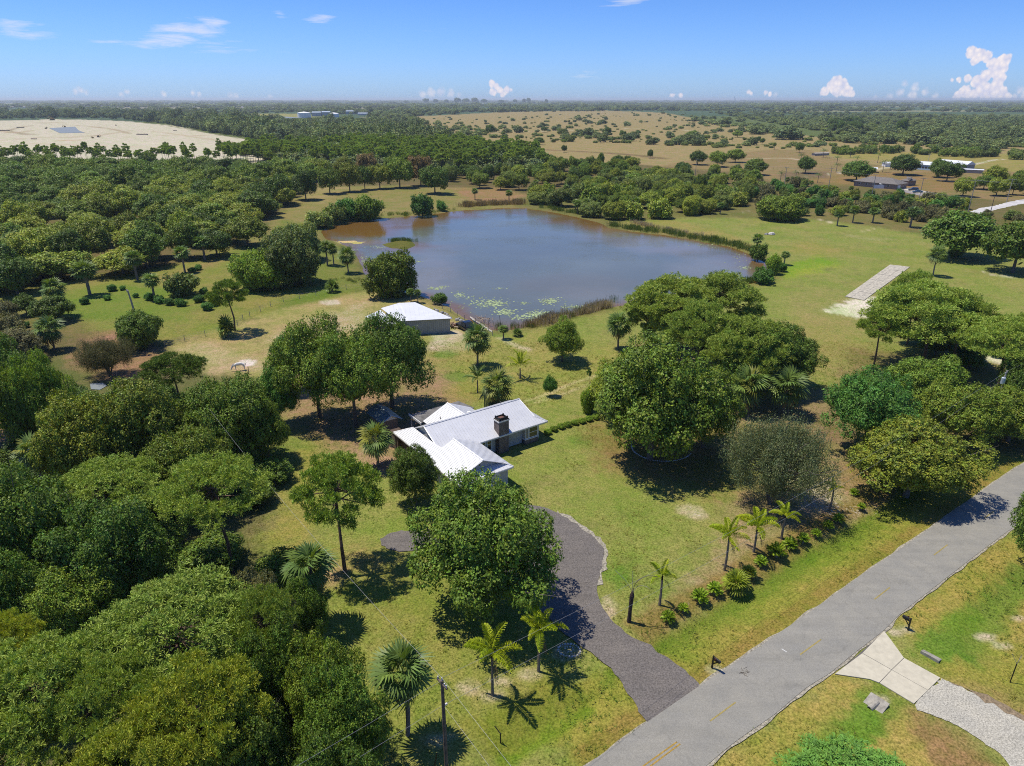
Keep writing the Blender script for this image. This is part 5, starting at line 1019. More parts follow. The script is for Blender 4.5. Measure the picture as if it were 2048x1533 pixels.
gn_stuff('pine_belt', wp_, [(q, q, q * 1.05) for q in rs.uniform(1.0, 1.5, len(wp_))], PR['tallpine'], 'tall pines filling the belt behind the pond')
gn_stuff('green_scrub', gf, gs, PR['farscrub'] + PR['fartree'][:1], 'light green scrub spreading to the far right')
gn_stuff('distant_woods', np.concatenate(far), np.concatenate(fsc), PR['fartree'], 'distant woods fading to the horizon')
far = []; fsc = []
def adds(*a, **k): addfar(*a, **k)
adds([(860, 240), (1300, 226), (1500, 250), (1700, 285), (2200, 305), (2200, 312), (1500, 300), (1300, 290), (1000, 280), (760, 304), (800, 270)], 900, 4.0, 4.5, .5, dens=(75, .58))
adds([(1300, 226), (1450, 236), (1640, 276), (2200, 290), (2200, 300), (1640, 290), (1450, 262)], 500, 6, 6, .4, dens=(50, .45))
adds([(860, 232), (1400, 224), (1560, 260), (1300, 275), (900, 268)], 380, 4, 4.0, .5, dens=(40, .54))
adds([(480, 244), (860, 244), (1000, 262), (900, 300), (700, 300), (560, 268)], 800, 4, 4.5, .5, dens=(60, .45))
gn_stuff('pasture_scrub', np.concatenate(far), np.concatenate(fsc), PR['farscrub'] + PR['fartree'][:1], 'low scrub dotted over the far pasture')
# big enough to count in the pasture
for (cx, tp, bs, w, kd, lab) in ((980, 250, 270, 18, 'darkmid', 'lone round dark tree in the tan pasture'), (1078, 276, 290, 20, 'oakmid', 'dark tree at the pasture edge above the pine belt'), (1128, 291, 306, 12, 'darkmid', 'small dark boxy tree by the dark pasture track'), (1245, 262, 275, 13, 'darkmid', 'round dark tree in pasture near the sandy path, leftmost'), (1088, 254, 265, 14, 'darkmid', 'dark tree with round crown near the middle of the pasture'), (1215, 255, 270, 14, 'darkmid', 'dark tree above the pasture sand path'),
    (1300, 300, 318, 12, 'darkmid', 'small tree beside far scrub'), (1548, 285, 300, 11, 'fanpalm', 'lone fan palm in the tan pasture'), (1524, 277, 289, 11, 'darkmid', 'right of two small dark pasture bushes'), (1515, 274, 285, 12, 'darkmid', 'left of two small dark pasture bushes'), (1475, 262, 275, 22, 'oakmid', 'green round tree at the right pasture edge'), (1385, 262, 277, 24, 'oakmid', 'green tree clump at the pasture middle'), (1598, 286, 306, 16, 'darkmid', 'dark palm like tree at hedge start'), (1140, 272, 284, 18, 'bushmid', 'pale green bush in the pasture'), (1125, 258, 269, 20, 'bushmid', 'wide pale green bush in the pasture')):
    tree(kd, cx, tp, bs, w, 'pasture_tree', 'tree', lab)

wood([(1655, 248), (1720, 246), (1725, 268), (1660, 270)], 22, 9, 21, ['darkmid'], 'dark dense grove in the far scrub', 'tree of grove beyond the far field', 'grove_tree', 'tree', (6, 9), (10, 15))
tree('darkmid', 1801, 240, 268, 20, 'grove_tree', 'tree', 'tall dark isolated tree right of the dense grove')
for k, (cx, w, tp) in enumerate(((852, 14, 194), (872, 12, 196), (893, 11, 196), (915, 16, 193), (932, 16, 194), (950, 17, 193), (968, 13, 195), (1003, 12, 197), (1030, 11, 196), (1048, 9, 195), (1057, 9, 193), (1093, 8, 196), (812, 11, 198), (565, 9, 200))):
    tree('darkmid', cx, tp + 3.5, 207, w * .9, 'horizon_tree', 'tree', 'dark tall tree clump standing on the horizon, %s in its row' % ORD[k], group='dark tree clumps on the horizon')
# scrub belt in the far pasture and far feather palms
for k, (cx, tp, bs) in enumerate(((1755, 303, 326), (1765, 320, 345), (1673, 312, 330), (1712, 312, 330), (1672, 326, 345), (1600, 306, 330), (1646, 298, 316), (1700, 300, 316), (1635, 346, 366), (1560, 342, 366), (1590, 340, 364), (1780, 318, 340))):
    tree('farfeather', cx, tp, bs, 14, 'feather_palm', 'palm', 'slender feather palm in the far paddock', group='feather palms of the far paddock')
rsx = np.random.RandomState(8)
for poly, n in (([(870, 245), (1400, 240), (1560, 275), (1300, 300), (960, 290)], 50),):
    for x, y in scatter(poly, n, 16, 33): 
        kd = ('bushmid', 'darkmid', 'oakmid', 'fanpalm')[rsx.randint(4)]; r = rsx.uniform(1.5, 4); plant(kd, 'pasture_bush', 'bush', 'low bush dotted over the tan pasture beyond the pines', x, y, r if kd != 'fanpalm' else 1.8, r * 1.2 if kd != 'fanpalm' else 4.5, group='bushes dotted over the tan pasture')
# reeds
def reeds(pts, n, wid, kinds, name, label, sc=(.7, 1.1)):
    q = np.array(catmull([P2(*p) for p in pts], 8)); s = np.concatenate([[0], np.cumsum(np.linalg.norm(np.diff(q, axis=0), axis=1))]); rs_ = np.random.RandomState(n)
    V = []; F = []; T = []; srcV = np.array([v.co[:] for v in REED['green'].vertices]); 
    for i in range(n):
        u = rs_.uniform(0, s[-1]); x = np.interp(u, s, q[:, 0]) + rs_.normal(0, wid); y = np.interp(u, s, q[:, 1]) + rs_.normal(0, wid); k = rs_.uniform(*sc); sub = rs_.permutation(len(srcV) // 4)[:48]
        idx_ = (sub[:, None] * 4 + np.arange(4)).ravel(); V.append(srcV[idx_] * [k * 1.1, k * 1.1, k] + [x, y, -.15]); T.append(np.repeat(rs_.uniform(.7, 1.3, (len(sub), 1)) * np.ones((1, 3)), 4, 0))
    V = np.concatenate(V); T = np.concatenate(T)
    ob(name, mesh_np(name, V, np.arange(len(V)).reshape(-1, 4), REED[kinds].materials[0], T), kind='stuff', label=label)
reeds([(1222, 609), (1180, 621), (1120, 636), (1085, 648)], 70, .7, 'straw', 'reeds', 'straw coloured reeds along the near pond shore', (.8, 1.3)); reeds([(1110, 634), (1070, 648), (1055, 654)], 26, .6, 'redreed', 'reeds', 'rust coloured reeds', (.8, 1.2))
reeds([(1000, 658), (1060, 650), (1225, 604)], 26, .8, 'green', 'reeds', 'green reeds mixed in the near shore')
reeds([(925, 414), (970, 411), (1040, 408)], 70, 1.2, 'redreed', 'reeds', 'brown reeds on the far pond shore', (1.2, 2)); reeds([(1215, 450), (1260, 458), (1330, 466), (1400, 478), (1470, 492), (1510, 505)], 130, 1.0, 'green', 'reeds', 'green reeds along the right pond shore', (.9, 1.6))
reeds([(1180, 430), (1130, 424), (1090, 416)], 40, 1.0, 'green', 'reeds', 'green reeds below the thicket', (.9, 1.5)); reeds([(1262, 446), (1330, 460), (1400, 474)], 40, .8, 'straw', 'reeds', 'dry reeds along the right shore', (.9, 1.3)); reeds([(780, 483), (805, 480), (825, 483)], 40, .8, 'green', 'island_reeds', 'reeds on the small pond island', (.5, .9))
reeds([(650, 452), (690, 444), (760, 433), (850, 427), (905, 419)], 60, 1.2, 'green', 'reeds', 'green reeds on the far left shore', (.7, 1.2)); reeds([(1480, 566), (1530, 556), (1550, 545)], 40, .6, 'green', 'reeds', 'reeds on the right bank', (.6, 1)); reeds([(640, 570), (700, 560), (750, 570)], 26, 1.5, 'green', 'reeds', 'tall grass by the left bank', (.4, .7))
# lily pads
V = []; F = []; rs_ = np.random.RandomState(4)
for (cx, cy, rx, ry, n) in ((985, 605, 30, 8, 240), (1010, 622, 22, 5, 130), (1100, 600, 18, 6, 120), (1075, 625, 22, 5, 100), (1055, 632, 30, 6, 130), (870, 575, 16, 4, 40), (885, 573, 12, 3, 24), (1150, 612, 30, 4, 80), (920, 588, 16, 6, 40), (690, 500, 24, 4, 60), (760, 493, 22, 3, 40), (1490, 535, 10, 4, 36), (1460, 545, 12, 3, 24), (835, 522, 9, 2, 24), (730, 520, 12, 10, 50), (1050, 604, 10, 3, 22), (1420, 488, 50, 4, 50), (1000, 575, 14, 3, 14), (950, 600, 60, 18, 60), (1480, 515, 30, 10, 24)):
    for k in range(n):
        p = P2(cx + rs_.normal(0, rx * .55), cy + rs_.normal(0, ry * .55)); r = rs_.uniform(.12, .30); a0 = rs_.uniform(0, 6.3); o = len(V)
        if not inpoly(p[0], p[1], lakew)[0]: continue
        V += [(p[0] + r * math.cos(a0 + j * 1.047 * .93), p[1] + r * math.sin(a0 + j * 1.047 * .93), -.285 + .02 * rs_.random_sample()) for j in range(7)]; F.append(tuple(range(o, o + 7)))
me = bpy.data.meshes.new('lily_pads'); me.from_pydata(V, [], F); me.materials.append(plain('lily_pad', (.36, .44, .20), .5, .35, 1.5)); ob('lily_pads', me, kind='stuff', label='lily pads floating near the shore')

# tufts of longer grass over the near lawns
rng = np.random.default_rng(55); n = 60000; TX = rng.uniform(-30, 75, n); TY = rng.uniform(28, 130, n)
keep_ = fbm(TX / 6, TY / 6, 71, 4) + rng.normal(0, .05, n) > .50
for pl in (DRIVE, L1 + R1[::-1], ap, GD, LAKE): keep_ &= ~inpoly(TX, TY, wp(pl))
hx, hy = P2(960, 880); keep_ &= np.hypot(TX - hx, TY - hy) > 13
TX = TX[keep_][:16000]; TY = TY[keep_][:16000]; n = len(TX); B_n = 5
bp = np.repeat(np.column_stack([TX, TY, np.full(n, -.08)]), B_n, 0) + np.column_stack([rng.normal(0, .09, (n * B_n, 2)), np.zeros(n * B_n)])
aa = rng.uniform(0, 6.28, n * B_n); hh = rng.uniform(.10, .26, n * B_n) * np.repeat(rng.uniform(.6, 1.3, n), B_n); dv = np.column_stack([np.cos(aa), np.sin(aa), np.zeros_like(aa)])
ww = np.column_stack([-np.sin(aa), np.cos(aa), np.zeros_like(aa)]) * .03; tip = bp + dv * (hh * rng.uniform(.4, 1.0, n * B_n))[:, None] + np.column_stack([np.zeros((n * B_n, 2)), hh])
V = np.stack([bp - ww, bp + ww, tip + ww * .2, tip - ww * .2], 1).reshape(-1, 3); lush_ = np.clip((fbm(TX / 14, TY / 14, 72, 3) - .42) * 5, 0, 1)[:, None]
tc_ = np.array([1.25, 1.0, .8]) * (1 - lush_) + np.array([.7, .95, .5]) * lush_; tc_ = tc_ * rng.uniform(.7, 1.3, (n, 1))
ob('grass_tufts', mesh_np('grass_tufts', V, np.arange(len(V)).reshape(-1, 4), foliage('tuft_grass', (.20, .225, .06), (.20, .225, .06), .8, .25, 0, .1), np.repeat(tc_, 4 * B_n, 0)), kind='stuff', label='tufts of longer grass over the near lawns')
# ------------------------------------------------------------------ the white roofed house
def metal(name, c, rough=.42, met=.35):
    m, t, b = new_mat(name); tc = t.nodes.new('ShaderNodeTexCoord').outputs['Object']
    f = noise_node(t, .7, 5, .7, tc); g_ = noise_node(t, 7, 4, .8, tc)
    cc = mixc(t, rampf(t, f, .3, .75), c, tuple(q * .86 for q in c)); cc = mixc(t, rampf(t, g_, .62, .8), cc, tuple(q * .78 for q in c))
    t.links.new(cc, b.inputs['Base Color']); b.inputs['Roughness'].default_value = rough; b.inputs['Metallic'].default_value = met; return m
ROOF = metal('white_metal_roof', (.70, .705, .71), .45, .2); TEAL = metal('blue_green_roof', (.20, .27, .28)); FASC = plain('white_fascia', (.66, .66, .64), .6, .06)
SIDING = plain('grey_siding', (.48, .48, .46), .8, .08, 2); TAUPE = plain('taupe_wood', (.20, .165, .13), .85, .15, 3); DKWOOD = plain('dark_wood', (.10, .07, .05), .9, .2); GLASS = plain('window_glass', (.035, .04, .04), .08, .1, 1, spec=.8)
GREYR = plain('grey_roll_roofing', (.17, .165, .16), .9, .25, .9, bump=.2); WHITE = plain('white_paint', (.74, .74, .72), .6, .04); BLIND = plain('window_blind', (.32, .29, .24), .7, .1)
def brick_mat(name, c1, c2, mortar, sc=1.0):
    m, t, b = new_mat(name); tc = t.nodes.new('ShaderNodeTexCoord').outputs['Object']
    sp = t.nodes.new('ShaderNodeSeparateXYZ'); t.links.new(tc, sp.inputs[0]); cb = t.nodes.new('ShaderNodeCombineXYZ')
    t.links.new(M('ADD', sp.outputs[0], sp.outputs[1], nt_=t), cb.inputs[0]); t.links.new(sp.outputs[2], cb.inputs[1])
    br = t.nodes.new('ShaderNodeTexBrick'); t.links.new(cb.outputs[0], br.inputs[0]); br.inputs['Scale'].default_value = sc
    br.inputs['Brick Width'].default_value = .3; br.inputs['Row Height'].default_value = .1; br.inputs['Mortar Size'].default_value = .012
    br.inputs['Color1'].default_value = c1 + (1,); br.inputs['Color2'].default_value = c2 + (1,); br.inputs['Mortar'].default_value = mortar + (1,)
    f = noise_node(t, 3.4, 4, .8, tc); t.links.new(mixc(t, 1.0, br.outputs[0], mixc(t, rampf(t, f, .35, .7), (.6,) * 3, (1.35,) * 3), 'MULTIPLY'), b.inputs['Base Color'])
    bn = t.nodes.new('ShaderNodeBump'); bn.inputs['Strength'].default_value = .6; bn.inputs['Distance'].default_value = .03; t.links.new(br.outputs[1], bn.inputs['Height']); bn.invert = True; t.links.new(bn.outputs[0], b.inputs['Normal'])
    b.inputs['Roughness'].default_value = .9; return m
BRICK = brick_mat('grey_brick', (.095, .062, .052), (.19, .15, .135), (.24, .22, .20)); REDBRICK = brick_mat('brown_brick', (.24, .16, .12), (.30, .21, .16), (.32, .28, .24))
def clip_s(poly, s0, s1):
    """clip a 2-D polygon (s, t) to s0 <= s <= s1"""
    for sgn, lim in ((1, s0), (-1, -s1)):
        out = []; n = len(poly)
        for i in range(n):
            a, b = poly[i], poly[(i + 1) % n]; da, db = sgn * a[0] - lim, sgn * b[0] - lim
            if da >= 0: out.append(a)
            if da * db < 0: q = da / (da - db); out.append((a[0] + (b[0] - a[0]) * q, a[1] + (b[1] - a[1]) * q))
        poly = out
        if not poly: return []
    return poly
def roof_slope(parent, pts, eave_dir, mat, width=.43, rib=.055, th=.05, name='roof', pieces=True, fascia=True):
    """a metal roof slope: a thin deck with its edge trim, and one sheet with a raised seam for every strip"""
    pts = [np.array(p, float) for p in pts]; n = np.cross(pts[1] - pts[0], pts[2] - pts[0])
    for i in range(len(pts)):
        q = np.cross(pts[(i + 1) % len(pts)] - pts[i], pts[(i + 2) % len(pts)] - pts[(i + 1) % len(pts)])
        if np.linalg.norm(q) > np.linalg.norm(n) * .5: n = q if abs(q[2]) > 0 else n
    n = np.cross(pts[1] - pts[0], pts[-1] - pts[0]); n /= np.linalg.norm(n)
    if n[2] < 0: n = -n; pts = pts[::-1]
    e = np.array(eave_dir, float); e -= n * (e @ n); e /= np.linalg.norm(e); u = np.cross(n, e)
    o = pts[0]; P2d = [((p - o) @ e, (p - o) @ u) for p in pts]
    deck = part(name, MB().slab(pts, th), mat, parent)
    if not pieces: return deck
    s0 = min(p[0] for p in P2d); s1 = max(p[0] for p in P2d); k = max(1, round((s1 - s0) / width)); w = (s1 - s0) / k
    to3 = lambda p, h: o + e * p[0] + u * p[1] + n * h
    for i in range(k):
        a, b = s0 + i * w, s0 + (i + 1) * w; pl = clip_s(P2d, a + .004, b - .004)
        if len(pl) < 3: continue
        mb = MB(); mb.slab([to3(p, .018) for p in pl], .014)
        col_ = clip_s(P2d, a + .01, a + rib + .01)
        if len(col_) >= 3: mb.slab([to3(p, .018 + rib * .6) for p in col_], rib * .6)
        part('panel', mb, mat, deck)
    return deck
Oh = P(*((700 + 1840 / 4.655), (760 + 385 / 4.655)), 2.7)
RZ = math.atan2(.57877635, .81548632)
house = thing('house', 'single storey house with white standing seam metal roof and brick chimney', 'house', (Oh[0], Oh[1], 0), RZ)
H = house; z0 = 2.7
def front(v): return z0 + .5 * v
gz = lambda u: z0 + .45 * (u + 19.45)
RT = 4.52; RZt = z0 + .5 * RT; GZt = gz(-15.5)
roof_slope(H, [(0, 0, z0), (-1.4, 1.25, front(1.25)), (-1.75, RT, RZt), (-17.3, RT, RZt), (-17.3, 0, z0)], (1, 0, 0), ROOF)
roof_slope(H, [(0, 2 * RT, z0), (-17.3, 2 * RT, z0), (-17.3, RT, RZt - .01), (-1.75, RT, RZt - .01), (-1.4, 2 * RT - 1.25, front(1.25))], (1, 0, 0), ROOF)
roof_slope(H, [(0.01, 0, z0 - .01), (0.01, 2 * RT, z0 - .01), (-1.62, 2 * RT - 1.25, front(1.25) + .03), (-1.62, 1.25, front(1.25) + .03)], (0, 1, 0), ROOF)
roof_slope(H, [(-19.45, 9.5, z0), (-19.45, -7.75, z0), (-18.5, -6.85, gz(-18.5)), (-15.5, -6.95, GZt), (-15.5, .04, GZt), (-17.2, .04, gz(-17.2)), (-17.36, 2.0, gz(-17.36)), (-17.36, 7.5, gz(-17.36))], (0, 1, 0), ROOF)
roof_slope(H, [(-11.5, .0, z0), (-15.5, .04, GZt), (-15.5, -6.95, GZt), (-12.4, -6.85, z0 + .405), (-11.5, -7.75, z0)], (0, 1, 0), ROOF)
roof_slope(H, [(-19.44, -7.76, z0 - .01), (-11.51, -7.76, z0 - .01), (-12.4, -6.6, z0 + .46), (-18.5, -6.6, z0 + .46)], (1, 0, 0), ROOF)
roof_slope(H, [(-19.44, 9.52, z0 - .01), (-17.3, 7.5, gz(-17.36)), (-17.25, 9.52, z0 - .01)], (1, 0, 0), ROOF)
roof_slope(H, [(-14.5, 9.04, z0 + .02), (-10.5, 5.4, z0 + 1.85), (-10.5, 10.1, z0 + 1.85), (-14.5, 10.1, z0 + .02)], (0, 1, 0), ROOF)
roof_slope(H, [(-6.5, 9.04, z0 + .02), (-6.5, 10.1, z0 + .02), (-10.5, 10.1, z0 + 1.85), (-10.5, 5.4, z0 + 1.85)], (0, 1, 0), ROOF)
# ridge caps, rake trims, gutters
mb = MB()
def cap(a, b, w=.11): mb.tube([a, b], w, 4)
cap((-1.7, RT, RZt + .02), (-17.35, RT, RZt + .02)); cap((-15.5, .08, GZt + .02), (-15.5, -7.0, GZt + .02)); cap((-10.5, 5.3, z0 + 1.87), (-10.5, 10.1, z0 + 1.87))
cap((-1.75, RT, RZt + .01), (-1.42, 1.2, front(1.2) + .03), .07); cap((-1.4, 1.25, front(1.25) + .03), (0, 0, z0 + .03), .06); cap((-17.33, RT, RZt + .01), (-17.33, 1.3, front(1.3) + .03), .07)
cap((-15.5, -6.98, GZt), (-12.4, -6.88, z0 + .42), .07); cap((-15.5, -6.98, GZt), (-18.5, -6.88, gz(-18.5) + .02), .07); cap((-12.4, -6.85, z0 + .43), (-11.5, -7.75, z0 + .03), .06); cap((-15.5, .06, GZt), (-17.2, .06, gz(-17.2) + .02), .06); cap((-15.5, .06, GZt), (-11.6, .05, z0 + .04), .06)
cap((-17.36, 7.5, gz(-17.36) + .02), (-19.45, 9.5, z0 + .03), .06); cap((-10.5, 10.1, z0 + 1.86), (-14.5, 10.12, z0 + .03), .06); cap((-10.5, 10.1, z0 + 1.86), (-6.5, 10.12, z0 + .03), .06)
part('ridge_trim', mb, ROOF, H)
mb = MB(); mb.box(-11.4, .02, -.04, 0, z0 - .2, z0 - .02); mb.box(-.01, .03, 0, 2 * RT, z0 - .2, z0 - .03); mb.box(-19.5, -19.44, -7.75, 9.5, z0 - .2, z0 - .03); mb.box(-19.45, -11.5, -7.8, -7.75, z0 - .2, z0 - .03); mb.box(-11.51, -11.46, -7.75, -.05, z0 - .2, z0 - .02); part('fascia', mb, FASC, H)
mb = MB(); mb.box(-10.9, -.9, .95, 8.2, 0, 2.62); mb.box(-18.9, -11.9, -7.1, .4, 0, 2.6); mb.box(-16.8, -10.9, .3, 8.2, 0, 2.62)
mb.prism([(-1.75, .9), (-1.9, .9), (-1.9, 8.1), (-1.75, 8.1)], 2.62, 2.64)
part('wall', mb, SIDING, H)
def gable(pts, th, axis, name='gable_wall', mat=None):
    mb = MB(); q = [np.array(p, float) for p in pts]; d = np.array((th, 0, 0) if axis == 'u' else (0, th, 0)); k = len(q)
    mb.add([tuple(p) for p in q] + [tuple(p + d) for p in q], [tuple(range(k)), tuple(range(2 * k - 1, k - 1, -1))] + [(i, k + i, k + (i + 1) % k, (i + 1) % k) for i in range(k)]); return part(name, mb, mat or SIDING, H)
gable([(-17.1, .6, 3.0), (-17.1, 8.4, 3.0), (-17.1, RT, RZt - .08)], .12, 'u'); gable([(-1.95, .9, 3.1), (-1.95, 8.1, 3.1), (-1.95, RT, RZt - .1)], .12, 'u')
gable([(-18.4, -6.55, 3.1), (-12.6, -6.55, 3.1), (-15.5, -6.55, GZt - .08)], .1, 'v'); gable([(-17.1, -.15, 3.0), (-12.6, -.15, 3.0), (-15.5, -.15, GZt - .08)], .1, 'v'); gable([(-13.9, 9.8, 2.7), (-7.1, 9.8, 2.7), (-10.5, 9.8, z0 + 1.75)], .1, 'v')
mb = MB(); mb.box(-18.75, -17.2, .3, 9.0, 0, 2.6); part('porch_wall', mb, DKWOOD, H)
mb = MB(); mb.box(-19.3, -18.8, -7.0, -6.9, 0, 2.6)
for v in (8.9, 6.2, 3.4, .8): mb.box(-19.3, -19.16, v - .07, v + .07, 0, 2.6)
part('porch_post', mb, TAUPE, H)
mb = MB(); mb.box(-19.35, -18.1, 9.35, 10.7, .1, 2.35); cl = part('closet', mb, TAUPE, H)
mb = MB()
for k in range(6): mb.box(-19.36 + k * .21, -19.34 + k * .21, 9.33, 9.35, .12, 2.3)
for k in range(6): mb.box(-19.37, -19.35, 9.4 + k * .22, 9.43 + k * .22, .12, 2.3)
part('batten', mb, DKWOOD, cl); part('closet_roof', MB().slab([(-19.45, 9.25, 2.42), (-18.0, 9.25, 2.42), (-18.0, 10.8, 2.52), (-19.45, 10.8, 2.52)], .06), DKWOOD, cl)
part('patio_roof', MB().slab([(-14.8, 10.16, 2.58), (-5.9, 10.16, 2.58), (-6.4, 13.9, 2.42), (-14.8, 13.8, 2.42)], .12), GREYR, H)
part('patio_fascia', MB().box(-14.9, -14.8, 10.1, 13.9, 2.28, 2.6), FASC, H)
mb = MB()
for u in (-14.6, -11.8, -9.2, -6.6): mb.box(u - .06, u + .06, 13.6, 13.72, 0, 2.35)
part('patio_post', mb, FASC, H)
# siding grooves as thin battens on the visible front walls
mb = MB()
for k in range(19): mb.box(-6.45 + k * .145, -6.43 + k * .145, .925, .95, .1, 2.6)
for k in range(20): mb.box(-18.93, -18.9, -7.0 + k * .4, -6.96 + k * .4, .1, 2.6)
part('siding_batten', mb, SIDING, H)
# bay window
bay = part('bay', MB().box(-3.85, -1.55, .15, .96, 0, .72), BRICK, H)
mb = MB(); mb.box(-3.8, -1.6, .2, .96, .76, 2.58); part('bay_core', mb, SIDING, bay)
def window(parent, u0, u1, v, za, zb, side='front', mull=1, name='window', d=.05, bars=1):
    def bx_(mb, a, b, c, e, p0, p1):
        if side == 'front': mb.box(a, b, v - p1, v - p0, c, e)
        else: mb.box(v + p0, v + p1, a, b, c, e)
    fr = MB(); w = .09
    bx_(fr, u0, u1, za, za + w, 0, d); bx_(fr, u0, u1, zb - w, zb, 0, d); bx_(fr, u0, u0 + w, za + w, zb - w, 0, d); bx_(fr, u1 - w, u1, za + w, zb - w, 0, d)
    if bars: bx_(fr, u0 + w, u1 - w, (za + zb) / 2 - .03, (za + zb) / 2 + .03, 0, d * .8)
    for k in range(1, mull): x = u0 + (u1 - u0) * k / mull; bx_(fr, x - .04, x + .04, za + w, zb - w, 0, d * .9)
    f = part(name, fr, WHITE, parent); g_ = MB(); bx_(g_, u0 + w, u1 - w, za + w, zb - w, .004, .012); part('pane', g_, GLASS, f); return f
window(H, -3.2, -1.62, .2, .86, 2.5); window(H, -3.74, -3.3, .2, .86, 2.5, bars=0)
part('sill', MB().box(-3.9, -1.5, .08, .98, .72, .80), WHITE, H); part('corner_trim', MB().box(-1.0, -.86, .9, 1.02, 0, 2.6).box(-6.55, -6.45, .9, .97, 0, 2.6), WHITE, H)
part('brick_corner', MB().box(-1.5, -1.0, .88, .95, 0, 2.6), BRICK, H)
window(H, -9.75, -9.0, .95, .5, 2.4); window(H, -10.6, -10.0, .95, .9, 2.3); window(H, -5.2, -3.2, -18.98, .9, 2.1, side='left'); part('garage_door', MB().box(-17.8, -13.2, -7.16, -7.1, 0, 2.2), WHITE, H)
# chimney
ch = part('chimney', MB().box(-8.35, -6.72, .02, 1.25, 0, 4.72), BRICK, H); part('chimney_band', MB().box(-8.43, -6.64, -.06, 1.33, 4.72, 4.9), FASC, ch)
part('chimney_crown', MB().box(-8.38, -6.69, -.01, 1.28, 4.9, 5.0), plain('sooty_concrete', (.06, .055, .05), .9, .3), ch)
mb = MB()
for a in ((-8.2, -6.88, .12, .2), (-8.2, -6.88, 1.08, 1.16), (-8.2, -8.12, .2, 1.08), (-6.96, -6.88, .2, 1.08)): mb.box(*a, 5.0, 5.28)
for a, b in ((-8.26, .08), (-6.98, .08), (-8.26, 1.04), (-6.98, 1.04)): mb.box(a, a + .16, b, b + .16, 5.0, 5.36)
part('chimney_shroud', mb, plain('black_metal', (.02, .02, .022), .5), ch); part('chimney_flue', MB().box(-7.95, -7.2, .35, .95, 5.0, 5.16), plain('rusty_cap', (.14, .07, .05), .8, .3), ch)
sk = part('roof_vent', MB().box(-9.3, -8.85, 6.4, 6.7, 3.7, 4.15), WHITE, H)
for a, b, c, dd in ((-12.9, 8.0, 3.4, .06), (-14.2, .9, 3.1, .07), (-4.4, 5.4, 4.5, .05)): part('vent_pipe', MB().tube([(a, b, c), (a, b, c + .45)], dd, 7), plain('dark_pipe', (.1, .1, .1)), H)
mb = MB().box(-2.9, -2.84, 13.6, 13.7, 0, 0.1)
# screen fence behind the house
b = P(962, 836); s = thing('green_screen', 'dark green lattice screen standing behind the house below the fan palm', 'screen', tuple(P(985, 812)), RZ + .05)
GRN = plain('dark_green_paint', (.02, .06, .04), .6); part('post', MB().box(-1.6, -1.5, -.05, .05, 0, 2.3).box(1.0, 1.1, -.05, .05, 0, 2.2), GRN, s)
mb = MB()
for k in range(12): mb.box(-1.5, 1.0, -.02, .02, .15 + k * .17, .26 + k * .17)
part('slat_panel', mb, GRN, s)
# garden shed
shed = thing('garden_shed', 'small grey shed with blue green metal roof among the oaks', 'shed', (Oh[0], Oh[1], 0), RZ)
part('wall', MB().box(-19.0, -16.7, 13.9, 17.9, 0, 2.4), TAUPE, shed)
mb = MB()
for k in range(9): mb.box(-18.95 + k * .27, -18.91 + k * .27, 13.87, 13.9, .1, 2.4)
part('board_batten', mb, TAUPE, shed)
q = [(-19.0, 13.86, 2.4), (-16.7, 13.86, 2.4), (-17.85, 13.86, 3.1)]; mb = MB(); mb.add(q + [(x, y + .08, z) for x, y, z in q], [(0, 1, 2), (5, 4, 3), (0, 3, 4, 1), (1, 4, 5, 2), (2, 5, 3, 0)]); part('gable_wall', mb, FASC, shed)
roof_slope(shed, [(-19.5, 13.4, 2.35), (-17.85, 13.4, 3.25), (-17.85, 18.3, 3.25), (-19.5, 18.3, 2.35)], (0, 1, 0), TEAL, .38); roof_slope(shed, [(-16.2, 13.4, 2.35), (-16.2, 18.3, 2.35), (-17.85, 18.3, 3.25), (-17.85, 13.4, 3.25)], (0, 1, 0), TEAL, .38)
mb = MB(); 
mb.tube([(-19.5, 13.38, 2.37), (-17.85, 13.38, 3.27)], .06, 4).tube([(-17.85, 13.38, 3.27), (-16.2, 13.38, 2.37)], .06, 4).tube([(-17.85, 13.38, 3.28), (-17.85, 18.3, 3.28)], .08, 4); part('roof_trim', mb, metal('pale_trim', (.4, .46, .48)), shed)
# ------------------------------------------------------------------ barn by the pond
def pz(px, py, z): return tuple(P(px, py, z))
barn = thing('barn', 'low barn with wide white metal roof beside the pond', 'barn', (0, 0, 0)); BR = metal('barn_roof_metal', (.66, .67, .68), .5, .15)
zr = 3.3
A1, A2, A3 = np.array(pz(905, 637.2, 3.2)), np.array(pz(854, 641, 3.1)), np.array(pz(800, 650, 3.1))
e = A1 - A2; e[2] = 0; e /= np.linalg.norm(e); nb = np.array([-e[1], e[0], 0]); Ln = lambda a, q, z: tuple(a + e * q[0] + nb * q[1] + [0, 0, z])
O1 = A1.copy(); O1[2] = 0
def B(u, v, z): return tuple(O1 + e * u + nb * v + np.array([0, 0, z]))
import itertools
tgt = {k: np.array(P(*q, 3.4)) - O1 for k, q in (('bk', (830, 608)), ('bk2', (799.6, 607.2)), ('l1', (762, 616.4)), ('l2', (730, 627.4)), ('fl', (790, 652)))}
uvb = {k: (float(v @ e), float(v @ nb)) for k, v in tgt.items()}
bw = uvb['bk'][1]; ul = uvb['bk2'][0]
def zz(v): return 3.2 + .10 * min(v, bw) 
roof_slope(barn, [B(0, 0, 3.2), B(uvb['bk'][0], bw, 3.75), B(uvb['bk2'][0] - .5, bw, 3.75), B(-11.2, 0, 3.2)], e, BR, .9, .03)
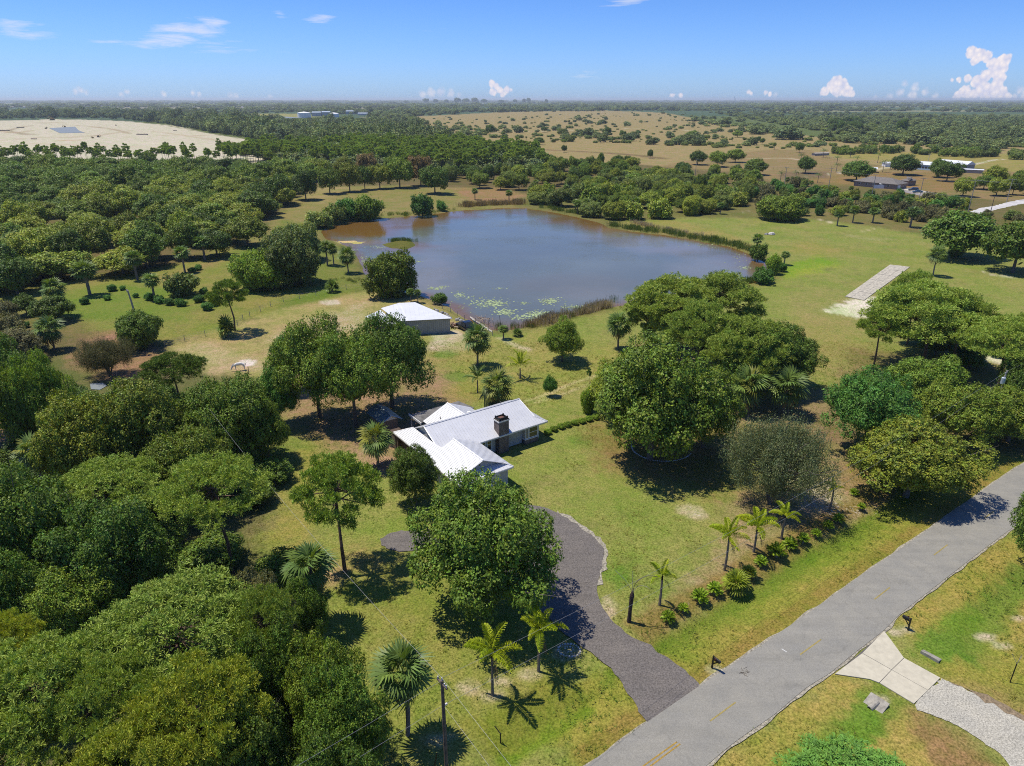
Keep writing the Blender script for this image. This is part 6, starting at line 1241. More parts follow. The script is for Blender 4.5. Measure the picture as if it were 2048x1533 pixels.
u1 = uvb['bk2'][0]; roof_slope(barn, [B(-9.5, 0.2, 3.32), B(u1 + 1.5, bw + .3, 3.9), B(u1 - 4.2, bw - 1.2, 3.5), B(-15.5, .2, 3.1)], e, BR, .9, .03, pieces=False) if False else None
l1, l2 = uvb['l1'], uvb['l2']
NL = []
for q in ((800, 655), (757, 643)):
    v_ = np.array(P(*q, 2.7)) - O1; NL.append((float(v_ @ e), float(v_ @ nb)))
roof_slope(barn, [B(l1[0], l1[1], 3.35), B(u1, bw, 3.8), B(u1 + 1.2, 0, 3.26), B(NL[0][0], 0.0, 3.0)], e, BR, .9, .03)
roof_slope(barn, [B(l2[0], l2[1], 2.7), B(l1[0] - .15, l1[1] - .1, 3.0), B(*NL[0], 2.95), B(*NL[1], 2.62)], e, BR, .9, .03)
bwall = plain('barn_siding', (.33, .345, .32), .8, .1, 1)
mb = MB(); mb.prism([B(-.5, .35, 0)[:2], B(uvb['bk'][0] - .8, bw - .5, 0)[:2], B(l1[0] + 1, l1[1] - .8, 0)[:2], B(NL[0][0] + .6, .35, 0)[:2]], 0, 3.0); part('wall', mb, bwall, barn)
part('posts', MB().prism([B(l2[0] + .6, l2[1] - .8, 0)[:2], B(l2[0] + .9, l2[1] - .8, 0)[:2], B(l2[0] + .9, l2[1] - .5, 0)[:2], B(l2[0] + .6, l2[1] - .5, 0)[:2]], 0, 2.5), TAUPE, barn)
part('wall_board', MB().prism([B(NL[1][0] + .4, NL[1][1] + .5, 0)[:2], B(NL[0][0], NL[0][1] + .5, 0)[:2], B(NL[0][0], NL[0][1] + .65, 0)[:2], B(NL[1][0] + .4, NL[1][1] + .65, 0)[:2]], 0, 2.4), TAUPE, barn)
mb = MB()
for k in range(26):
    a = B(-.6 - k * .42, .32, 0); c_ = B(-.63 - k * .42, .32, 0); d_ = B(-.63 - k * .42, .36, 0); f_ = B(-.6 - k * .42, .36, 0); mb.prism([c_[:2], a[:2], f_[:2], d_[:2]], .1, 3.0)
part('siding_rib', mb, bwall, barn)
# ------------------------------------------------------------------ black pickup
def car(name, label, cat_, loc, rz, body, kind='pickup', L=5.4, Wd=1.9, h=1.8):
    t = thing(name, label, cat_, loc, rz); paint_ = plain(name + '_paint', body, .25, .05, spec=.7); tyre = bpy.data.materials.get('tyre') or plain('tyre', (.02, .02, .02), .8); rim = bpy.data.materials.get('rim') or metal('rim', (.5, .5, .5))
    prof = {'pickup': [(0, .45), (.02, 1.0), (.34, 1.08), (.36, 1.08), (.40, h), (.62, h), (.74, 1.12), (.97, 1.0), (1, .8), (1, .42)], 'suv': [(0, .4), (.0, 1.0), (.05, h - .05), (.1, h), (.58, h), (.72, 1.1), (.96, .95), (1, .75), (1, .4)], 'sedan': [(0, .35), (.0, .85), (.14, .95), (.30, h), (.58, h), (.74, .92), (.97, .78), (1, .6), (1, .35)]}[kind]
    mb = MB(); lower = [(x * L - L / 2, z) for x, z in prof]; n = len(lower)
    def sec(y, k): return [(x, y * (1 if z < 1.12 else k), z) for x, z in lower]
    a, b_ = sec(-Wd / 2, .82), sec(Wd / 2, .82)
    mb.add(a + b_, [tuple(range(n)), tuple(range(2 * n - 1, n - 1, -1))] + [(i, n + i, n + (i + 1) % n, (i + 1) % n) for i in range(n)]); bo = part('body', mb, paint_, t); bv = bo.modifiers.new('b', 'BEVEL'); bv.width = .06; bv.segments = 2
    if kind == 'pickup': part('bed', MB().box(-L / 2 + .12, -L / 2 + .34 * L - .05, -Wd / 2 + .14, Wd / 2 - .14, 1.04, 1.10), tyre, t)
    g0, g1 = [p for p in prof if p[1] > h - .01][0][0] * L - L / 2, [p for p in prof if p[1] > h - .01][-1][0] * L - L / 2
    xw = (.74 if kind != 'suv' else .72) * L - L / 2
    mb = MB(); zl = 1.14 if kind != 'sedan' else .95
    mb.add([(g1 + .06, -Wd * .38, h - .04 + .02), (g1 + .06, Wd * .38, h - .02), (xw + .02, Wd * .44, zl + .03), (xw + .02, -Wd * .44, zl + .03)], [(0, 3, 2, 1)]); part('windscreen', mb, GLASS, t)
    for sy in (-1, 1):
        mb = MB(); ya = sy * (Wd / 2 * .82 + .045); yb = sy * (Wd / 2 + .004); mb.add([(g0 + .08, ya, h - .1), (g1, ya, h - .1), (xw - .12, yb, zl), (g0 - .02, yb, zl)], [(0, 1, 2, 3) if sy < 0 else (3, 2, 1, 0)]); part('side_window', mb, GLASS, t)
        part('headlight', MB().box(L / 2 - .06, L / 2 + .02, sy * Wd * .38 - .15, sy * Wd * .38 + .15, .68, .84), WHITE, t)
        for sx in (-.31, .31):
            c = (sx * L, sy * (Wd / 2 - .1), .38); w_ = part('wheel', MB().tube([(c[0], c[1] - .12, c[2]), (c[0], c[1] + .12, c[2])], .38, 14), tyre, t); part('rim', MB().tube([(c[0], c[1] + sy * .11, c[2]), (c[0], c[1] + sy * .135, c[2])], .22, 10), rim, w_)
    return t
car('pickup_truck', 'black pickup truck parked at the corner of the lakeside barn', 'pickup', tuple(P(934, 661)), math.atan2(*(P2(955, 669) - P2(915, 649))[::-1]), (.008, .009, .012), 'pickup', 6.0, 2.2, 2.0)
# ------------------------------------------------------------------ odds and ends round the barn
woodp = thing('lumber_pile', 'jumbled pile of split logs and boards beside the black pickup', 'wood pile', tuple(P(909, 655))); rs_ = np.random.RandomState(3)
lm = [plain('cut_wood_a', (.30, .20, .12)), plain('cut_wood_b', (.22, .10, .06)), plain('cut_wood_c', (.42, .33, .24))]
for k in range(26):
    a = rs_.uniform(0, 6.3); c = rs_.normal(0, .55, 2); z = .15 + rs_.random_sample() * .75; l = rs_.uniform(.3, .8); v = np.array([math.cos(a), math.sin(a), rs_.normal(0, .2)]) * l; part('log', MB().tube([np.array([*c, z]) - v, np.array([*c, z]) + v], rs_.uniform(.06, .13), 6), lm[k % 3], woodp)
brush = thing('brush_heap', 'heap of pale dry palm fronds and sticks at the pond edge', 'brush pile', tuple(P(962, 642)))
for k in range(46):
    a = rs_.uniform(0, 6.3); c = rs_.normal(0, .9, 2); l = rs_.uniform(.6, 1.6); v = np.array([math.cos(a), math.sin(a), rs_.uniform(-.1, .7)]) * l; part('dry_stick', MB().tube([np.array([*c, .3]) - v * .5, np.array([*c, .35]) + v * .5], .04, 4), (deadwood, lm[2], lm[0])[k % 3], brush)
rock = plain('grey_rock', (.30, .29, .27), .9, .25, 3, bump=.4)
def stone(r, seed, n=7):
    rs2 = np.random.RandomState(seed); mb = MB(); V = [(0, 0, r * .7)]; 
    for ring, zr_ in ((.7, .5), (1.0, .05)):
        for k in range(n): a = 2 * math.pi * k / n; q = r * ring * rs2.uniform(.8, 1.15); V.append((q * math.cos(a), q * math.sin(a) * .8, r * zr_ * rs2.uniform(.8, 1.2)))
    F = [(0, 1 + k, 1 + (k + 1) % n) for k in range(n)] + [(1 + k, 1 + n + k, 1 + n + (k + 1) % n, 1 + (k + 1) % n) for k in range(n)]; return mb.add(V, F)
STONES = [stone(1, k).mesh('rock', rock) for k in range(3)]; PST = plain('pale_stone', (.52, .49, .44), .9, .15, 5); PSTONES = [stone(1, k + 5).mesh('edging_stone', PST) for k in range(3)]
rp = thing('rock_pile', 'line of grey boulders on the bank behind the barn', 'rocks', tuple(P(885, 628)))
for k in range(16):
    p = P2(868 + k * 3.6, 620 + k * 1.55) + rs_.normal(0, .35, 2); r = rs_.uniform(.3, .7); ob('rock', STONES[k % 3], rp, (p[0] - rp.location.x, p[1] - rp.location.y, .05), (0, 0, rs_.uniform(0, 6)), r)
rp = thing('rubble_heap', 'pale stone block in a scrubby mound on the meadow', 'rocks', tuple(P(1543, 470))); ob('rock', PSTONES[0], rp, (0, 0, .1), None, 1.3); ob('rock', STONES[1], rp, (-1.6, .5, .0), None, .9)
flat('sand_strip', jagged(wp([(938, 634), (941, 633), (986, 663), (983, 665)]), 3, .08), plain('pale_path', alb(214, 206, 190), .9), .012, world=True)
# stone rings
def ring(pts, name, label, r=(.10, .17), step=.3):
    q = np.array(catmull([P2(*p) for p in pts], 6)); s = np.concatenate([[0], np.cumsum(np.linalg.norm(np.diff(q, axis=0), axis=1))]); t = thing(name, label, 'stone edging', (q[0][0], q[0][1], 0)); n = int(s[-1] / step)
    for i in range(n):
        u = s[-1] * i / n; ob('stone', PSTONES[i % 3], t, (np.interp(u, s, q[:, 0]) - q[0][0], np.interp(u, s, q[:, 1]) - q[0][1], -.03), (0, 0, i * 1.7), random.Random(i).uniform(*r))
ring([(1262, 878), (1263, 892), (1270, 905), (1290, 916), (1315, 922), (1345, 922), (1370, 916), (1383, 906)], 'stone_ring', 'curved pale stone edging under the huge lawn oak', (.11, .17), .27)
ring([(1116, 1300), (1122, 1308), (1140, 1313), (1156, 1310), (1160, 1300), (1150, 1290), (1130, 1288), (1118, 1293), (1116, 1299)], 'stone_circle', 'small stone circle flower bed beside the driveway', (.10, .16), .25)
ring([(1130, 1297), (1138, 1293), (1147, 1298), (1140, 1304), (1131, 1301)], 'stone_circle', 'inner ring of stones in the circular flower bed', (.08, .12), .25)
# ------------------------------------------------------------------ white horse
b = P(480, 741); hs_ = thing('horse', 'white horse grazing at the pasture edge, half hidden by trees', 'horse', tuple(b), math.radians(200))
me = bpy.data.meshes.new('horse_body'); sk_v = [(0, 0, 1.18), (.45, 0, 1.22), (.75, 0, 1.28), (-.4, 0, 1.2), (-.72, 0, 1.22), (1.0, 0, 1.05), (1.25, 0, .72), (1.4, 0, .42), (1.55, 0, .22), (-.8, 0, 1.05)]
sk_e = [(0, 1), (1, 2), (0, 3), (3, 4), (2, 5), (5, 6), (6, 7), (7, 8), (4, 9)]; rr_ = [.33, .32, .26, .33, .28, .17, .14, .13, .07, .18]
for (x, y, px_) in ((.62, .17, 2), (.66, -.17, 2)):
    i = len(sk_v); sk_v += [(x, y, .95), (x + .02, y, .5), (x, y, .08)]; sk_e += [(px_, i), (i, i + 1), (i + 1, i + 2)]; rr_ += [.14, .07, .06]
for (y) in (.17, -.17):
    i = len(sk_v); sk_v += [(-.72, y, .92), (-.86, y, .52), (-.78, y, .08)]; sk_e += [(4, i), (i, i + 1), (i + 1, i + 2)]; rr_ += [.17, .075, .06]
me.from_pydata(sk_v, sk_e, []); me.materials.append(plain('white_horse_hair', (.68, .66, .62), .8, .08)); bo = ob('body', me, hs_)
sm = bo.modifiers.new('skin', 'SKIN'); 
for v, r in zip(me.skin_vertices[0].data if me.skin_vertices else [], rr_): v.radius = (r, r)
if not me.skin_vertices:
    bpy.context.view_layer.objects.active = bo; bpy.ops.mesh.customdata_skin_add()
    for v, r in zip(me.skin_vertices[0].data, rr_): v.radius = (r, r)
me.skin_vertices[0].data[0].use_root = True
ss = bo.modifiers.new('sub', 'SUBSURF'); ss.levels = 1; ss.render_levels = 1
part('ear', MB().tube([(1.36, .07, .6), (1.33, .09, .74)], [.035, .01], 5).tube([(1.36, -.07, .6), (1.33, -.09, .74)], [.035, .01], 5), me.materials[0], hs_)
part('mane', MB().tube([(.8, 0, 1.5), (1.08, 0, 1.2), (1.33, 0, .8), (1.42, 0, .6)], [.03, .06, .06, .03], 5), plain('mane_hair', (.5, .47, .42)), hs_); part('tail', MB().tube([(-.92, 0, 1.3), (-1.1, 0, 1.1), (-1.12, 0, .6)], [.05, .08, .03], 6), bpy.data.materials['mane_hair'], hs_)
# ------------------------------------------------------------------ mailboxes, signs, posts, culverts
BLK = plain('black_paint', (.012, .012, .013), .45, .05)
def mailbox(px, py, label, rz, brace=True):
    t = thing('mailbox', label, 'mailbox', tuple(P(px, py)), rz); part('post', MB().box(-.06, .06, -.06, .06, -.2, 1.32), BLK, t)
    part('arm', MB().box(.06, .62, -.05, .05, .92, 1.02), BLK, t); part('brace', MB().bar((.06, 0, .5), (.42, 0, .92), .08), BLK, t)
    mb = MB(); n = 8; V = []; 
    for x in (.12, .70): V += [(x, -.11, 1.03), (x, .11, 1.03), (x, .11, 1.18)] + [(x, .11 * math.cos(a), 1.18 + .10 * math.sin(a)) for a in np.linspace(.3, math.pi - .3, 5)] + [(x, -.11, 1.18)]
    k = len(V) // 2; mb.add(V, [tuple(range(k)), tuple(range(2 * k - 1, k - 1, -1))] + [(i, (i + 1) % k, k + (i + 1) % k, k + i) for i in range(k)]); bx_ = part('box', mb, BLK, t)
    part('flag', MB().box(.2, .34, -.135, -.12, 1.15, 1.32), plain('dark_red_flag', (.12, .02, .02)), t)
RDA = math.radians(39)
mailbox(1424, 1336, 'black mailbox on post at the mouth of the gravel driveway', RDA - math.pi / 2); mailbox(1816, 1260, 'black mailbox across the road beside the concrete apron', RDA + math.pi / 2)
def culvert(px, py, rz, w, d, label, dark=True):
    t = thing('culvert_headwall', label, 'culvert', tuple(P(px, py, -.05)), rz); part('slab', MB().add([(-w / 2, -d / 2, 0), (w / 2, -d / 2, -.02), (w / 2, d / 2, .3), (-w / 2, d / 2, .3), (-w / 2, -d / 2, -.3), (w / 2, -d / 2, -.3), (w / 2, d / 2, -.3), (-w / 2, d / 2, -.3)], [(0, 1, 2, 3), (4, 7, 6, 5), (0, 4, 5, 1), (1, 5, 6, 2), (2, 6, 7, 3), (3, 7, 4, 0)]), conc2, t)
    if dark: 
        part('pipe', MB().tube([(-.1, -d / 2 - .25, -.02), (.0, .15, .12)], .24, 12), conc2, t); part('pipe_mouth_shade', MB().tube([(-.1, -d / 2 - .27, -.02), (-.1, -d / 2 - .25, -.02)], .19, 12), plain('pipe_shade', (.01, .01, .008)), t)  # solid pipe end; a black disc stands in for the shade inside
culvert(1752, 1409, math.radians(-52 - 0) + math.pi * 0 - .0, 1.5, 1.2, 'concrete culvert headwall with dark pipe mouth on near side of the apron'); culvert(1862, 1313, math.radians(128), 1.5, .8, 'narrow concrete culvert headwall on far side of the apron', False)
def stake(px, py, h, label, r=.05, lean=(0, 0), mat=None, nm='stake'): t = thing(nm, label, 'post', tuple(P(px, py))); part('shaft', MB().tube([(0, 0, -.2), (lean[0], lean[1], h)], r, 6), mat or BLK, t); return t
t = stake(1001, 1482, .8, 'small dark marker post with angled arm on the lower lawn', .05); part('arm', MB().tube([(0, 0, .75), (-.45, .3, 1.2)], .035, 5), BLK, t)
t = stake(2020, 1365, 1.9, 'young staked sapling bare of leaves across the road', .045, (.1, .1)); part('twig', MB().tube([(.1, .1, 1.9), (.5, .3, 2.6)], .015, 4).tube([(.1, .1, 1.9), (-.3, .4, 2.7)], .015, 4).tube([(.1, .1, 1.7), (.2, .1, 2.9)], .015, 4), deadwood, t)
t = stake(1178, 763, 1.9, 'thin dark leafy cypress sapling on the back lawn', .04, mat=bark, nm='sapling'); PRc = PR['tallpine'][0]; c = ob('crown', PRc.crown, t, (0, 0, -.4), None, (.17, .17, .24)); c.material_slots[0].link = 'OBJECT'; c.material_slots[0].material = F_BUSH
stake(976, 650, 1.6, 'bare curved driftwood post at pond edge', .09, (.3, 0), deadwood, 'snag'); stake(1001, 648, 1.9, 'slim grey post standing in the pond shallows', .06, (-.2, 0), deadwood, 'snag')
t = thing('garden_post', 'leaning black post behind the utility pole at the bottom edge', 'post', tuple(P(868, 1535))); part('shaft', MB().tube([(0, 0, -.1), (.25, .1, 1.3)], .05, 6), BLK, t)
sq = thing('branch_litter', 'dry twig litter lying on the asphalt', 'twigs', tuple(P(1492, 1346)));
for k in range(22): a = rs_.uniform(0, 6.3); c = rs_.normal(0, .22, 2) + np.array([-.2, .1]); v = np.array([math.cos(a), math.sin(a)]) * rs_.uniform(.1, .5); part('twig', MB().tube([(c[0], c[1], .06), (c[0] + v[0], c[1] + v[1], .07)], .012, 3), bark, sq)
# ------------------------------------------------------------------ utility poles and wires
POLE = plain('pole_wood', (.16, .12, .085), .9, .25, 3); PGREY = plain('weathered_pole', (.34, .31, .27), .9, .2, 2); WIRE = plain('wire_metal', (.28, .28, .28), .5); INS = plain('insulator', (.55, .53, .5), .4)
def pole(base, h, label, rz, arm=2.4, mat=PGREY, r=.15, group=None, tilt=(0, 0)):
    t = thing('utility_pole', label, 'utility pole', tuple(base), rz, group); part('pole', MB().tube([(0, 0, -.3), (tilt[0], tilt[1], h)], [r, r * .65], 9), mat, t)
    if arm:
        part('crossarm', MB().box(tilt[0] - .06, tilt[0] + .06, -arm / 2, arm / 2, h - .35, h - .22), mat, t)
        for y in (-arm / 2 + .08, -arm / 4, arm / 2 - .08): part('insulator', MB().tube([(tilt[0], y, h - .22), (tilt[0], y, h - .04)], .05, 6), INS, t)
    return t
def wire(a, b_, sag, label='overhead wire', r=.010, name='wire'):
    a, b_ = np.array(a), np.array(b_); pts = [a + (b_ - a) * f - np.array([0, 0, 4 * sag * f * (1 - f)]) for f in np.linspace(0, 1, 15)]; o = ob(name, MB().tube(pts, r, 4, cap=False).mesh(name, WIRE)); o['label'] = label; o['category'] = 'wire'; return o
pb = P(897, 1612); ph = 11.45
up = pole(pb, ph, 'brown wooden utility pole with short crossarm rising from the bottom edge', RDA, 1.1, POLE, .16)
part('pole_cap', MB().tube([(0, 0, ph), (0, 0, ph + .25)], [.05, .04], 6), INS, up); part('bracket', MB().box(-.05, .3, -.05, .05, ph - 2.2, ph - 2.1), INS, up)
top = np.array([pb[0], pb[1], ph + .2])
tb = P(1978, 862); th_ = 0; 
d = pxdir(1982, 742); tb = np.array([*tb[:2], 0.]); th_ = CAM_H + tb[1] / d[1] * d[2]
tp2 = pole(tb, th_, 'grey utility pole with a white transformer above the right hand oaks', RDA, 0, PGREY, .15)
part('transformer', MB().tube([(-.45, 0, th_ - 1.9), (-.45, 0, th_ - 1.85), (-.45, 0, th_ - .95), (-.45, 0, th_ - .9)], [.22, .28, .28, .2], 12), metal('pale_blue_metal', (.5, .56, .62)), tp2); part('bracket', MB().box(-.5, .5, -.04, .04, th_ - .35, th_ - .27).tube([(.5, 0, th_ - .3), (.5, 0, th_ - .1)], .05, 6).tube([(-.5, 0, th_ - .3), (-.5, 0, th_ - .12)], .05, 6), INS, tp2); part('bushing', MB().tube([(-.45, .0, th_ - .9), (-.45, 0, th_ - .65)], .05, 6), INS, tp2)
top2 = np.array([tb[0], tb[1], th_]); dirr = (top2 - top) / np.linalg.norm((top2 - top)[:2])
wire(top, top2 - [0, 0, .1], 1.4, 'upper power line running along the road over the palms'); wire(top - [0, 0, 2.3], top2 - [0, 0, 1.2], 1.6, 'lower power line running along the road over the palms')
nxt = top2 + (top2 - top) * .8; wire(top2, nxt, 1.2, 'power line leaving the transformer pole to the right')
prev = top - (top2 - top) * .7; wire(top - dirr * .0 - [0, 0, .2], prev, 1.0, 'upper wire running off to the lower left corner'); wire(top - [0, 0, 2.3], prev - [0, 0, 2.3], 1.0, 'lower wire running off to the lower left corner')
far1 = np.array(P(600, 1060, 9)); dv = far1 - top; dv[2] = 0; dv /= np.linalg.norm(dv); wire(top, top + dv * 60 + [0, 0, -1.0], 1.2, 'wire crossing the lawn towards the upper left'); wire(top, top - dv * 45 + [0, 0, -.5], .7, 'wire crossing the road to the lower right, upper'); wire(top - [0, 0, 2.3], top - dv * 45 + [0, 0, -2.6], .7, 'wire crossing the road to the lower right, lower')
PL = [((1654, 393), 336, 'tall grey pole left of the brown roofed house', 2.2), ((1741, 405), 349, 'pole in front of the brown roofed house', 2.0), ((1835, 412), 356, 'pole with wide crossarm beside the blue car', 2.2), ((1848, 420), 385, 'short dark pole right of the blue car', 0), ((1936, 425), 360, 'tall pale pole with wide crossarm beside the white sand road', 3.2), ((1977, 440), 394, 'short dark pole by the white sand road', 0), ((2013, 405), 358, 'pole among the tall roadside trees', 3.0), ((1567, 380), 335, 'pole above the hedge left of the far sand track', 1.8), ((1390, 355), 318, 'thin pole behind the far bank thicket', 1.8), ((1853, 338), 309, 'thin pole beside the long white roofed building', 1.2), ((1570, 402), 392, '', 0)]
tops = {}
for i, ((bx_, by_), ty, lab, arm) in enumerate(PL):
    if not lab: continue
    b = P(bx_, by_); d = pxdir(bx_, ty); hh = CAM_H + b[1] / d[1] * d[2]; pole(b, hh, lab, math.radians(60), arm, PGREY if arm else POLE, .17); tops[i] = np.array([b[0], b[1], hh])
for a, b, l in ((8, 7, 'first'), (7, 0, 'second'), (0, 1, 'third'), (1, 2, 'fourth'), (2, 4, 'fifth'), (4, 6, 'sixth')): wire(tops[a], tops[b], 1.0, 'far power line span, %s from the left, above the hedge' % l, .03)
for a, b, l in ((3, 5, 'left'),): wire(tops[a], tops[b], .8, 'low wire between two short dark poles', .03)
wire(tops[4], tops[4] + (tops[4] - tops[2]) * 1.5, 1, 'power line running off the right edge above the white road', .03)
wire(tops[5], tops[5] + (tops[5] - tops[3]) * 1.2, .8, 'low wire running off the right edge', .03)
mt = P(1467, 205.2)
for k, (px_, l) in enumerate(((1466.5, 'left'), (1469, 'right'))):
    b = P(px_, 216); d = pxdir(px_, 193 + 3 * k); hh = CAM_H + b[1] / d[1] * d[2]; t = thing('radio_mast', 'thin radio mast on the horizon, %s of two' % l, 'mast', tuple(b)); part('mast', MB().tube([(0, 0, 0), (0, 0, hh)], .7, 4), INS, t)
# ------------------------------------------------------------------ wire fences
def fence(pts, label, h=1.25, step=4.0, mat=None):
    q = np.array(catmull([P2(*p) for p in pts], 6)); s = np.concatenate([[0], np.cumsum(np.linalg.norm(np.diff(q, axis=0), axis=1))]); t = thing('wire_fence', label, 'fence', (q[0][0], q[0][1], 0)); n = max(2, int(s[-1] / step)); pp = []
    pm = MB().tube([(0, 0, -.2), (0, 0, h)], .06, 6).mesh('post', mat or PGREY)
    for i in range(n + 1):
        u = s[-1] * i / n; p = (np.interp(u, s, q[:, 0]) - q[0][0], np.interp(u, s, q[:, 1]) - q[0][1]); pp.append(p); ob('post', pm, t, (p[0], p[1], 0))
    for z in (.35, .75, 1.12): part('fence_wire', MB().tube([(p[0], p[1], z * h / 1.25) for p in pp], .009, 3, cap=False), WIRE, t)
fence([(330, 694), (372, 682), (430, 668), (470, 655), (486, 640)], 'wire fence below the umbrella shaped tree'); fence([(500, 634), (560, 606), (640, 590), (700, 578), (745, 574), (780, 580)], 'long wire fence curving along the barn lawn to the pond')
fence([(498, 748), (525, 742), (548, 735), (560, 722)], 'short post fence beside the pasture oak', 1.4, 2.2, POLE); fence([(868, 612), (900, 624), (930, 640), (965, 650), (985, 672)], 'low post fence on the bank behind the barn', 1.1, 3)
fence([(1395, 345), (1500, 340), (1560, 338), (1660, 336), (1740, 330)], 'post fence of the far paddock', 1.3, 9, POLE); fence([(1640, 305), (1660, 318), (1700, 326)], 'far paddock cross fence', 1.3, 8, POLE)
# ------------------------------------------------------------------ far buildings
def fbox(px, py, z=0): return P(px, py, z)
def hiphouse(name, label, cat_, pts, hw, hr, wallm, roofm, hip=True, ov=.6, depth=None):
    """building from the two ground corners of its visible long wall"""
    a, b_ = P2(*pts[0]), P2(*pts[1]); L = np.linalg.norm(b_ - a); ang_ = math.atan2(*(b_ - a)[::-1]); t = thing(name, label, cat_, (a[0], a[1], 0), ang_); D = depth
    part('wall', MB().box(0, L, 0, D, 0, hw), wallm, t); r = D / 2 if hip else -ov * .0
    if hip: V = [(-ov, -ov, hw), (L + ov, -ov, hw), (L + ov, D + ov, hw), (-ov, D + ov, hw), (r, D / 2, hr), (L - r, D / 2, hr)]; F = [(0, 1, 5, 4), (1, 2, 5), (2, 3, 4, 5), (3, 0, 4), (3, 2, 1, 0)]
    else: V = [(-ov, -ov, hw), (L + ov, -ov, hw), (L + ov, D + ov, hw), (-ov, D + ov, hw), (-ov, D / 2, hr), (L + ov, D / 2, hr)]; F = [(0, 1, 5, 4), (1, 2, 5), (2, 3, 4, 5), (3, 0, 4), (3, 2, 1, 0)]
    part('roof', MB().add(V, F), roofm, t); return t, L
SHING = plain('brown_shingles', (.17, .155, .14), .9, .15, 1.2); BWHITE = metal('far_white_roof', (.66, .68, .70), .6, .1)
t, L = hiphouse('brick_house', 'low brown brick house with dark hip roof in the far paddock', 'house', ((1707, 372), (1792, 380)), 2.7, 5.3, REDBRICK, SHING, True, .6, 12)
for k in range(5): w_ = part('window', MB().box(L * (.1 + .17 * k), L * (.1 + .17 * k) + 1.3, -.05, -.005, 1.0, 2.2), WHITE, t); part('pane', MB().box(L * (.1 + .17 * k) + .12, L * (.1 + .17 * k) + 1.18, -.07, -.05, 1.1, 2.1), GLASS, w_)
part('garage_door', MB().box(L - .02, L + .05, 1.2, 4.4, 0, 2.2), WHITE, t)
hiphouse('brick_annexe', 'right wing of the brown brick house with dark roof', 'house', ((1800, 371), (1815, 372.5)), 2.7, 4.6, REDBRICK, SHING, True, .6, 8)
a = P(1760, 377.5); t = thing('white_enclosure', 'white panel enclosure in front of the brown brick house', 'fence', tuple(a), math.radians(-12)); mb = MB()
for k in range(4): part('panel', MB().box(-3.2 + k * 1.6, -1.63 + k * 1.6, -.03, .03, 0, 1.8), WHITE, t)
part('canopy', MB().slab([(-.5, 0, 2.3), (1.4, 0, 2.3), (1.4, 2.4, 2.9), (-.5, 2.4, 2.9)], .05), WHITE, t)
car('parked_suv', 'dark blue suv parked behind the blue car at the brown house', 'car', tuple(P(1826, 382)), math.radians(160), (.012, .03, .05), 'suv', 4.8, 1.95, 1.8); car('parked_car', 'teal blue car parked nearest on the far concrete drive', 'car', tuple(P(1835, 386)), math.radians(165), (.02, .09, .15), 'sedan', 4.8, 1.85, 1.45)
t, L = hiphouse('long_stable', 'long pale blue building with white metal roof, left section', 'building', ((1828, 339), (1868, 342)), 3.4, 5.2, plain('pale_blue_wall', (.36, .47, .56), .7), BWHITE, False, .5, 11)
for k in range(6): part('window', MB().box(L * (.08 + .15 * k), L * (.08 + .15 * k) + 1.4, -.05, -.01, 1.1, 2.3), GLASS, t)
t, L = hiphouse('long_stable', 'long grey building with white metal roof, right section', 'building', ((1872, 336), (1930, 341)), 3.4, 5.6, plain('grey_wall', (.33, .32, .30), .7), BWHITE, False, .5, 10)
part('door', MB().box(L * .3, L * .3 + 3, -.05, -.01, 0, 2.6), WHITE, t)
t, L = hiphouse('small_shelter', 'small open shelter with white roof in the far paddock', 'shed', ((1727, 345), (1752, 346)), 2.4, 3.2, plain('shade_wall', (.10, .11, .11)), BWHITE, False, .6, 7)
a = P(1745, 337); hiphouse('white_van_shed', 'tiny pale shed left of the round paddock shade tree', 'shed', ((1770, 334), (1782, 334)), 2.4, 3.3, WHITE, BWHITE, False, .4, 5)
t, L = hiphouse('grey_barn', 'low weathered shelter at the hedge of the far paddock', 'shed', ((1630, 312), (1658, 311)), 1.8, 2.4, PGREY, PGREY, False, .4, 4)
hiphouse('retaining_store', 'long low white topped wall right of the long stable', 'building', ((1925, 346), (1965, 348)), 2.2, 2.6, plain('tan_wall', (.36, .32, .27)), BWHITE, False, .3, 6)
# water works tanks and sheds
def tank(px, py, wpx, h, label, dome=1.5):
    b = P(px, py); R = wpx * depth_of(b) / (2 * FPX); t = thing('storage_tank', label, 'tank', tuple(b)); part('shell', MB().tube([(0, 0, 0), (0, 0, h)], R, 24), WHITE, t); part('dome', MB().tube([(0, 0, h), (0, 0, h + dome * .6), (0, 0, h + dome)], [R * 1.02, R * .6, R * .05], 24), WHITE, t); part('vent', MB().tube([(0, 0, h + dome), (0, 0, h + dome + 1)], .8, 8), INS, t)
tank(609, 236, 26, 12, 'larger white round storage tank at the water works', 3); tank(668, 235, 20, 9, 'smaller white round storage tank at the water works', 3)
for a, b_, h, l in (((624, 233), (642, 233), 10, 'left grey shed between the two storage tanks'), ((644, 233), (660, 233), 11, 'right grey shed between the two storage tanks'), ((692, 229), (715, 229), 9, 'pale industrial shed right of storage tanks'), ((716, 231), (735, 231), 5, 'low grey store at the end of the water works'), ((808, 232), (820, 232), 7, 'small pale shed in the far trees')): hiphouse('works_shed', l, 'building', (a, b_), h, h + 2.5, plain('works_wall', (.38, .40, .42)), metal('works_roof', (.42, .48, .54)), False, .5, 14)
rs_ = np.random.RandomState(12); twn = []
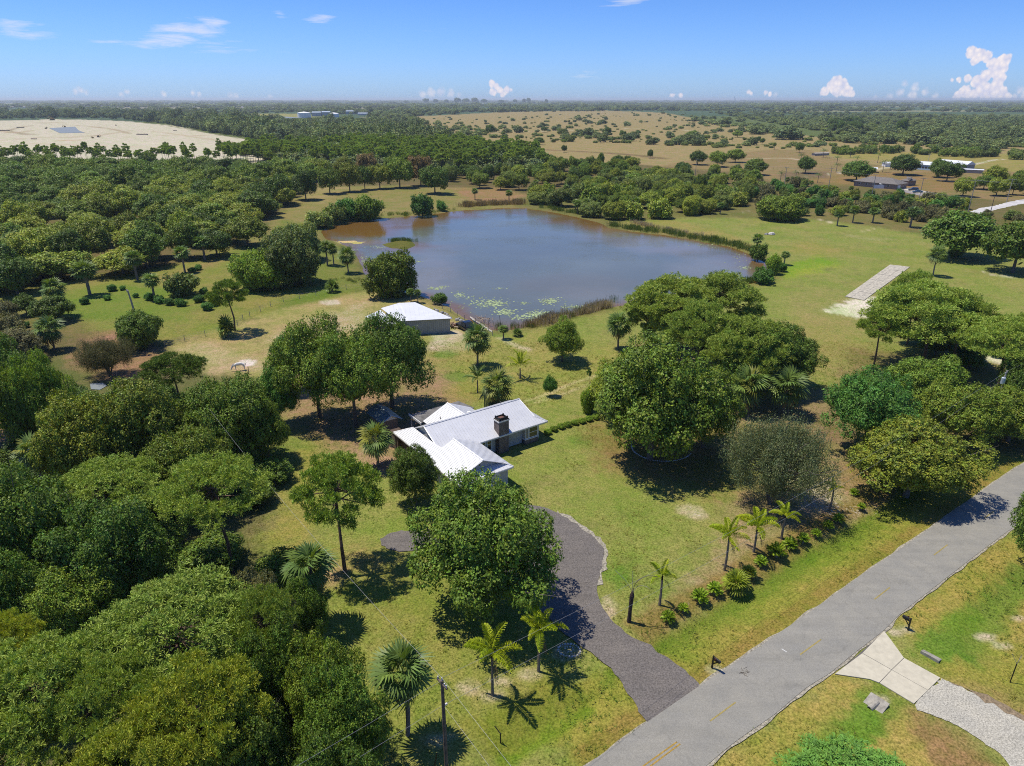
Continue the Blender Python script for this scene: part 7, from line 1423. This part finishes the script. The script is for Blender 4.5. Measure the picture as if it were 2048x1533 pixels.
for k in range(95):
    px_ = rs_.uniform(-20, 620) if k < 80 else rs_.uniform(620, 1500); py_ = rs_.uniform(206.5, 218) if k < 80 else rs_.uniform(206, 210); b = P(px_, py_); s = rs_.uniform(8, 22); h = rs_.uniform(4, 8)
    if not twn:
        me1 = MB().box(-.5, .5, -.35, .35, 0, .5).mesh('house_wall', plain('far_render', (.58, .54, .47), .8)); me2 = MB().add([(-.55, -.4, .5), (.55, -.4, .5), (.55, .4, .5), (-.55, .4, .5), (-.3, 0, .8), (.3, 0, .8)], [(0, 1, 5, 4), (1, 2, 5), (2, 3, 4, 5), (3, 0, 4)]).mesh('house_roof', plain('far_roofs', (.42, .38, .34), .8, .3, .05)); twn.append(1)
    t = thing('distant_house', 'tiny pale house of the far suburb below the horizon', 'house', tuple(b), rs_.uniform(0, 3.1), 'houses of the far suburb'); t.scale = (s, s, h * 1.5); ob('wall', me1, t); ob('roof', me2, t)
# earth movers on the sand
YEL = plain('machine_yellow', (.30, .20, .05), .6); DKM = plain('machine_dark', (.06, .05, .045), .7)
for px_, py_, w, lab in ((186, 277, 4, 'left digger on the sand works'), (197, 275, 5, 'right digger on the sand works'), (92, 258, 4, 'digger at the left end of the site pond'), (130, 255, 4, 'digger behind the site pond'), (105, 241, 8, 'excavator on the far bank of the sand works'), (232, 252, 3, 'lone machine far out on the sand')):
    b = P(px_, py_); s = w * depth_of(b) / FPX / 4; t = thing('excavator', lab, 'excavator', tuple(b), px_ * .7, scale=(s * 1.0,) * 3); part('tracks', MB().box(-1.8, 1.8, -1.4, -.8, 0, .9).box(-1.8, 1.8, .8, 1.4, 0, .9), DKM, t); part('cab', MB().box(-1.5, 1.2, -1.1, 1.1, .9, 2.0).box(-.2, 1.1, -1.1, 0, 2.0, 3.0), YEL if w != 5 else DKM, t); part('boom', MB().tube([(.8, .3, 1.9), (3, .3, 4.2), (4.6, .3, 2.2)], .25, 4), YEL, t); part('bucket', MB().box(4.2, 5.2, -.3, .9, 1.2, 2.2), DKM, t)
for px_, py_, wx, lab in ((10, 262, 9, 'dark spoil heap on the sand works at left edge'), (42, 256, 7, 'small dark spoil heap above the left one'), (285, 270, 11, 'long brush pile lying on open sand'), (68, 279, 6, 'brush heap near the pines'), (350, 262, 3, 'speck of dark rubble on the sand')):
    b = P(px_, py_); s = wx * depth_of(b) / FPX; t = thing('spoil_heap', lab, 'heap', tuple(b))
    for k in range(5): q = ob('mound', STONES[k % 3], t, ((k - 2) * s * .42, rs_.normal(0, s * .2), 0), None, (s * .4, s * .35, s * .16 + 1)); q.material_slots[0].link = 'OBJECT'; q.material_slots[0].material = DKM if px_ < 50 else TAUPE
# ------------------------------------------------------------------ air
HAZE = 7e-5
if HAZE:
    hm = bpy.data.materials.new('haze'); hm.use_nodes = True; t = hm.node_tree; t.nodes.clear(); o_ = t.nodes.new('ShaderNodeOutputMaterial'); v_ = t.nodes.new('ShaderNodeVolumePrincipled')
    v_.inputs['Density'].default_value = HAZE; v_.inputs['Color'].default_value = (.86, .94, 1.0, 1); v_.inputs['Anisotropy'].default_value = .2; t.links.new(v_.outputs[0], o_.inputs['Volume'])
    ob('haze', MB().box(-32000, 32000, -3000, 33000, -3, 70).mesh('haze', hm), kind='stuff', label='thin blue air')
